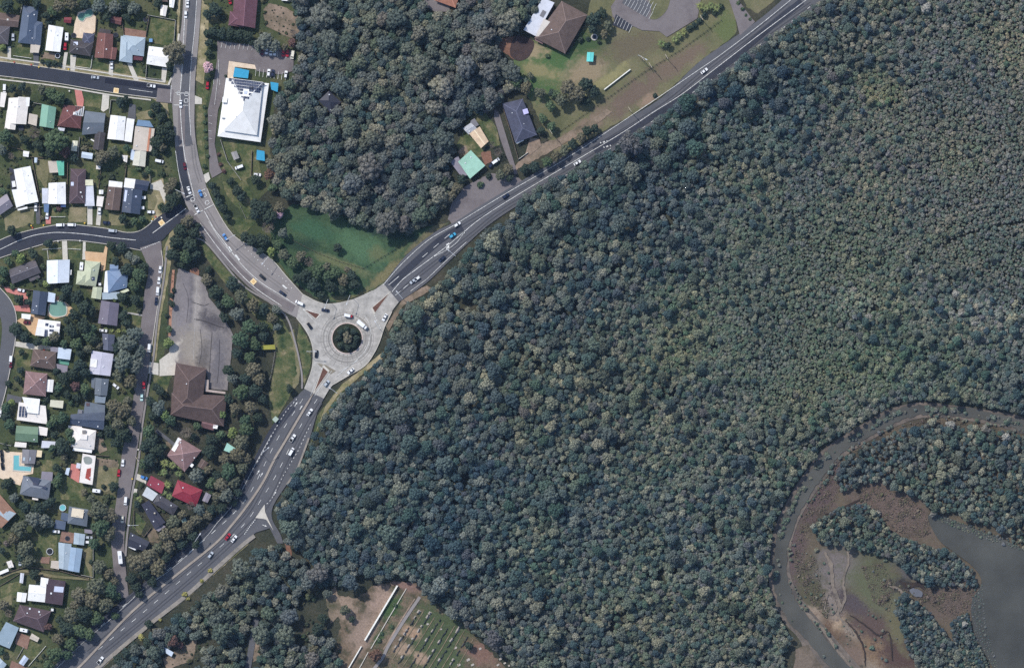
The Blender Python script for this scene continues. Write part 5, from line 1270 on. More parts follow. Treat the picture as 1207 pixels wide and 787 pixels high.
FENCES = [
 ([(174, 18), (207, 24)], FMETAL, "pale fence along the top of the grassy corner yard"), ([(207, 24), (205, 52)], FMETAL, "fence between the grassy corner yard and the main road"), ([(176, 20), (172, 42)], FTIMBER, "timber fence between the pale blue house and the grassy yard"),
 ([(144, 26), (146, 42)], FTIMBER, "timber fence left of the pale blue house's terrace"), ([(16, 66), (37, 69)], FWHITE, "low white front fence of the slate blue hipped house"), ([(88, 78.5), (107, 81), (109, 66)], FWHITE, "low white front fence of the dark grey tiled house"),
 ([(114, 22), (112, 40)], FTIMBER, "fence right of the kidney pool terrace"), ([(27, 4), (24, 16)], FMETAL, "pale fence at the upper left corner"), ([(173, 77), (172, 92), (190, 94)], FMETAL, "front fence of the white corner house"),
 ([(10, 173), (28, 177)], FTIMBER, "timber fence between the backyards left of the small white shed"), ([(36, 185), (51, 186)], FTIMBER, "timber fence right of the small white shed"), ([(38, 187), (46, 230), (48, 262)], FTIMBER, "long timber fence right of the big white angled house"),
 ([(94, 162), (92, 185)], FMETAL, "pale fence right of the upright cream shed"), ([(80, 192), (79, 240)], FTIMBER, "fence left of the brown hipped house with the white carport"), ([(119, 200), (116, 222)], FTIMBER, "short timber fence below the tiny white shed by the lush yard"),
 ([(149, 196), (146, 220), (143, 252)], FTIMBER, "fence left of the navy blue house"), ([(177, 207), (177, 216)], FMETAL, "short fence at the right of the navy blue house's yard"), ([(50, 244), (8, 246)][::-1], FMETAL, "front fence of the big white angled house"),
 ([(60, 255.5), (77, 255.5)], FWHITE, "low white front fence of the white house with the blue carport"), ([(50, 294), (72, 292.6)], FWHITE, "low white fence in front of the square white and ice blue house"), ([(80, 293), (95, 294)], FWHITE, "low pale fence right of the brown driveway"),
 ([(56, 295), (57, 305)], FWHITE, "pale garden edge beside the square white and ice blue house"), ([(0, 337), (40, 342)], FTIMBER, "dark fence above the red paved drive"), ([(40, 121.5), (49, 123)], FMETAL, "short pale fence left of the teal green house"),
 ([(132, 118), (150, 120)], FMETAL, "front fence of the twin white roofed house"), ([(131, 118), (129, 134)], FMETAL, "pale side fence left of the twin white roofed house"), ([(0, 677), (30, 667.5), (70, 672), (103, 681)], FTIMBER, "long dark fence along the upper side of the back lane"),
 ([(0, 690), (24, 675), (60, 680)], FTIMBER, "fence along the lower side of the back lane"), ([(110, 642), (110, 680), (96, 677)], FMETAL, "pale fence right of the broad pale blue house"), ([(54, 761), (34, 784)], FWHITE, "white picket fence on the lower left lawn"),
 ([(28, 762), (20, 776)], FMETAL, "pale fence on the lower left lawn by the white and blue shed"), ([(13, 525), (0, 522)], FMETAL, "pale drive edge left of the weathered green house"), ([(112, 536), (128, 537)], FTIMBER, "fence above the orange driveway"),
 ([(158, 601), (158, 620), (170, 632), (178, 622)], FTIMBER, "fence round the small lawn left of the black blue house"), ([(260, 165), (268, 190), (284, 212)], FMETAL, "pale fence along the left of the hotel lawn"), ([(297, 178), (296, 206)], FTIMBER, "fence between the hotel lawn and the blue shade sail"),
 ([(233, 279), (246, 275)][::-1], FMETAL, "short rail beside the main road below the hotel"), ([(345, 283), (372, 297), (400, 308), (428, 316)], FTIMBER, "long wire fence along the lower edge of the green field"), ([(428, 316), (478, 286)], FDARK, "wire fence at the right end of the green field"),
 ([(282, 240), (290, 258)], FMETAL, "wire fence down the grass below the hotel"), ([(325, 410), (320, 440), (317, 450)], FMETAL, "wire fence in the park left of the roundabout"), ([(591, 122), (600, 150), (611, 188)], FTIMBER, "timber fence left of the dark slate house"),
 ([(611, 188), (622, 180)], FWHITE, "white front fence of the dark slate house"), ([(640, 168), (670, 148), (704, 124)], FDARK, "long dark wire fence below the trees right of the dark slate house"), ([(704, 124), (760, 84), (800, 60), (850, 24)], FDARK, "long dark wire fence across the dry meadow"),
]
for pts, mat, lb in FENCES:
    low = 'low' in lb or 'garden' in lb or 'drive edge' in lb
    wall_run("fence", pts, 0.9 if low else 1.6, 0.18, mat, lb, "fence", mat, base=0.0, wire="wire fence" in lb)
wall_run("memorial_wall", [(468.5, 689.5), (430, 754)], 2.2, 0.9, FWHITE, "long white memorial wall beside the cemetery, the upper and brightest one", "wall", base=0)
wall_run("memorial_wall", [(426, 761), (409, 790)], 1.6, 0.6, FWHITE, "short white wall at the bottom edge in line with the long memorial wall", "wall", base=0)
wall_run("memorial_wall", [(479, 693), (458, 728), (437, 764)], 0.8, 0.45, CONC_LIGHT, "low pale kerb wall between the memorial wall and the cemetery road", "wall", base=0)
wall_run("memorial_wall", [(434, 768), (422, 790)], 0.8, 0.45, CONC_LIGHT, "low pale kerb wall at the bottom edge left of the dark round tree", "wall", base=0)
wall_run("sign_wall", [(712, 106), (743, 82)], 1.6, 0.55, FWHITE, "long thin white wall standing alone on the dry meadow", "wall", base=0)

# ------------------------------------------------------------------ street lamps and poles
STEEL = plain("lamp_steel", (190, 192, 194), 0.5)
TIMB = plain("pole_timber", (176, 164, 146), 0.9)
def lamp(x, y, ang, label):
    ox, oy, _ = P(x, y)
    root = empty("street_lamp", (ox, oy, 0.3), -R(ang))
    tag(root, label, "street lamp", "street lamps along the main roads")
    mesh("pole", *tube((0, 0, 0), (0, 0, 9), .13, .09), STEEL, root)
    mesh("arm", *tube((0, 0, 8.9), (5.0, 0, 9.6), .12, .10), STEEL, root)
    mesh("lamp_head", [(4.7, -.32, 9.5), (6.0, -.26, 9.55), (6.0, .26, 9.55), (4.7, .32, 9.5), (4.7, -.3, 9.72), (6.0, -.22, 9.7), (6.0, .22, 9.7), (4.7, .3, 9.72)], [(0, 3, 2, 1), (4, 5, 6, 7), (0, 1, 5, 4), (1, 2, 6, 5), (2, 3, 7, 6), (3, 0, 4, 7)], STEEL, root)
for x, y, a, lb in ((317, 303, 130, "street lamp on the verge by the bend of the main road"), (278, 277, 150, "street lamp beside the short rail below the hotel"), (387, 353, 110, "street lamp on the grass above the roundabout"), (413, 348, 110, "street lamp above the roundabout, between it and the field"), (362, 414, 0, "street lamp on the grass left of the roundabout"),
                    (398, 463, 215, "street lamp on the verge below the roundabout's right side"), (537, 302, 220, "street lamp at the south edge of the north east road"), (448, 388, 240, "street lamp right of the roundabout"), (208, 224, 25, "street lamp under the trees at the second street corner"),
                    (231, 637, 305, "street lamp left of the south road above its red car"), (309, 534, 320, "street lamp beside the south road by the teal shed"), (164, 618, 180, "street lamp beside the small lawn on the side street"), (475, 352, 230, "street lamp at the dirt track end of the roundabout"), (752, 66, 30, "street lamp on the dry meadow beside the timber poles")):
    lamp(x, y, a, lb)
def power_pole(x, y, ang, label):
    ox, oy, _ = P(x, y)
    root = empty("power_pole", (ox, oy, 0), -R(ang))
    tag(root, label, "power pole", "timber power poles")
    mesh("pole", *tube((0, 0, 0), (0, 0, 11), .2, .15), TIMB, root)
    mesh("crossarm", [(-1.7, -.14, 10.4), (1.7, -.14, 10.4), (1.7, .14, 10.4), (-1.7, .14, 10.4), (-1.7, -.14, 10.7), (1.7, -.14, 10.7), (1.7, .14, 10.7), (-1.7, .14, 10.7)], [(0, 3, 2, 1), (4, 5, 6, 7), (0, 1, 5, 4), (1, 2, 6, 5), (2, 3, 7, 6), (3, 0, 4, 7)], TIMB, root)
for x, y, lb in ((757, 70, "timber power pole in the middle of the dry meadow"), (766, 78, "timber power pole just right of another on the meadow"), (742, 130, "timber power pole near the north east road"), (649, 156, "timber power pole beside the dark wire fence"), (826, 22, "timber power pole by the palm row"), (785, 68, "timber power pole where the wire fence crosses the meadow"), (163, 540, "power pole on the side street footpath")):
    power_pole(x, y, 58, lb)

# ------------------------------------------------------------------ cemetery
STONE_D, STONE_L = plain("headstone_dark", (52, 54, 58), 0.6), plain("headstone_pale", (164, 156, 146), 0.8, vary=.15)
hv, hf = prism([(-.45, -.12), (.45, -.12), (.45, .12), (-.45, .12)], 0, 1.0)
hs_me = bpy.data.meshes.new("stone"); hs_me.from_pydata(hv, [], hf); hs_me.materials.append(STONE_D)
pv_, pf_ = prism([(-.55, -.25), (.55, -.25), (.55, .55), (-.55, .55)], 0, .22)
pl_me = bpy.data.meshes.new("plinth"); pl_me.from_pydata(pv_, [], pf_); pl_me.materials.append(STONE_L)
rows = [((493, 720), (462, 768)), ((506, 722), (468, 782)), ((517, 730), (481, 788)), ((529, 736), (497, 788)), ((543, 735), (511, 788)), ((551, 748), (527, 788))]
rg = random.Random(5)
ordn = ["first", "second", "third", "fourth", "fifth", "sixth"]
for ri, (a, b) in enumerate(rows):
    a, b = np.array(a), np.array(b)
    n = int(np.linalg.norm(b - a) / 2.5)
    d = (b - a) / np.linalg.norm(b - a)
    ang = math.atan2(-d[1], d[0])
    for i in range(n):
        if rg.random() < 0.12:
            continue
        p = a + (b - a) * i / n + np.array([rg.uniform(-.3, .3), rg.uniform(-.3, .3)])
        root = empty("headstone", P(p[0], p[1]), ang)
        root.scale = (rg.uniform(1.1, 1.9), rg.uniform(1.0, 1.9), rg.uniform(.8, 1.4))
        tag(root, "small dark headstone in the %s row from the cemetery road" % ordn[ri], "headstone", "headstones in the %s cemetery row" % ordn[ri])
        s = link_mesh("stone", hs_me, root)
        s.location = (0, .3, 0)
        if rg.random() < .4:
            link_mesh("plinth", pl_me, root).scale = (rg.uniform(.8, 1.2), rg.uniform(.9, 1.5), 1)
for x, y, w, h in ((590, 776, 4, 2.4), (587, 783, 3.6, 2.2), (595, 781, 3.2, 2), (600, 784, 2.4, 2), (566, 764, 3.4, 2.6), (552, 777, 4.4, 3), (541, 783, 4, 3), (557, 783, 4, 2.4), (574, 755, 2.4, 2), (520, 741, 2.4, 2), (537, 763, 4, 2.4), (504, 735, 3, 2.2), (486, 752, 3, 2)):
    bx, by, _ = P(x, y)
    v, f = prism([(-w * .25, -h * .25), (w * .25, -h * .25), (w * .25, h * .25), (-w * .25, h * .25)], 0, .5)
    v2 = [(p[0] * (1 if p[2] == 0 else .9), p[1] * (1 if p[2] == 0 else .9), p[2]) for p in v]
    o = mesh("grave_slab", v2, f, STONE_L)
    o.location = (bx, by, 0.02); o.rotation_euler = (0, 0, .5)
    tag(o, "flat pale grave slab among the cemetery grass", "grave", "pale grave slabs at the cemetery")

# ------------------------------------------------------------------ vehicles
GLASS = plain("car_glass", (24, 28, 36), 0.15, vary=0.02)
TYRE = plain("tyre_black", (26, 26, 28), 0.9)
PAINTS = {}
def paint(c):
    if c not in PAINTS:
        cols = {'white': (230, 230, 230), 'black': (26, 28, 34), 'navy': (36, 44, 66), 'red': (168, 34, 48), 'darkred': (96, 30, 40), 'blue': (74, 128, 188), 'cyan': (70, 160, 196), 'silver': (176, 182, 188), 'grey': (96, 100, 106), 'mint': (190, 220, 216), 'cream': (220, 214, 196)}
        PAINTS[c] = plain("paint_" + c, cols[c], 0.25, spec=0.5, vary=0.01)
    return PAINTS[c]
def me_new(n, v, f, m):
    me = bpy.data.meshes.new(n); me.from_pydata([tuple(p) for p in v], [], f); me.materials.append(m); me.update()
    return me
def loft(st):
    v, f = [], []
    for x, w, z0, z1 in st:
        v += [(x, -w, z0), (x, w, z0), (x, w, (z0 + z1 * 2) / 3), (x, w * .93, z1), (x, -w * .93, z1), (x, -w, (z0 + z1 * 2) / 3)]
    n = len(st)
    for i in range(n - 1):
        a, b = 6 * i, 6 * i + 6
        for k in range(6):
            j = (k + 1) % 6
            f.append((a + k, a + j, b + j, b + k))
    f += [tuple(reversed(range(6)))[::-1], tuple(range(6 * (n - 1), 6 * n))[::-1]]
    return v, f
def frustum(xb0, xb1, xt0, xt1, wb, wt, z0, z1):
    v = [(xb0, -wb, z0), (xb1, -wb, z0), (xb1, wb, z0), (xb0, wb, z0), (xt0, -wt, z1), (xt1, -wt, z1), (xt1, wt, z1), (xt0, wt, z1)]
    f = [(0, 3, 2, 1), (4, 5, 6, 7), (0, 1, 5, 4), (1, 2, 6, 5), (2, 3, 7, 6), (3, 0, 4, 7)]
    return v, f
def join(*parts):
    v, f = [], []
    for pv, pf in parts:
        k = len(v); v += list(pv); f += [tuple(k + i for i in q) for q in pf]
    return v, f
def glass_quad(fr, face, grow=0.94, off=0.02):
    v, f = fr
    pts = [Vector(v[i]) for i in f[face]]
    c = sum(pts, Vector()) / 4
    n = (pts[1] - pts[0]).cross(pts[2] - pts[0]).normalized()
    if n.dot(c - Vector((0, 0, .8))) < 0:
        n = -n
    return [tuple(c + (p - c) * grow + n * off) for p in pts], [(0, 1, 2, 3)]
wv, wf = [], []
for s in (-.11, .11):
    for i in range(14):
        t = 2 * math.pi * i / 14
        wv.append((.32 * math.cos(t), s, .32 * math.sin(t)))
wf = [(i, (i + 1) % 14, 14 + (i + 1) % 14, 14 + i) for i in range(14)] + [tuple(reversed(range(14))), tuple(range(14, 28))]
WHEEL = me_new("wheel", wv, wf, TYRE)
VT = {}
def vtype(kind):
    if kind in VT:
        return VT[kind]
    W = paint('white')
    parts, wheels = [], []
    def cab(fr, rear=True, sides=True):
        parts.append(("windscreen", me_new("windscreen", *glass_quad(fr, 3), GLASS), False))
        if rear:
            parts.append(("rear_window", me_new("rear_window", *glass_quad(fr, 5), GLASS), False))
        for s in (2, 4):
            parts.append(("side_window", me_new("side_window", *glass_quad(fr, s, .86), GLASS), False))
    if kind == 'sedan':
        fr = frustum(-1.75, 1.0, -1.15, .15, .82, .64, .95, 1.45)
        b = join(loft([(-2.3, .74, .4, .84), (-2.15, .86, .25, .95), (-1.2, .9, .25, .98), (.9, .9, .25, .98), (2.0, .87, .25, .84), (2.3, .7, .4, .7)]), fr)
        cab(fr); wheels = [-1.4, 1.4]
    elif kind == 'hatch':
        fr = frustum(-2.0, .95, -1.75, .1, .84, .68, .98, 1.6)
        b = join(loft([(-2.15, .78, .4, .9), (-2.05, .88, .28, 1.0), (.9, .92, .28, 1.02), (1.85, .88, .28, .9), (2.15, .72, .4, .76)]), fr)
        cab(fr); wheels = [-1.3, 1.3]
    elif kind == 'van':
        fr = frustum(-2.4, 1.7, -2.35, 1.1, .92, .8, 1.1, 2.05)
        b = join(loft([(-2.45, .9, .4, 1.1), (-2.35, .95, .3, 1.12), (1.6, .95, .3, 1.12), (2.3, .88, .3, 1.0), (2.5, .76, .4, .8)]), fr)
        cab(fr); wheels = [-1.5, 1.5]
    elif kind == 'ute':
        fr = frustum(-.6, 1.15, -.4, .45, .86, .7, 1.0, 1.65)
        b = join(loft([(-2.5, .88, .4, .7), (-2.45, .92, .4, .72), (-.7, .92, .35, .74), (-.65, .92, .3, 1.02), (1.1, .92, .3, 1.04), (2.2, .88, .3, .92), (2.5, .74, .4, .8)]), fr)
        cab(fr); wheels = [-1.5, 1.6]
        tv, tf = join(prism([(-2.5, -.95), (-.75, -.95), (-.75, -.85), (-2.5, -.85)], .7, 1.1), prism([(-2.5, .85), (-.75, .85), (-.75, .95), (-2.5, .95)], .7, 1.1), prism([(-2.52, -.85), (-2.42, -.85), (-2.42, .85), (-2.52, .85)], .7, 1.1))
        parts.append(("tray", me_new("tray", tv, tf, W), True))
        parts.append(("tray_floor", me_new("tray_floor", [(-2.4, -.84, .78), (-.8, -.84, .78), (-.8, .84, .78), (-2.4, .84, .78)], [(0, 1, 2, 3)], TYRE), False))
    elif kind == 'truck':
        fr = frustum(1.7, 3.3, 1.8, 3.0, 1.02, .94, 1.3, 2.4)
        b = join(loft([(1.6, 1.0, .5, 1.3), (3.3, 1.05, .5, 1.35), (3.5, 1.0, .6, 1.2)]), fr)
        cab(fr, False); wheels = [-2.0, 2.5]
        bv, bf = prism([(-3.6, -1.15), (1.4, -1.15), (1.4, 1.15), (-3.6, 1.15)], .9, 3.1)
        parts.append(("cargo_box", me_new("cargo_box", bv, bf, W), False))
        cv, cf = prism([(-3.6, -.5), (3.2, -.5), (3.2, .5), (-3.6, .5)], .5, .88)
        parts.append(("chassis", me_new("chassis", cv, cf, TYRE), False))
    elif kind == 'bus':
        b = loft([(-3.9, 1.15, .5, 2.7), (-3.75, 1.25, .4, 2.9), (3.5, 1.25, .4, 2.9), (3.85, 1.2, .5, 2.5)])
        fr = frustum(-3.7, 3.86, -3.7, 3.62, 1.26, 1.24, 1.3, 2.5)
        cab(fr, False); wheels = [-2.4, 2.4]
        rv, rf = prism([(-1.2, -.6), (.6, -.6), (.6, .6), (-1.2, .6)], 2.88, 3.1)
        parts.append(("roof_unit", me_new("roof_unit", rv, rf, paint('silver')), False))
    else:  # caravan
        b = loft([(-2.5, .9, .6, 2.0), (-2.2, 1.05, .45, 2.5), (2.0, 1.05, .45, 2.5), (2.5, .95, .6, 1.8)])
        dv, df = tube((2.4, 0, .5), (3.6, 0, .45), .08, .06)
        parts.append(("drawbar", me_new("drawbar", dv, df, TYRE), False))
        rv, rf = prism([(-.4, -.35), (.4, -.35), (.4, .35), (-.4, .35)], 2.49, 2.62)
        parts.append(("roof_hatch", me_new("roof_hatch", rv, rf, GLASS), False)); wheels = [-.1]
    parts.insert(0, ("body", me_new("body", *b, W), True))
    VT[kind] = (parts, wheels)
    return VT[kind]
VNAME = {'sedan': 'parked_car', 'hatch': 'parked_car', 'van': 'van', 'ute': 'utility_truck', 'truck': 'box_truck', 'bus': 'bus', 'caravan': 'caravan'}
VCAT = {'sedan': 'car', 'hatch': 'car', 'van': 'van', 'ute': 'pickup', 'truck': 'truck', 'bus': 'bus', 'caravan': 'caravan'}
def vehicle(kind, x, y, ang, colr, label, moving=False, z=0.68, scale=1.0, group=None):
    parts, wheels = vtype(kind)
    name = VNAME[kind]
    if name == 'parked_car' and moving:
        name = 'car'
    ox, oy, _ = P(x, y)
    root = empty(name, (ox, oy, z), -R(ang))
    root.scale = (scale,) * 3
    tag(root, label, VCAT[kind], group or ("cars and trucks on the roads" if moving else "parked vehicles"))
    for pn, me, painted in parts:
        o = link_mesh(pn, me, root)
        if painted:
            o.material_slots[0].link = 'OBJECT'
            o.material_slots[0].material = paint(colr)
    hw = 1.0 if kind in ('truck', 'bus') else .82
    for wx in wheels:
        for s in (-1, 1):
            w = link_mesh("wheel", WHEEL, root)
            w.location = (wx, s * hw, .32)
V = vehicle
for a in [
 # moving, main road from the north
 ('sedan', 213.2, 123, 90, 'white', "white car crossing the junction box at the first street"), ('hatch', 218, 196, 80, 'darkred', "dark red car heading down the main road"), ('sedan', 223, 224.5, 72, 'white', "white car waiting at the stop line above the second street"),
 ('hatch', 236.5, 228, 250, 'blue', "bright blue car stopped at the lights by the second street"), ('ute', 232, 246, 62, 'white', "white pickup in the junction at the second street"), ('hatch', 265.5, 279.5, 240, 'blue', "light blue car climbing the bend of the main road"),
 ('hatch', 309, 326, 222, 'black', "black car on the bend beside the cream road patch"), ('sedan', 333, 345.5, 216, 'navy', "dark navy car between the black car and the white van on the bend"), ('van', 353, 357, 204, 'white', "white van entering the main road from the roundabout"),
 ('sedan', 383.5, 365.5, 190, 'navy', "navy car passing above the brown splitter island"), ('hatch', 365, 384, 55, 'black', "black and cream car entering the roundabout from the upper left"), ('sedan', 373, 417, 95, 'black', "black car leaving the roundabout downward"),
 ('sedan', 453.5, 374, 118, 'white', "white car with a dark windscreen entering the roundabout from the right"), ('sedan', 413.5, 437, 140, 'white', "white car leaving the lower right of the roundabout"), ('hatch', 385, 451.5, 310, 'silver', "silver car beside the lower splitter island"),
 ('sedan', 365.3, 485.5, 305, 'white', "white car on the south road just below the roundabout"), ('ute', 345, 516, 305, 'white', "white pickup on the south road"), ('van', 343.5, 532, 300, 'white', "white van below the white pickup on the south road"),
 ('sedan', 268.5, 632, 308, 'red', "red car on the south road beside the median"), ('sedan', 276, 634.5, 308, 'white', "white car next to the red one on the south road"), ('hatch', 248.3, 653.5, 308, 'silver', "silver car on the south road below the red one"), ('ute', 118.5, 777.5, 308, 'white', "white pickup near the bottom edge of the south road"),
 ('hatch', 539, 264.5, 325, 'white', "white car on the north east road beside the forecourt"), ('hatch', 533.5, 277.5, 325, 'cyan', "bright cyan car on the north east road"), ('sedan', 521, 305, 140, 'navy', "dark blue car on the shaded side of the north east road"),
 ('hatch', 491.5, 328.5, 140, 'white', "white car approaching the roundabout on the north east road"), ('sedan', 487, 331, 140, 'silver', "silver car just behind the white one near the roundabout"), ('sedan', 680.5, 192, 330, 'white', "white car on the north east road between overhanging trees"), ('sedan', 830, 84, 322, 'white', "white car on the open stretch beside the dry meadow"), ('hatch', 596, 231, 325, 'navy', "dark car on the north east road below the mint green house")]:
    V(*a, moving=True)
V('truck', 427.2, 382.8, 40, 'white', "white box truck circling the roundabout", moving=True, z=.74)
V('truck', 411, 372, 12, 'red', "red cab truck with a short white box above the roundabout island", moving=True, z=.74, scale=.72)
V('bus', 142, 656.5, 84, 'white', "small white bus parked at the end of the side street")
for a in [
 ('sedan', 221.3, 5, 92, 'white', "white car parked at the top kerb of the main road"), ('hatch', 219, 17.5, 92, 'white', "white car with a dark rear parked second from the top on the main road"), ('sedan', 112.5, 91.5, 5, 'silver', "silver car parked on the dark asphalt of the first street"), ('ute', 178.5, 101.5, 8, 'white', "white pickup parked near the corner of the first street"),
 ('sedan', 131.8, 77, 92, 'white', "white car on the drive of the red brown gable house"), ('hatch', 77, 55, 95, 'red', "bright red car beside the plain white box house"), ('caravan', 79, 44, 92, 'white', "white caravan above the bright red car"), ('van', 5.5, 104.5, 92, 'white', "white van beside the hedge at the left edge of the first street"), ('hatch', 15.6, 44, 92, 'silver', "silver car in the narrow drive of the mottled corner house"),
 ('sedan', 42.3, 244.5, 92, 'white', "white car beside the big white angled house"), ('hatch', 55.7, 254, 95, 'white', "white car on the red driveway"), ('van', 71.3, 265.2, 358, 'white', "white van at the second street kerb, the left one of two"), ('van', 84.8, 265, 2, 'white', "white van at the second street kerb, the right one of two"), ('hatch', 117.5, 248.5, 98, 'white', "white car in front of the narrow pale carport"),
 ('hatch', 125.5, 262.5, 5, 'navy', "dark car parked on the dry front lawn by the second street"), ('van', 133, 272, 5, 'silver', "pale grey van parked at the second street kerb"), ('van', 188, 190, 12, 'white', "white van behind the orange striped grey house"), ('hatch', 178, 250, 2, 'white', "white car on the grass beside the navy blue house"),
 ('hatch', 25, 342, 15, 'white', "white car on the red paved drive"), ('hatch', 32, 380, 5, 'darkred', "dark red car on the orange paved yard"), ('van', 13, 424, 95, 'white', "white van parked on the curved lane"), ('hatch', 13, 429, 95, 'darkred', "dark car just behind the white van on the curved lane"), ('hatch', 0.5, 487, 95, 'white', "white car cut by the left edge on the curved lane"),
 ('caravan', 96.4, 314, 94, 'white', "white boat like caravan beside the sage green house"), ('sedan', 122, 389.5, 5, 'white', "white car above the small slate gable house"), ('hatch', 136.8, 455, 40, 'white', "white car angled on the drive by the tall grey tree"), ('hatch', 137, 424, 5, 'white', "white car half under the tall grey tree"),
 ('hatch', 189, 317.5, 95, 'white', "white car parked highest on the upper side street"), ('hatch', 187.5, 330.5, 96, 'white', "white car parked second on the upper side street"), ('van', 186, 343, 96, 'white', "white van parked third on the upper side street"), ('sedan', 184.3, 355, 96, 'navy', "dark car parked below the three white ones on the side street"),
 ('van', 176, 410, 95, 'white', "white van on the side street by the tall grey tree"), ('hatch', 169.7, 453.5, 94, 'red', "red car on the side street left of the brown hall"), ('hatch', 167.3, 468, 94, 'mint', "pale mint car below the red one on the side street"), ('hatch', 140.2, 557, 95, 'red', "red car on the drive by the orange driveway"),
 ('van', 148.2, 590, 96, 'white', "white van parked in the lower side street"), ('hatch', 144.3, 611.5, 94, 'cream', "cream car below the white van in the lower side street"), ('hatch', 170, 562.5, 20, 'blue', "light blue car under the rose red house's eave"), ('caravan', 157, 644.5, 25, 'white', "white trailer beside the near black roof"),
 ('caravan', 114.3, 578, 6, 'white', "long white caravan on the pink drive of the red stained house"), ('hatch', 105, 633, 5, 'silver', "silver car right of the pale blue garage, the upper of two"), ('hatch', 105, 638.5, 5, 'white', "white car right of the pale blue garage, the lower of two"), ('hatch', 66.5, 626, 5, 'white', "white car under the slate lower wing of the cream terraced house"), ('caravan', 28.5, 742, 12, 'white', "white boat behind the dark brown hipped house"),
 ('hatch', 145, 545, 95, 'white', "white car at the side street edge below big trees"), ('hatch', 24, 662, 95, 'silver', "pale car beside the white boxy shed"),
 ('hatch', 314.3, 60, 95, 'white', "first white car in the upper hotel row"), ('hatch', 319.5, 61.5, 95, 'white', "second white car in the upper hotel row"), ('hatch', 324.2, 61.5, 95, 'white', "third white car in the upper hotel row"), ('hatch', 334, 63, 95, 'red', "left red car in the hotel car park"), ('hatch', 338.8, 63, 95, 'red', "right red car in the hotel car park"), ('van', 345, 65, 98, 'cream', "pale van at the end of the upper hotel row"),
 ('hatch', 309.5, 61, 95, 'darkred', "dark red car half under the grey green tree in the hotel car park"), ('hatch', 316.8, 86, 278, 'white', "white car beside a navy one in the lower hotel row"), ('hatch', 321.5, 86.5, 278, 'navy', "navy car in the lower hotel row"), ('hatch', 337, 88, 278, 'white', "white car at the right of the lower hotel row"), ('hatch', 244.6, 101, 95, 'red', "red car tucked in planting left of the hotel drive"), ('hatch', 271, 1, 80, 'red', "red car cut by the top edge left of the purple brown house"),
 ('van', 282, 197, 160, 'white', "white van on the lawn below the hotel gazebo"), ('hatch', 303.5, 206, 5, 'white', "white car below the blue sail on the hotel lawn"), ('hatch', 579, 194, 300, 'navy', "dark car beside the mint green house"), ('van', 584.3, 190, 325, 'white', "white van right of the mint green house"), ('van', 337, 0, 5, 'white', "white trailer van cut by the top edge over the dry yard"),
 ('hatch', 2, 534, 80, 'black', "black car on the cream drive by the L shaped pool, the upper one"), ('hatch', 2.5, 540, 80, 'black', "black car on the cream drive by the L shaped pool, the middle one"), ('hatch', 3, 549, 80, 'black', "black car on the cream drive by the L shaped pool, the lower one")]:
    V(*a, moving=False, z=0.5)

BINB = plain("bin_green", (48, 64, 54), 0.6)
BIN_LID = {'yellow': plain("bin_lid_yellow", (206, 170, 60), 0.6), 'red': plain("bin_lid_red", (176, 74, 56), 0.6), 'white': plain("bin_lid_pale", (210, 206, 196), 0.6)}
bb = me_new("body", *frustum(-.3, .3, -.36, .36, .28, .34, 0, 1.0), BINB)
bl = me_new("lid", *frustum(-.42, .42, -.38, .38, .4, .36, 1.0, 1.12), BINB)
for x, y, c, lb in ((17, 73.5, 'red', "below the mottled corner roof"), (37, 76.5, 'red', "in front of the slate blue hipped house"), (46, 79.3, 'yellow', "at the slate blue house's dark drive"), (81, 82, 'yellow', "by the drive of the dark grey house"), (82, 107.5, 'white', "left of the red driveway"), (50, 101.5, 'yellow', "below the first street, far left of the red driveway"),
                    (38.5, 268.5, 'red', "by the dark drive of the big white angled house"), (37, 266, 'yellow', "beside another bin at the big white angled house"), (51.5, 265.5, 'yellow', "left of the red driveway on the second street"), (100, 263, 'yellow', "by the brown house with the white carport"), (183.5, 255.5, 'red', "at the sharp second street corner verge"), (180, 258.5, 'yellow', "second from the corner verge of the second street"),
                    (179, 260.5, 'white', "third from the corner verge of the second street"), (68.5, 284.2, 'white', "above the square white and ice blue house"), (94.5, 283.8, 'white', "above the orange driveway"), (156, 564, 'yellow', "at the light blue car's drive on the side street"), (163, 529.5, 'white', "on the side street by the big dark trees"), (52, 412, 'red', "beside the brown house with the teal wing"), (190.5, 256.5, 'white', "nearest the junction on the second street verge"), (127, 262, 'red', "beside the dark car on the dry front lawn")):
    bx, by, _ = P(x, y)
    root = empty("wheelie_bin", (bx, by, .3), x)
    root.scale = (1.05, 1.05, 1.05)
    tag(root, "%s lidded wheelie bin %s" % ({'white': 'pale'}.get(c, c), lb), "bin", "wheelie bins along the kerbs")
    link_mesh("body", bb, root)
    l_ = link_mesh("lid", bl, root)
    l_.material_slots[0].link = 'OBJECT'; l_.material_slots[0].material = BIN_LID[c]
# ------------------------------------------------------------------ trees
_ico = {}
def ico(sub):
    if sub not in _ico:
        bm = bmesh.new()
        bmesh.ops.create_icosphere(bm, subdivisions=sub, radius=1.0)
        v = np.array([q.co[:] for q in bm.verts]); f = np.array([[w.index for w in t.verts] for t in bm.faces])
        bm.free()
        _ico[sub] = (v, f)
    return _ico[sub]

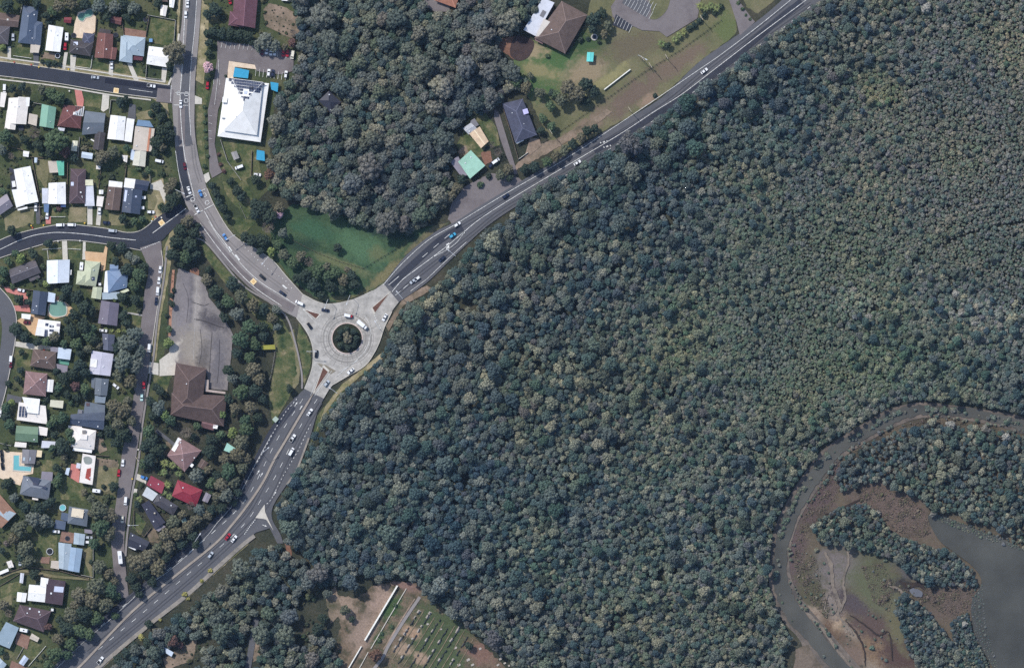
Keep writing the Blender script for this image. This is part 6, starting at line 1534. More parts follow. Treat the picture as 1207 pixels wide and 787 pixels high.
def crown_data(seed, nclump=26, cr=0.15, nleaf=46, leaf=0.05, hz=0.42, rough=0.2, core=0.84, up=0.35):
    """a crown one unit wide: leaf clumps over an uneven dome, each clump a lumpy core under a coat of small leaf sprays"""
    rg = np.random.RandomState(seed)
    ph = rg.uniform(0, 6.28, 4)
    def lim(t):
        return 0.5 * (1 - rough * (0.5 + 0.5 * (0.6 * math.sin(2 * t + ph[0]) + 0.5 * math.sin(3 * t + ph[1]) + 0.4 * math.sin(5 * t + ph[2]))))
    cs = []
    tries = 0
    while len(cs) < nclump and tries < 4000:
        tries += 1
        t = rg.uniform(0, 6.283); u = math.sqrt(rg.uniform(0, 1))
        L = lim(t) - cr * 0.75
        r = u * L
        z = hz * math.sqrt(max(0, 1 - (u * .93) ** 2)) * rg.uniform(0.62, 1.06)
        c = np.array([r * math.cos(t), r * math.sin(t), z])
        rad = cr * rg.uniform(0.72, 1.22)
        if all(np.linalg.norm(c - d) > (rad + e) * 0.56 for d, e in cs):
            cs.append((c, rad))
    V_, F_ = [], []
    k = 0
    iv, if_ = ico(2 if nclump <= 30 else 1)
    LV, LF = [], []
    for c, rad in cs:
        s = iv * (1 + 0.16 * np.sin(iv @ rg.uniform(-4, 4, (3, 1)) * 2 + rg.uniform(0, 6))) * rad * core
        s = s * np.array([1, 1, 0.85]) + c
        V_.append(s); F_ += (if_ + k).tolist(); k += len(s)
    nf_core = len(F_)
    for c, rad in cs:
        d = rg.normal(size=(nleaf, 3)); d[:, 2] += up
        d /= np.linalg.norm(d, axis=1, keepdims=True)
        p = c + d * rad * rg.uniform(0.82, 1.12, (nleaf, 1))
        n = d + rg.normal(scale=0.42, size=(nleaf, 3)); n /= np.linalg.norm(n, axis=1, keepdims=True)
        a = np.cross(n, rg.normal(size=(nleaf, 3))); a /= np.linalg.norm(a, axis=1, keepdims=True) + 1e-9
        b = np.cross(n, a)
        sz = leaf * rg.uniform(0.6, 1.35, (nleaf, 1))
        q = np.stack([p - a * sz, p - b * sz * .62, p + a * sz, p + b * sz * .62], axis=1).reshape(-1, 3)
        V_.append(q)
        F_ += (np.arange(4 * nleaf).reshape(-1, 4) + k).tolist(); k += 4 * nleaf
    return np.concatenate(V_), F_, nf_core

def crown_mesh(name, mat, trunk=None, **kw):
    v, f, nc = crown_data(**kw)
    v = v.copy()
    me = bpy.data.meshes.new(name)
    if trunk:
        tv, tf = tube((0, 0, -trunk), (0, 0, .18), .03, .018, 6)
        b = len(v)
        v = np.concatenate([v, np.array(tv)])
        f = f + [tuple(b + i for i in q) for q in tf]
    me.from_pydata(v.tolist(), [], f)
    me.materials.append(mat)
    if trunk:
        me.materials.append(BARK)
        mi = [0] * (len(f) - len(tf)) + [1] * len(tf)
        me.polygons.foreach_set("material_index", mi)
    sm = [True] * nc + [False] * (len(f) - nc)
    me.polygons.foreach_set("use_smooth", sm)
    me.update()
    return me

def trunk_mesh(seed, h=0.6):
    """tapered trunk that forks into limbs reaching the crown"""
    rg = random.Random(seed)
    p = [tube((0, 0, -h), (0.01, 0, -0.05), .035, .026, 7)]
    for i in range(4):
        t = i * 1.57 + rg.uniform(-.4, .4)
        r = rg.uniform(.18, .3)
        p.append(tube((0.01, 0, -0.07), (r * math.cos(t), r * math.sin(t), rg.uniform(.12, .26)), .02, .008, 5))
    v, f = join(*p)
    return me_new("trunk", v, f, BARK)

BIG = [dict(seed=10 + i, nclump=30, cr=0.115, nleaf=46, leaf=0.030, hz=0.40, rough=0.26) for i in range(6)]
MID = [dict(seed=30 + i, nclump=18, cr=0.155, nleaf=40, leaf=0.044, hz=0.42, rough=0.24) for i in range(5)]
SMALL = [dict(seed=50 + i, nclump=9, cr=0.21, nleaf=34, leaf=0.075, hz=0.40, rough=0.2) for i in range(5)]
TRUNKS = [trunk_mesh(i) for i in range(4)]
_cr = {}
def crown_for(kind, size):
    k = (kind, size)
    if k not in _cr:
        sets = {'big': BIG, 'mid': MID, 'small': SMALL}[size]
        n = {'big': 6, 'mid': 4, 'small': 3}[size] if kind == 'gum' else 3
        _cr[k] = [crown_mesh("crown", F[kind], **kw) for kw in sets[:n]]
    return _cr[k]

def palm_crown(seed):
    rg = random.Random(seed)
    v, f = [], []
    n = 15
    for i in range(n):
        t = 6.283 * i / n + rg.uniform(-.15, .15)
        L = rg.uniform(.42, .54); dz = rg.uniform(-.1, .12)
        c, s = math.cos(t), math.sin(t)
        prev = None
        for k in range(6):
            u = k / 5
            r = u * L; z = .16 * math.sin(u * 2.4) + dz * u - .16 * u * u
            w = .075 * math.sin(min(1, u * 1.25 + .12) * 3.0) + .012
            a = len(v)
            v += [(r * c - s * w, r * s + c * w, z - .03), (r * c, r * s, z), (r * c + s * w, r * s - c * w, z - .03)]
            if k:
                f += [(a - 3, a - 2, a + 1, a), (a - 2, a - 1, a + 2, a + 1)]
    return me_new("crown", v, f, F['q'])
PALMS = [palm_crown(i) for i in range(3)]

def bare_crown(seed):
    rg = random.Random(seed)
    parts = []
    def grow(p, d, L, r, lev):
        e = (p[0] + d[0] * L, p[1] + d[1] * L, p[2] + d[2] * L)
        parts.append(tube(p, e, r, r * .6, 4))
        if lev == 0:
            return
        for _ in range(5 if lev > 1 else 4):
            q = Vector((d[0] + rg.uniform(-.9, .9), d[1] + rg.uniform(-.9, .9), d[2] + rg.uniform(-.45, .5))).normalized()
            u = rg.uniform(.5, 1)
            grow((p[0] + d[0] * L * u, p[1] + d[1] * L * u, p[2] + d[2] * L * u), q, L * .62, r * .55, lev - 1)
    for i in range(7):
        t = i * .9 + rg.uniform(-.3, .3)
        grow((0, 0, 0), Vector((math.cos(t), math.sin(t), .8)).normalized(), .23, .017, 3)
    v, f = join(*parts)
    return me_new("crown", v, f, F['n'])
BARES = [bare_crown(i) for i in range(3)]

def tree(name, kind, x, y, d, label, cat="tree", group=None, rg=random, hfac=None):
    """d: crown width in plan units"""
    D = d * S
    size = 'big' if d >= 15 else 'mid' if d >= 9 else 'small'
    if kind == 'q':
        cm = rg.choice(PALMS)
    elif kind == 'n' and d >= 9:
        cm = rg.choice(BARES)
    else:
        cm = rg.choice(crown_for(kind, size))
    h = D * (hfac or (0.62 if d > 9 else 0.25)) 
    ox, oy, _ = P(x, y)
    root = empty(name, (ox, oy, 0), rg.uniform(0, 6.28))
    root.scale = (D, D * rg.uniform(.9, 1.1), D * rg.uniform(.9, 1.15))
    tag(root, label, cat, group)
    zt = 0.6 if d > 9 else 0.18
    t = link_mesh("trunk", rg.choice(TRUNKS), root); t.location = (0, 0, zt)
    t.scale = (1, 1, zt / 0.6)
    c = link_mesh("crown", cm, root); c.location = (0, 0, zt * .86)
    return root

GT = """10,8,18,d 27,-1,16,d 70,8,16,o 85,4,18,o 62,14,12,m 55,19,11,d 118,8,20,g 136,9,18,g 127,20,13,d 158,10,18,g 147,5,16,d 150,21,11,d 101,5,16,d 44,5,13,d 186,4,12,d 58,27,8,d 207,62,28,o 212,72,14,o 200,78,10,d 3,56,9,b 25,40,5,d
57,75,8,d 64,75,8,d 50,73,6,d 70,76,6,d 15,105,12,d 27,103,11,d 50,106,12,o 61,110,15,m 70,116,17,m 79,120,9,d 142,121,12,d 149,117,9,d 42,157,20,n 68,166,30,m 30,165,14,d 46,171,13,d 8,161,18,m 3,177,14,g 14,184,11,n 78,180,14,r 60,180,14,d 88,186,12,d 122,185,19,o 134,180,17,o 117,191,12,o 150,175,10,m 100,175,8,o
185,127,14,d 191,138,14,d 178,134,8,m 192,155,18,d 200,160,16,d 186,168,18,d 191,173,12,o 183,180,10,d 199,149,12,d 163,198,8,m 175,201,9,m 170,206,8,d 200,222,16,o 204,236,18,d 197,246,14,d 209,231,12,o 205,214,11,o 145,258,12,d 159,261,11,m 168,258,9,m 152,263,8,d 15,272,13,d 35,265,4,d 70,246,7,r 65,247,5,m 4,226,10,m 50,257,6,o
222,261,16,o 214,272,18,d 229,275,16,d 209,285,20,d 224,289,20,d 205,300,18,d 219,302,18,m 231,300,13,d 214,311,12,d 233,266,9,d 5,320,14,m 10,308,11,m 25,305,13,b 40,299,13,d 19,299,10,m 58,287,11,d 55,335,9,b 3,331,10,m 15,338,8,m 44,327,8,m 51,314,8,m 80,342,16,d 92,350,18,d 75,351,11,d 100,362,18,d 88,371,15,d 108,366,14,d 23,352,12,d 33,356,9,d
132,290,14,d 144,292,14,d 153,302,12,g 160,306,12,g 150,318,16,d 165,324,18,m 170,314,12,d 158,336,14,m 145,350,13,d 160,353,14,d 135,352,8,b 137,308,10,d 146,372,13,d 150,381,12,d 20,388,17,d 30,397,14,d 45,403,12,d 55,402,12,m 65,397,14,o 76,405,11,m 85,389,18,d 100,384,18,d 105,395,16,m 91,405,16,m 112,400,14,d 104,411,12,o 118,407,10,o 95,416,12,d 26,415,9,d 80,378,10,d 110,388,12,m
10,452,8,d 22,447,9,d 27,451,8,d 25,436,10,d 95,430,16,d 87,440,14,d 101,438,13,d 76,446,16,d 70,456,12,m 90,455,14,r 101,458,14,m 67,437,9,d 8,480,14,m 12,500,14,m 14,474,10,b 7,490,12,d 65,495,14,m 75,492,16,m 82,510,12,m 60,500,10,m 65,512,10,d 55,470,8,d 80,465,11,d 91,468,11,d 84,474,8,m 101,466,9,d
150,405,26,g 160,394,20,g 148,425,27,g 161,430,22,g 142,441,18,o 155,449,18,o 166,415,16,g 140,409,15,d 135,478,20,o 146,484,20,o 151,472,12,o 130,490,12,o 140,499,18,o 130,508,16,d 146,511,18,d 138,521,16,d 152,516,12,d 156,496,13,o 188,480,18,g 195,489,14,b 202,495,14,m 182,489,13,d 178,473,14,d 190,461,12,d 184,456,10,d 176,508,18,m 180,520,20,d 172,526,15,d 186,530,18,d 178,541,18,d 170,546,13,m 193,527,10,d 190,537,10,d 220,509,18,n 233,502,11,m 228,513,9,d
195,545,12,q 204,548,11,q 211,558,10,q 198,571,11,q 193,580,9,q 200,585,9,q 213,550,9,q 194,556,10,q 165,588,9,q 189,557,8,q 125,388,7,q 132,389,7,q 140,390,7,q 147,391,7,q 105,388,9,q 64,475,6,q
250,518,16,d 248,531,18,d 261,512,12,m 275,510,14,b 291,505,18,m 285,520,20,o 281,535,20,o 266,541,16,o 270,555,22,m 286,551,16,o 291,540,14,o 257,560,14,d 232,560,18,g 246,553,12,o 250,569,14,m 262,570,18,o 276,568,16,o 268,583,18,g 256,585,14,o 281,580,12,d 262,598,14,d 250,600,14,d 276,592,10,d 240,557,10,d
135,573,15,d 124,551,6,d 122,573,6,d 118,600,26,o 130,606,22,o 120,621,24,m 130,628,18,o 112,640,16,m 162,594,9,d 160,582,5,m 225,595,14,n 236,600,15,g 245,606,14,o 232,612,14,o 205,615,18,o 216,606,12,o 196,630,18,o 210,628,18,o 222,620,16,o 200,643,18,o 215,640,16,d 228,632,14,d 187,645,14,o 231,641,11,d
163,662,24,o 176,655,22,o 187,668,22,o 172,674,18,d 157,680,14,d 161,691,14,d 197,656,13,d 180,685,13,d 165,700,11,d 119,667,18,o 129,675,16,o 115,690,24,o 131,695,20,m 110,705,22,o 125,712,20,o 95,700,20,o 100,722,22,d 115,728,18,m 85,724,20,o 80,740,20,d 95,742,18,m 106,746,16,m 85,758,18,m 70,752,16,o 66,770,20,m 80,771,14,m 58,785,16,m 58,738,10,r 72,730,12,d 138,702,12,m 135,684,12,o 90,712,14,o 136,725,10,m
25,622,22,o 17,634,16,o 31,645,22,o 41,611,20,g 52,613,17,g 60,616,11,g 34,660,18,o 41,676,14,d 27,656,14,d 13,566,8,d 8,570,14,d 17,586,12,g 31,597,16,d 45,600,18,d 55,595,13,d 61,590,11,d 68,568,14,m 75,525,20,d 76,538,10,o 62,528,10,m 68,551,12,d 70,562,11,m 100,580,10,o 108,587,11,o 85,519,11,m 118,512,8,d 110,604,12,o 3,648,10,d 8,640,8,n 46,622,10,o 5,712,14,o 11,722,13,n 2,767,10,m 108,662,7,d 46,688,8,d 22,640,10,o
312,50,22,g 323,55,17,g 305,56,12,g 252,38,14,d 262,40,15,d 272,40,15,d 282,42,15,d 292,43,14,d 247,51,11,d 246,63,9,d 244,40,10,d 254,12,18,d 246,18,14,d 262,22,8,d 246,80,14,p 245,93,7,d 345,51,11,r 336,56,10,o 346,40,12,n 297,50,9,d
241,126,5,m 242,135,5,m 241,144,5,m 242,154,5,m 243,163,5,m 243,173,5,m 245,184,5,m 241,196,6,m 260,194,5,r 258,182,5,r 264,202,6,r 266,90,4,d 262,128,4,d 259,150,4,d
255,228,12,d 258,238,12,d 263,246,12,d 268,256,10,d 250,219,10,d 280,225,14,d 285,232,12,d 272,214,10,d 302,212,14,d 318,206,15,r 322,221,12,m 310,245,22,d 319,256,20,d 302,252,16,d 300,240,13,d 330,245,16,o 317,268,20,n 334,275,14,g 310,283,18,d 298,284,16,d 289,279,13,d 320,297,12,b 335,300,14,o 345,310,16,m 355,302,14,o 365,309,16,n 375,320,18,m 360,326,18,d 350,328,13,d 370,336,18,d 385,325,16,m 395,322,16,m 405,330,15,o 415,325,13,d 418,335,13,d 390,338,16,d 403,342,12,d 378,347,12,d 385,315,12,o 398,292,12,d 329,252,12,p 327,288,12,m 410,318,10,o 307,296,10,d
244,330,15,o 255,344,18,d 275,335,19,d 285,350,18,o 269,355,17,m 280,370,18,g 265,374,13,d 299,360,18,o 311,365,16,d 321,375,15,o 310,385,15,d 295,385,20,m 285,400,22,m 300,405,16,m 311,396,12,d 280,416,14,d 295,421,16,m 270,436,15,d 275,446,14,g 299,435,20,o 306,446,18,o 290,446,16,d 285,462,20,m 301,460,18,d 270,470,13,d 278,481,16,o 296,480,18,o 310,470,13,d 290,495,16,m 304,491,14,d 262,488,12,b 342,458,11,d 326,365,12,g 259,358,12,d 246,318,9,d 327,385,10,g
203,358,9,d 200,388,9,m 199,404,14,b 202,348,7,d 197,372,6,d 205,342,6,d 410,398,13,o 420,399,9,d 417,406,9,d 410,409,9,d 402,406,9,d 399,398,9,d 402,391,9,d 409,388,9,d 417,391,9,d 405,402,8,m 414,395,8,d
670,104,20,o 680,112,20,o 690,100,18,d 662,118,16,o 700,108,15,d 690,120,13,d 655,112,12,m 649,126,13,m 636,110,14,o 620,104,16,o 609,98,14,m 640,140,12,m 650,150,12,m 638,154,10,d 618,199,12,d 630,197,14,d 645,191,14,m 655,185,14,o 665,178,13,o 675,170,14,d 685,162,14,o 692,155,15,d 701,152,11,d 590,207,15,o 599,200,14,o 601,210,10,d 576,208,8,d 566,218,8,m 587,180,14,n 580,171,10,n 544,212,12,d 538,222,15,o 530,232,15,o 521,240,14,o 525,214,13,d 700,24,20,d 709,17,16,d 716,31,13,o 699,34,13,d 712,41,11,o 772,113,6,d 693,46,6,d 706,50,5,d 645,66,6,m 650,110,10,d 625,90,9,o 684,47,8,d
780,52,11,q 787,54,9,d 795,47,9,q 800,42,9,q 806,38,9,q 812,34,8,d 818,30,8,d 824,25,8,d 825,8,11,q 832,10,10,q 838,7,9,q 845,10,10,q 830,18,8,d 842,15,8,d 850,8,7,d 870,4,5,m 875,11,5,m 879,18,4,m 884,23,4,m
152,682,9,d 248,672,6,y 238,684,5,y 218,700,7,y 222,705,5,y 189,730,4,y 167,750,9,y 160,778,9,y 296,738,5,o 210,726,12,d 176,735,11,d 186,745,14,o 174,757,12,d 158,760,12,d 150,768,14,d 140,776,14,d 205,755,16,r 213,760,9,r 407,718,14,o 415,729,9,d 443,771,17,r 375,740,16,d 381,728,14,d 370,765,14,o 374,752,12,d 553,760,11,d 447,754,6,m 465,712,6,m 462,738,5,m 450,746,5,m 360,775,16,d 345,770,14,o"""
SZ = lambda d: "tiny" if d < 6 else "small" if d < 9 else "mid sized" if d < 14 else "large" if d < 20 else "very large"
CN = {'d': ("dark green", "garden_tree", "tree"), 'm': ("mid green", "garden_tree", "tree"), 'o': ("olive brown", "eucalypt_tree", "tree"), 'g': ("grey green", "eucalypt_tree", "tree"), 'b': ("bright yellow green", "garden_tree", "tree"), 'q': ("feathery pale", "palm_tree", "palm"),
      'n': ("leafless grey brown", "bare_tree", "tree"), 'y': ("yellow flowering", "wattle_tree", "tree"), 'p': ("pink blossoming", "blossom_tree", "tree"), 'r': ("rusty brown", "garden_tree", "tree")}
LAND = BUILDINGS + [(409, 398, "roundabout"), (270, 66, "hotel car park"), (400, 275, "green field"), (247, 282, "second street corner bend"), (345, 420, "footpath by the roundabout"), (230, 380, "bare bitumen car park"), (300, 335, "cream patch on the bend"),
    (270, 310, "bend of the main road"), (310, 330, "black car on the bend"), (355, 345, "white van near the roundabout"), (300, 408, "yellow green park shelter"), (325, 494, "pale bus shelter"), (200, 372, "narrow pink garden strip"), (560, 235, "grey forecourt"), (660, 175, "dirt track by the road"),
    (728, 94, "lone white meadow wall"), (765, 30, "upper right car park"), (862, 20, "meadow driveway"), (450, 722, "white memorial wall"), (520, 760, "cemetery rows"), (200, 767, "ice blue carport"), (140, 700, "dead end of the side street"), (295, 745, "dark lane in the wood"), (318, 610, "pale triangular island"), (258, 655, "red car on the south road"),
    (206, 690, "middle of the south road"), (110, 760, "lower end of the south road"), (240, 150, "hotel drive"), (350, 305, "long wire field fence"), (400, 330, "grass above the roundabout"), (690, 46, "round garden pond"), (815, 40, "palm row"), (275, 578, "south road's upper bend"), (243, 585, "mauve shed"), (270, 527, "pale teal shed"), (245, 205, "mouth of the hotel drive")]
DIRS = ["right of", "below and right of", "below", "below and left of", "left of", "above and left of", "above", "above and right of"]
trees_list = []
for tok in GT.split():
    x, y, d, k = tok.split(",")
    trees_list.append([float(x), float(y), float(d), k])
prelim = {}
for i, (x, y, d, k) in enumerate(trees_list):
    best = min(LAND, key=lambda b: (b[0] - x) ** 2 + (b[1] - y) ** 2)
    dx, dy = x - best[0], y - best[1]
    dist = math.hypot(dx, dy)
    dirn = "on" if dist < 6 and best in LAND[len(BUILDINGS):] else DIRS[int(((math.degrees(math.atan2(dy, dx)) + 360 + 22.5) % 360) // 45)]
    noun = "bush" if d < 7 and k not in 'qy' else "palm" if k == 'q' else "tree"
    base = "%s %s %s %s the %s" % (SZ(d), CN[k][0], noun, dirn, best[2])
    prelim.setdefault(base, []).append((dist, i))
labels = {}
ORD = {2: ["nearer", "farther"], 3: ["nearest", "middle", "farthest"], 4: ["nearest", "second nearest", "third nearest", "farthest"], 5: ["nearest", "second nearest", "third nearest", "fourth nearest", "farthest"]}
for base, L in prelim.items():
    L.sort()
    if len(L) == 1:
        labels[L[0][1]] = base
    else:
        o_ = ORD.get(len(L)) or ["nearest", "second nearest", "third nearest", "fourth nearest", "fifth nearest", "sixth nearest", "seventh nearest", "eighth nearest", "farthest"]
        for (dist, i), w in zip(L, o_):
            labels[i] = base.replace(" the ", " the ", 1).replace(base.split(" ")[0], w + " " + base.split(" ")[0], 1)
trg = random.Random(11)
for i, (x, y, d, k) in enumerate(trees_list):
    nm = CN[k][1]
    if d < 7 and k != 'q':
        nm = "shrub"
    tree(nm, k, x, y, d * 1.08, labels[i], CN[k][2] if nm != "shrub" else "shrub", {"palm_tree": "palms in the gardens", "shrub": "garden shrubs", "wattle_tree": "yellow wattles on the verges"}.get(nm, "trees of the gardens and verges"), trg)

# pale crowns that stand out of the forest canopy
PALE = """616,348,13 659,433,15 688,444,10 702,479,12 650,491,14 611,492,7 874,522,14 714,563,11 884,585,9 815,622,9 815,645,11 838,602,7 1039,122,9 1091,10,13 1009,76,8 1192,375,13 1123,382,7 984,328,7 994,361,7 1068,322,8 1075,334,7 576,430,8 540,700,10 552,708,9 560,655,9 570,668,10 600,690,9 775,512,9 805,480,8 720,500,8 1035,605,7 1118,560,8 1075,570,7 1150,520,9 1120,500,11 1098,497,11 1160,505,9 1185,515,10 1190,560,8 1115,672,8 1140,676,9 1136,735,8 958,620,8"""
for tok in PALE.split():
    x, y, d = [float(q) for q in tok.split(",")]
    tree("pale_tree", 'w', x, y, d * 1.15, "pale cream leaved tree standing out of the dark forest canopy", "tree", "pale crowned trees in the forest", trg, hfac=0.9)

prg = random.Random(91)
BOXES = [(560, 470, 900, 780, 42), (430, 480, 620, 660, 16), (1120, 345, 1207, 400, 46), (975, 330, 1030, 375, 8), (1080, 500, 1205, 610, 18), (640, 300, 840, 470, 20), (1000, 60, 1060, 130, 7)]
for x0, y0, x1, y1, n_ in BOXES:
    for _ in range(n_):
        x, y = prg.uniform(x0, x1), prg.uniform(y0, y1)
        tree("pale_tree", 'w', x, y, prg.choice((4.5, 5.5, 6.5, 8, 10)), "pale cream leaved tree standing out of the dark forest canopy", "tree", "pale crowned trees in the forest", prg, hfac=1.25)

# ------------------------------------------------------------------ the woods
NWOOD = [(340, -14), (498, -14), (503, 14), (537, 18), (548, -14), (645, -14), (620, 32), (592, 44), (584, 58), (598, 74), (612, 84), (622, 98), (598, 108), (586, 124), (572, 132), (553, 134), (540, 148), (530, 168), (534, 182), (524, 193), (530, 212), (536, 224), (520, 240), (502, 262), (480, 274), (470, 266), (450, 262), (430, 266), (415, 258), (395, 256), (385, 248), (368, 246), (345, 238), (330, 225), (318, 200), (320, 180), (324, 150), (332, 112), (345, 96), (352, 80), (356, 50), (352, 20)]
SWOOD = [(332, 642), (300, 650), (266, 684), (229, 712), (190, 740), (156, 768), (136, 787), (128, 800), (395, 800), (402, 770), (384, 740), (386, 705), (396, 688), (372, 668), (345, 655)]
SCLEAR = [[(356, 690), (384, 688), (388, 735), (360, 762), (336, 738), (346, 716)], [(216, 748), (244, 752), (236, 790), (182, 795), (192, 766)], [(294, 726), (308, 726), (302, 800), (284, 800)], [(240, 735), (262, 735), (262, 765), (245, 765)]]
ROOF_HOLES = [[(372, 120), (388, 102), (408, 120), (390, 140)], [(525, 150), (548, 146), (545, 160), (528, 162)], [(508, -10), (546, -10), (540, 14), (498, 14)]]
MAIN = [(1000, -25), (1240, -25), (1240, 490), (1207, 486), (1171, 479), (1113, 471), (1083, 469), (1048, 477), (1012, 496), (974, 520), (956, 538), (931, 575), (910, 618), (905, 660), (904, 690), (917, 728), (932, 752), (922, 770), (930, 812), (618, 812), (604, 780), (590, 770), (574, 756), (545, 730), (508, 700), (497, 686), (470, 674), (440, 684), (402, 688), (386, 678), (362, 652), (342, 640), (335, 620), (326, 604), (330, 590), (345, 568), (360, 540), (372, 512), (388, 482), (402, 464), (424, 448), (448, 426), (458, 404), (462, 390), (474, 368), (500, 352), (520, 334), (530, 322), (552, 298), (578, 272), (606, 254), (616, 234), (652, 214), (702, 188), (745, 162), (785, 134), (830, 105), (868, 76), (898, 52), (935, 26), (958, 10), (985, -12)]
T1 = [(982, 562), (996, 540), (1030, 522), (1062, 506), (1090, 500), (1120, 502), (1150, 504), (1180, 508), (1240, 522), (1240, 652), (1207, 640), (1187, 628), (1154, 614), (1121, 603), (1100, 600), (1085, 588), (1060, 578), (1035, 566), (1010, 572), (992, 578)]
T2 = [(958, 622), (966, 612), (990, 598), (1020, 594), (1034, 606), (1050, 628), (1085, 640), (1122, 652), (1145, 672), (1152, 690), (1130, 690), (1100, 690), (1078, 680), (1050, 658), (1015, 648), (990, 642), (966, 640)]
T3 = [(1055, 706), (1066, 702), (1090, 716), (1110, 742), (1124, 760), (1136, 800), (1090, 800), (1072, 770), (1062, 740)]
T4 = [(1120, 732), (1140, 722), (1146, 745), (1160, 775), (1172, 805), (1140, 805), (1124, 760)]

CTRL = np.array([(400, 500, 11), (440, 560, 11), (600, 350, 9), (560, 300, 14), (520, 340, 12), (640, 250, 14), (700, 210, 13), (760, 160, 14), (880, 80, 12), (940, 40, 9), (1000, 20, 7), (1000, 150, 5.2), (1100, 60, 5), (1100, 150, 3.9), (1150, 250, 3.6), (950, 230, 4.6), (900, 170, 6.5), (850, 250, 6), (800, 230, 8), (850, 350, 5), (1000, 350, 4), (960, 300, 3.8), (1050, 370, 6.5),
    (1150, 400, 6.2), (700, 300, 9.5), (700, 450, 9), (780, 380, 6.5), (800, 500, 7.5), (900, 450, 4.4), (950, 420, 4.2), (880, 530, 7.5), (850, 600, 7), (700, 650, 8), (500, 600, 10), (560, 450, 10), (600, 700, 9), (450, 650, 12), (560, 740, 9), (640, 560, 9), (850, 750, 7), (900, 700, 6.6), (1080, 540, 7), (1180, 600, 7), (1100, 660, 6.5), (1090, 740, 6), (1040, 440, 5.2), (1180, 460, 6.5), (1200, 330, 4), (1207, 20, 4.2)])
def crown_size(x, y):
    d2 = (CTRL[:, 0] - x) ** 2 + (CTRL[:, 1] - y) ** 2 + 60
    w = 1 / d2 ** 1.6
    c = float((w * CTRL[:, 2]).sum() / w.sum())
    return c * (0.74 if c < 4.6 else 0.74 + 0.26 * min(1, (c - 4.6) / 1.6))

def scatter(polys, holes, size_fn, spacing, seed, tries, dmin):
    """dart throwing with a spacing that follows the crown size"""
    rg = np.random.RandomState(seed)
    allp = np.concatenate([np.array(p) for p in polys])
    x0, y0 = allp.min(0); x1, y1 = allp.max(0)
    x0, y0, x1, y1 = max(x0, -16), max(y0, -16), min(x1, 1224), min(y1, 803)
    X = rg.uniform(x0, x1, tries); Y = rg.uniform(y0, y1, tries)
    ok = np.zeros(tries, bool)
    for p in polys:
        ok |= inside(X, Y, p)
    for h in holes:
        ok &= ~inside(X, Y, h)
    X, Y = X[ok], Y[ok]
    grid = {}
    cell = 6.0
    out = []
    U = rg.uniform(0, 1, (len(X), 2))
    for i in range(len(X)):
        x, y = X[i], Y[i]
        base = size_fn(x, y)
        d = base * (0.6 + 0.45 * U[i, 0] ** 1.5 + 0.95 * U[i, 0] ** 9)
        rad = d * spacing
        gx, gy = int(x // cell), int(y // cell)
        reach = int((rad + base) // cell) + 1
        hit = False
        for a in range(gx - reach, gx + reach + 1):
            for b in range(gy - reach, gy + reach + 1):
                for (qx, qy, qr) in grid.get((a, b), ()):
                    m_ = (rad + qr) / 2
                    if (qx - x) ** 2 + (qy - y) ** 2 < m_ * m_:
                        hit = True
                        break
                if hit: break
            if hit: break
        if hit:
            continue
        grid.setdefault((gx, gy), []).append((x, y, rad))
        out.append((x, y, d))
    return out

gums = [(x, y, d, 'nw') for x, y, d in scatter([NWOOD], ROOF_HOLES, lambda x, y: 14.0, 0.60, 3, 12000, 6)]
gums += [(x, y, d, 'sw') for x, y, d in scatter([SWOOD], SCLEAR, lambda x, y: 12.5, 0.72, 4, 6000, 6)]
gums.sort(key=lambda t: -t[2])
GL = {'nw': ("grey green gum tree with a lumpy crown in the wood above the field", "gum trees in the wood above the field"), 'sw': ("brownish green gum tree in the wood between the south road and the cemetery", "gum trees between the south road and the cemetery")}
grg = random.Random(21)
for x, y, d, z in gums[:300]:
    tree("gum_tree", 'gum', x, y, max(d, 9.2) * 1.28, GL[z][0], "tree", GL[z][1], grg, hfac=0.7)
rest = gums[300:]

# forest mass: crowns of the forest instanced on points (nobody could count it)
def proto_collection(name, mats, kws, trunk):
    c = bpy.data.collections.new(name)
    i = 0
    for m in mats:
        for kw in kws:
            me = crown_mesh("%s_%02d" % (name, i), m, trunk, **kw)
            o = bpy.data.objects.new("%s_%02d" % (name, i), me)
            c.objects.link(o)
            i += 1
    return c, i

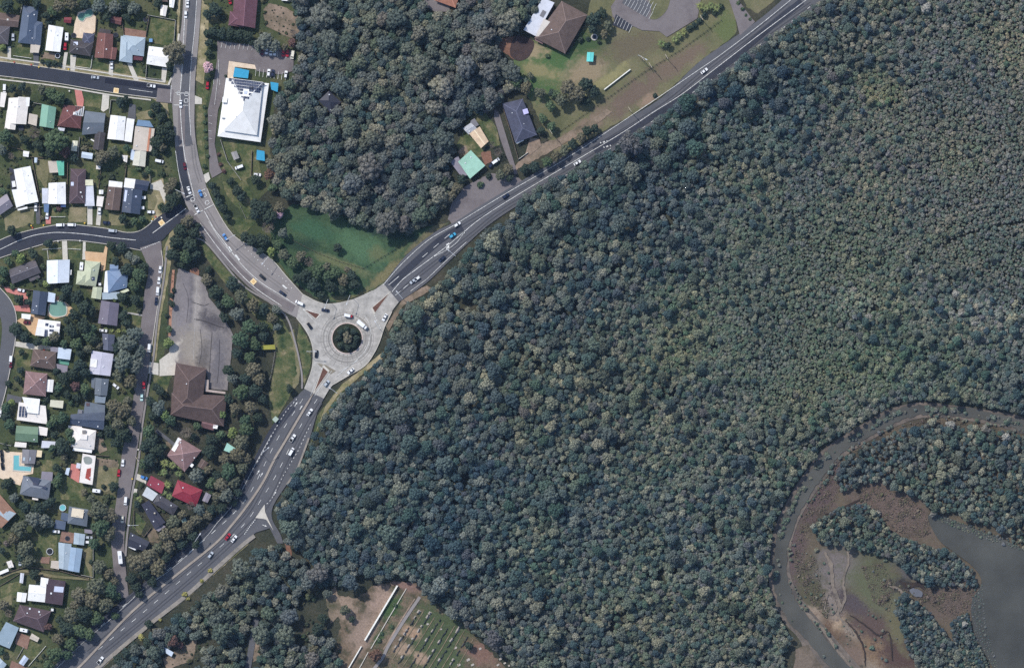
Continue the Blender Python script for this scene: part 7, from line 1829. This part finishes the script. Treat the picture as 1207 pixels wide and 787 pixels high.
def instanced(name, pts, coll, n, label, cat, seed, pick=None):
    rg = np.random.RandomState(seed)
    N = len(pts)
    v = [(P(p[0], p[1])[0], P(p[0], p[1])[1], p[3]) for p in pts]
    me = bpy.data.meshes.new(name)
    me.from_pydata(v, [], [])
    a = me.attributes.new("crown_scale", 'FLOAT', 'POINT'); a.data.foreach_set("value", np.array([p[2] * S for p in pts], dtype=np.float32))
    a = me.attributes.new("crown_turn", 'FLOAT', 'POINT'); a.data.foreach_set("value", rg.uniform(0, 6.283, N).astype(np.float32))
    a = me.attributes.new("crown_pick", 'INT', 'POINT'); a.data.foreach_set("value", np.array([pick(p, rg) for p in pts] if pick else rg.randint(0, n, N), dtype=np.int32))
    o = link_mesh(name, me)
    tag(o, label, cat, None, "stuff")
    ng = bpy.data.node_groups.new(name, 'GeometryNodeTree')
    ng.interface.new_socket("Geometry", in_out='INPUT', socket_type='NodeSocketGeometry')
    ng.interface.new_socket("Geometry", in_out='OUTPUT', socket_type='NodeSocketGeometry')
    gi, go = ng.nodes.new("NodeGroupInput"), ng.nodes.new("NodeGroupOutput")
    ip = ng.nodes.new("GeometryNodeInstanceOnPoints"); ci = ng.nodes.new("GeometryNodeCollectionInfo")
    ci.inputs["Collection"].default_value = coll
    ci.inputs["Separate Children"].default_value = True
    ci.inputs["Reset Children"].default_value = True
    def attr(nm, ty):
        q = ng.nodes.new("GeometryNodeInputNamedAttribute"); q.data_type = ty; q.inputs["Name"].default_value = nm
        return q.outputs[0]
    cx = ng.nodes.new("ShaderNodeCombineXYZ")
    L = ng.links.new
    L(gi.outputs[0], ip.inputs["Points"]); L(ci.outputs[0], ip.inputs["Instance"])
    ip.inputs["Pick Instance"].default_value = True
    L(attr("crown_pick", 'INT'), ip.inputs["Instance Index"])
    L(attr("crown_turn", 'FLOAT'), cx.inputs["Z"]); L(cx.outputs[0], ip.inputs["Rotation"])
    L(attr("crown_scale", 'FLOAT'), ip.inputs["Scale"])
    L(ip.outputs[0], go.inputs[0])
    mod = o.modifiers.new("crowns", 'NODES'); mod.node_group = ng
    return o

def zone_noise(x, y, s, k):
    return math.sin(x / s + k) * math.sin(y / s * 1.13 + 2.1 * k) + 0.6 * math.sin((x + y) / s * 1.7 + k * 3)
TRACK = [(505, 338), (545, 356), (575, 380), (602, 404), (630, 424), (648, 450)]
CREEK = [(1110, 292), (1122, 282), (1140, 276), (1165, 268), (1190, 264), (1230, 258)]
def near(x, y, line, r):
    for (ax, ay), (bx, by) in zip(line, line[1:]):
        L2 = (bx - ax) ** 2 + (by - ay) ** 2
        t = max(0, min(1, ((x - ax) * (bx - ax) + (y - ay) * (by - ay)) / L2))
        if math.hypot(x - ax - t * (bx - ax), y - ay - t * (by - ay)) < r:
            return True
    return False
frg = random.Random(31)
raw = scatter([MAIN], [], crown_size, 0.62, 6, 230000, 2)
tall, low = [], []
for x, y, d in raw:
    if near(x, y, CREEK, 1.6) or (near(x, y, TRACK, 4.5) and frg.random() < .3):
        continue
    if d > 4.5 and zone_noise(x, y, 19, 1.0) > 1.25 and frg.random() < .5:
        continue
    big = d > 5.6
    hgt = d * S * (0.9 if big else 0.55) + frg.uniform(-1.2, 1.4) * (1 if big else .3) + (1.5 if big else 1.2)
    (tall if big else low).append((x, y, d * (1.3 if big else 1.5), max(0.6, hgt)))
tall += [(x, y, d * 1.3, d * S * .6) for x, y, d, _ in rest]
for poly, sz, sd in ((T1, 6.8, 41), (T2, 6.4, 42), (T3, 5.6, 43), (T4, 4.2, 44)):
    for x, y, d in scatter([poly], [], lambda x, y: sz, 0.64, sd, 6000, 2):
        tall.append((x, y, d * 1.28, d * S * .7 + frg.uniform(-.6, .9) + .8))
FB = [dict(seed=210 + i, nclump=44, cr=0.10, nleaf=30, leaf=0.032, hz=0.40, rough=0.34) for i in range(6)]
FM = [dict(seed=230 + i, nclump=22, cr=0.14, nleaf=32, leaf=0.045, hz=0.42, rough=0.32) for i in range(6)]
FS = [dict(seed=250 + i, nclump=9, cr=0.21, nleaf=30, leaf=0.075, hz=0.40, rough=0.3) for i in range(6)]
for line, lo, hi, step, size in ((OUTER, -7.5, -2.6, 1.6, 4.6), (INNER, 0.5, 7.0, 3.0, 3.6)):
    bp_ = smooth_path(line, 10)
    for a_, b_ in zip(bp_, bp_[1:]):
        L_ = np.linalg.norm(b_ - a_)
        for _ in range(max(1, int(L_ / step + frg.random()))):
            u_ = frg.random(); q_ = a_ + (b_ - a_) * u_
            d_ = (b_ - a_) / (L_ + 1e-9); n_ = np.array([d_[1], -d_[0]])
            if n_[0] > 0 and line is OUTER: n_ = n_
            off = frg.uniform(lo, hi)
            c_ = q_ + (n_ if line is not OUTER else -n_) * off * (1 if line is OUTER else -1)
            if 640 < c_[1] < 790 and line is OUTER and frg.random() < .75: continue
            if zone_noise(c_[0], c_[1], 11, .7) < -.15 and frg.random() < .85: continue
            low.append((c_[0], c_[1], size * frg.choice((.4, .6, .8, 1.1, 1.5)) * frg.uniform(.8, 1.2), frg.uniform(.3, 1.2)))
for x, y, d in scatter([[(1146, 690), (1158, 686), (1160, 720), (1168, 760), (1178, 790), (1168, 790), (1150, 750), (1145, 715)]], [], lambda x, y: 2.6, 1.3, 61, 2500, 2) + scatter([[(1100, 603), (1154, 622), (1207, 641), (1207, 650), (1150, 632), (1104, 612)]], [], lambda x, y: 3.4, .9, 62, 2500, 2):
    low.append((x, y, d, .5))
for x, y, d in scatter([[(945, 650), (975, 640), (985, 720), (960, 735), (942, 700)], [(1010, 640), (1060, 660), (1100, 690), (1060, 700), (1020, 670)], [(980, 720), (1050, 715), (1065, 780), (1000, 775)]], [], lambda x, y: 4.0, 1.5, 63, 3000, 2):
    if zone_noise(x, y, 8, 1.7) > 0 and frg.random() < .7:
        low.append((x, y, d * frg.choice((.4, .6, .9, 1.4)), .3))
ct, nt = proto_collection("forest_crown", [F['wood']], FB + FM + FS, 1.2)
pick_tall = lambda p, rg: (0 if p[2] > 13.5 else 6 if p[2] > 8.5 else 12) + rg.randint(0, 6)
cl, nl = proto_collection("mangrove_crown", [F['mangrove']], SMALL[:3] + [dict(seed=70 + i, nclump=6, cr=0.26, nleaf=26, leaf=0.10, hz=0.36, rough=0.2) for i in range(4)], .8)
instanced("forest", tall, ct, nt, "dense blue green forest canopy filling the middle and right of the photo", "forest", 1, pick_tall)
instanced("mangrove_scrub", low, cl, nl, "fine grained low grey green scrub at the upper right", "scrub", 2)
print("COUNT", len(tall), len(low), len(gums), len(trees_list))

# reeds and saltmarsh tufts on the tidal flats, small shrubs along the water
MARSHES = [[(1008, 576), (1040, 573), (1074, 588), (1095, 608), (1096, 628), (1080, 635), (1050, 622), (1036, 606), (1016, 596)], [(1098, 690), (1140, 682), (1150, 690), (1144, 712), (1142, 730), (1122, 728), (1100, 716), (1088, 700)],
           [(957, 588), (970, 566), (990, 545), (998, 560), (985, 590), (955, 620), (946, 660), (942, 690), (936, 665), (938, 630)], [(946, 660), (962, 656), (968, 690), (978, 716), (974, 728), (958, 712), (946, 694)],
           [(1000, 535), (1030, 518), (1060, 503), (1090, 495), (1120, 497), (1150, 500), (1180, 506), (1150, 506), (1090, 501), (1058, 507), (1028, 524)], [(1016, 668), (1040, 664), (1056, 690), (1048, 720), (1030, 710)], [(1060, 690), (1090, 686), (1096, 704), (1080, 716)]]
reeds = []
for i, q in enumerate(MARSHES):
    reeds += [(x, y, d * (.5 + .8 * abs(zone_noise(x, y, 7, .4))), .05) for x, y, d in scatter([q], [], lambda x, y: 2.3, 0.8, 80 + i, 9000, 1)]
F['reed'] = foliage("leaf_reed", [(104, 92, 82), (116, 102, 92), (92, 86, 70), (130, 118, 104), (98, 98, 72), (86, 76, 72)], grain=2.0, region=False)
cr_, nr = proto_collection("reed_tuft", [F['reed']], [dict(seed=90 + i, nclump=4, cr=0.28, nleaf=16, leaf=0.14, hz=0.3, rough=0.2, up=0.9) for i in range(3)], None)
instanced("marsh_reeds", reeds, cr_, nr, "reddish brown reeds on the tidal flats inside the river bend", "reeds", 3)

# undergrowth: low scrub along verges, gaps of the woods and yard edges
under = []
YARD = [[(0, 0), (210, 0), (200, 100), (0, 70)], [(0, 110), (200, 130), (205, 250), (0, 260)], [(0, 300), (170, 300), (140, 640), (0, 680)], [(0, 690), (140, 690), (60, 787), (0, 787)], [(240, 0), (350, 0), (350, 60), (240, 50)], [(165, 480), (300, 480), (260, 600), (200, 650), (150, 600)]]
avoid = []
for o in COL.objects:
    pass
quads = []
for b in bpy.data.objects:
    if b.type == 'MESH' and b.parent is not None and b.name.split('.')[0] in ("wall", "carport_roof", "water", "body"):
        pass
SHEETS_AVOID = [o for o in COL.objects if o.get("kind") == "structure" and o.name.split(".")[0] in ("driveway", "paved_terrace", "car_park", "road", "lawn", "footpath", "forecourt")]
from mathutils.bvhtree import BVHTree
bv, bf = [], []
for o in list(COL.objects):
    if o.type != 'MESH':
        continue
    nm = o.name.split(".")[0]
    if o in SHEETS_AVOID or nm in ("roof", "carport_roof", "water", "body"):
        m4 = o.matrix_basis if o.parent is None else o.parent.matrix_basis @ o.matrix_basis
        k = len(bv)
        bv += [tuple(m4 @ q.co) for q in o.data.vertices]
        bf += [tuple(k + i for i in p.vertices) for p in o.data.polygons]
tree_bvh = BVHTree.FromPolygons(bv, bf)
urg = random.Random(77)
for x, y, d in scatter(YARD + [NWOOD, SWOOD], [], lambda x, y: 4.2, 0.95, 95, 40000, 2):
    px, py, _ = P(x, y)
    blocked = False
    for ox_, oy_ in ((0, 0), (.9, 0), (-.9, 0), (0, .9), (0, -.9)):
        if tree_bvh.ray_cast(Vector((px + ox_, py + oy_, 60)), Vector((0, 0, -1)))[0] is not None:
            blocked = True; break
    if blocked:
        continue
    if zone_noise(x, y, 9, 2.3) < -.1 and urg.random() < .75:
        continue
    under.append((x, y, d * urg.choice((.45, .6, .8, 1.2, 1.7)) * urg.uniform(.8, 1.2), .1))
F['under'] = foliage("leaf_under", [(54, 66, 50), (64, 78, 54), (76, 82, 60), (48, 60, 48), (88, 88, 66)], grain=1.6, region=False)
cu, nu = proto_collection("undergrowth_tuft", [F['under']], [dict(seed=120 + i, nclump=6, cr=0.24, nleaf=26, leaf=0.10, hz=0.34, rough=0.3) for i in range(4)], None)
instanced("undergrowth", under, cu, nu, "low shrubby undergrowth in the yards and beneath the woods", "undergrowth", 4)
print("UNDER", len(under), "REEDS", len(reeds), "OBJ", len(bpy.data.objects))
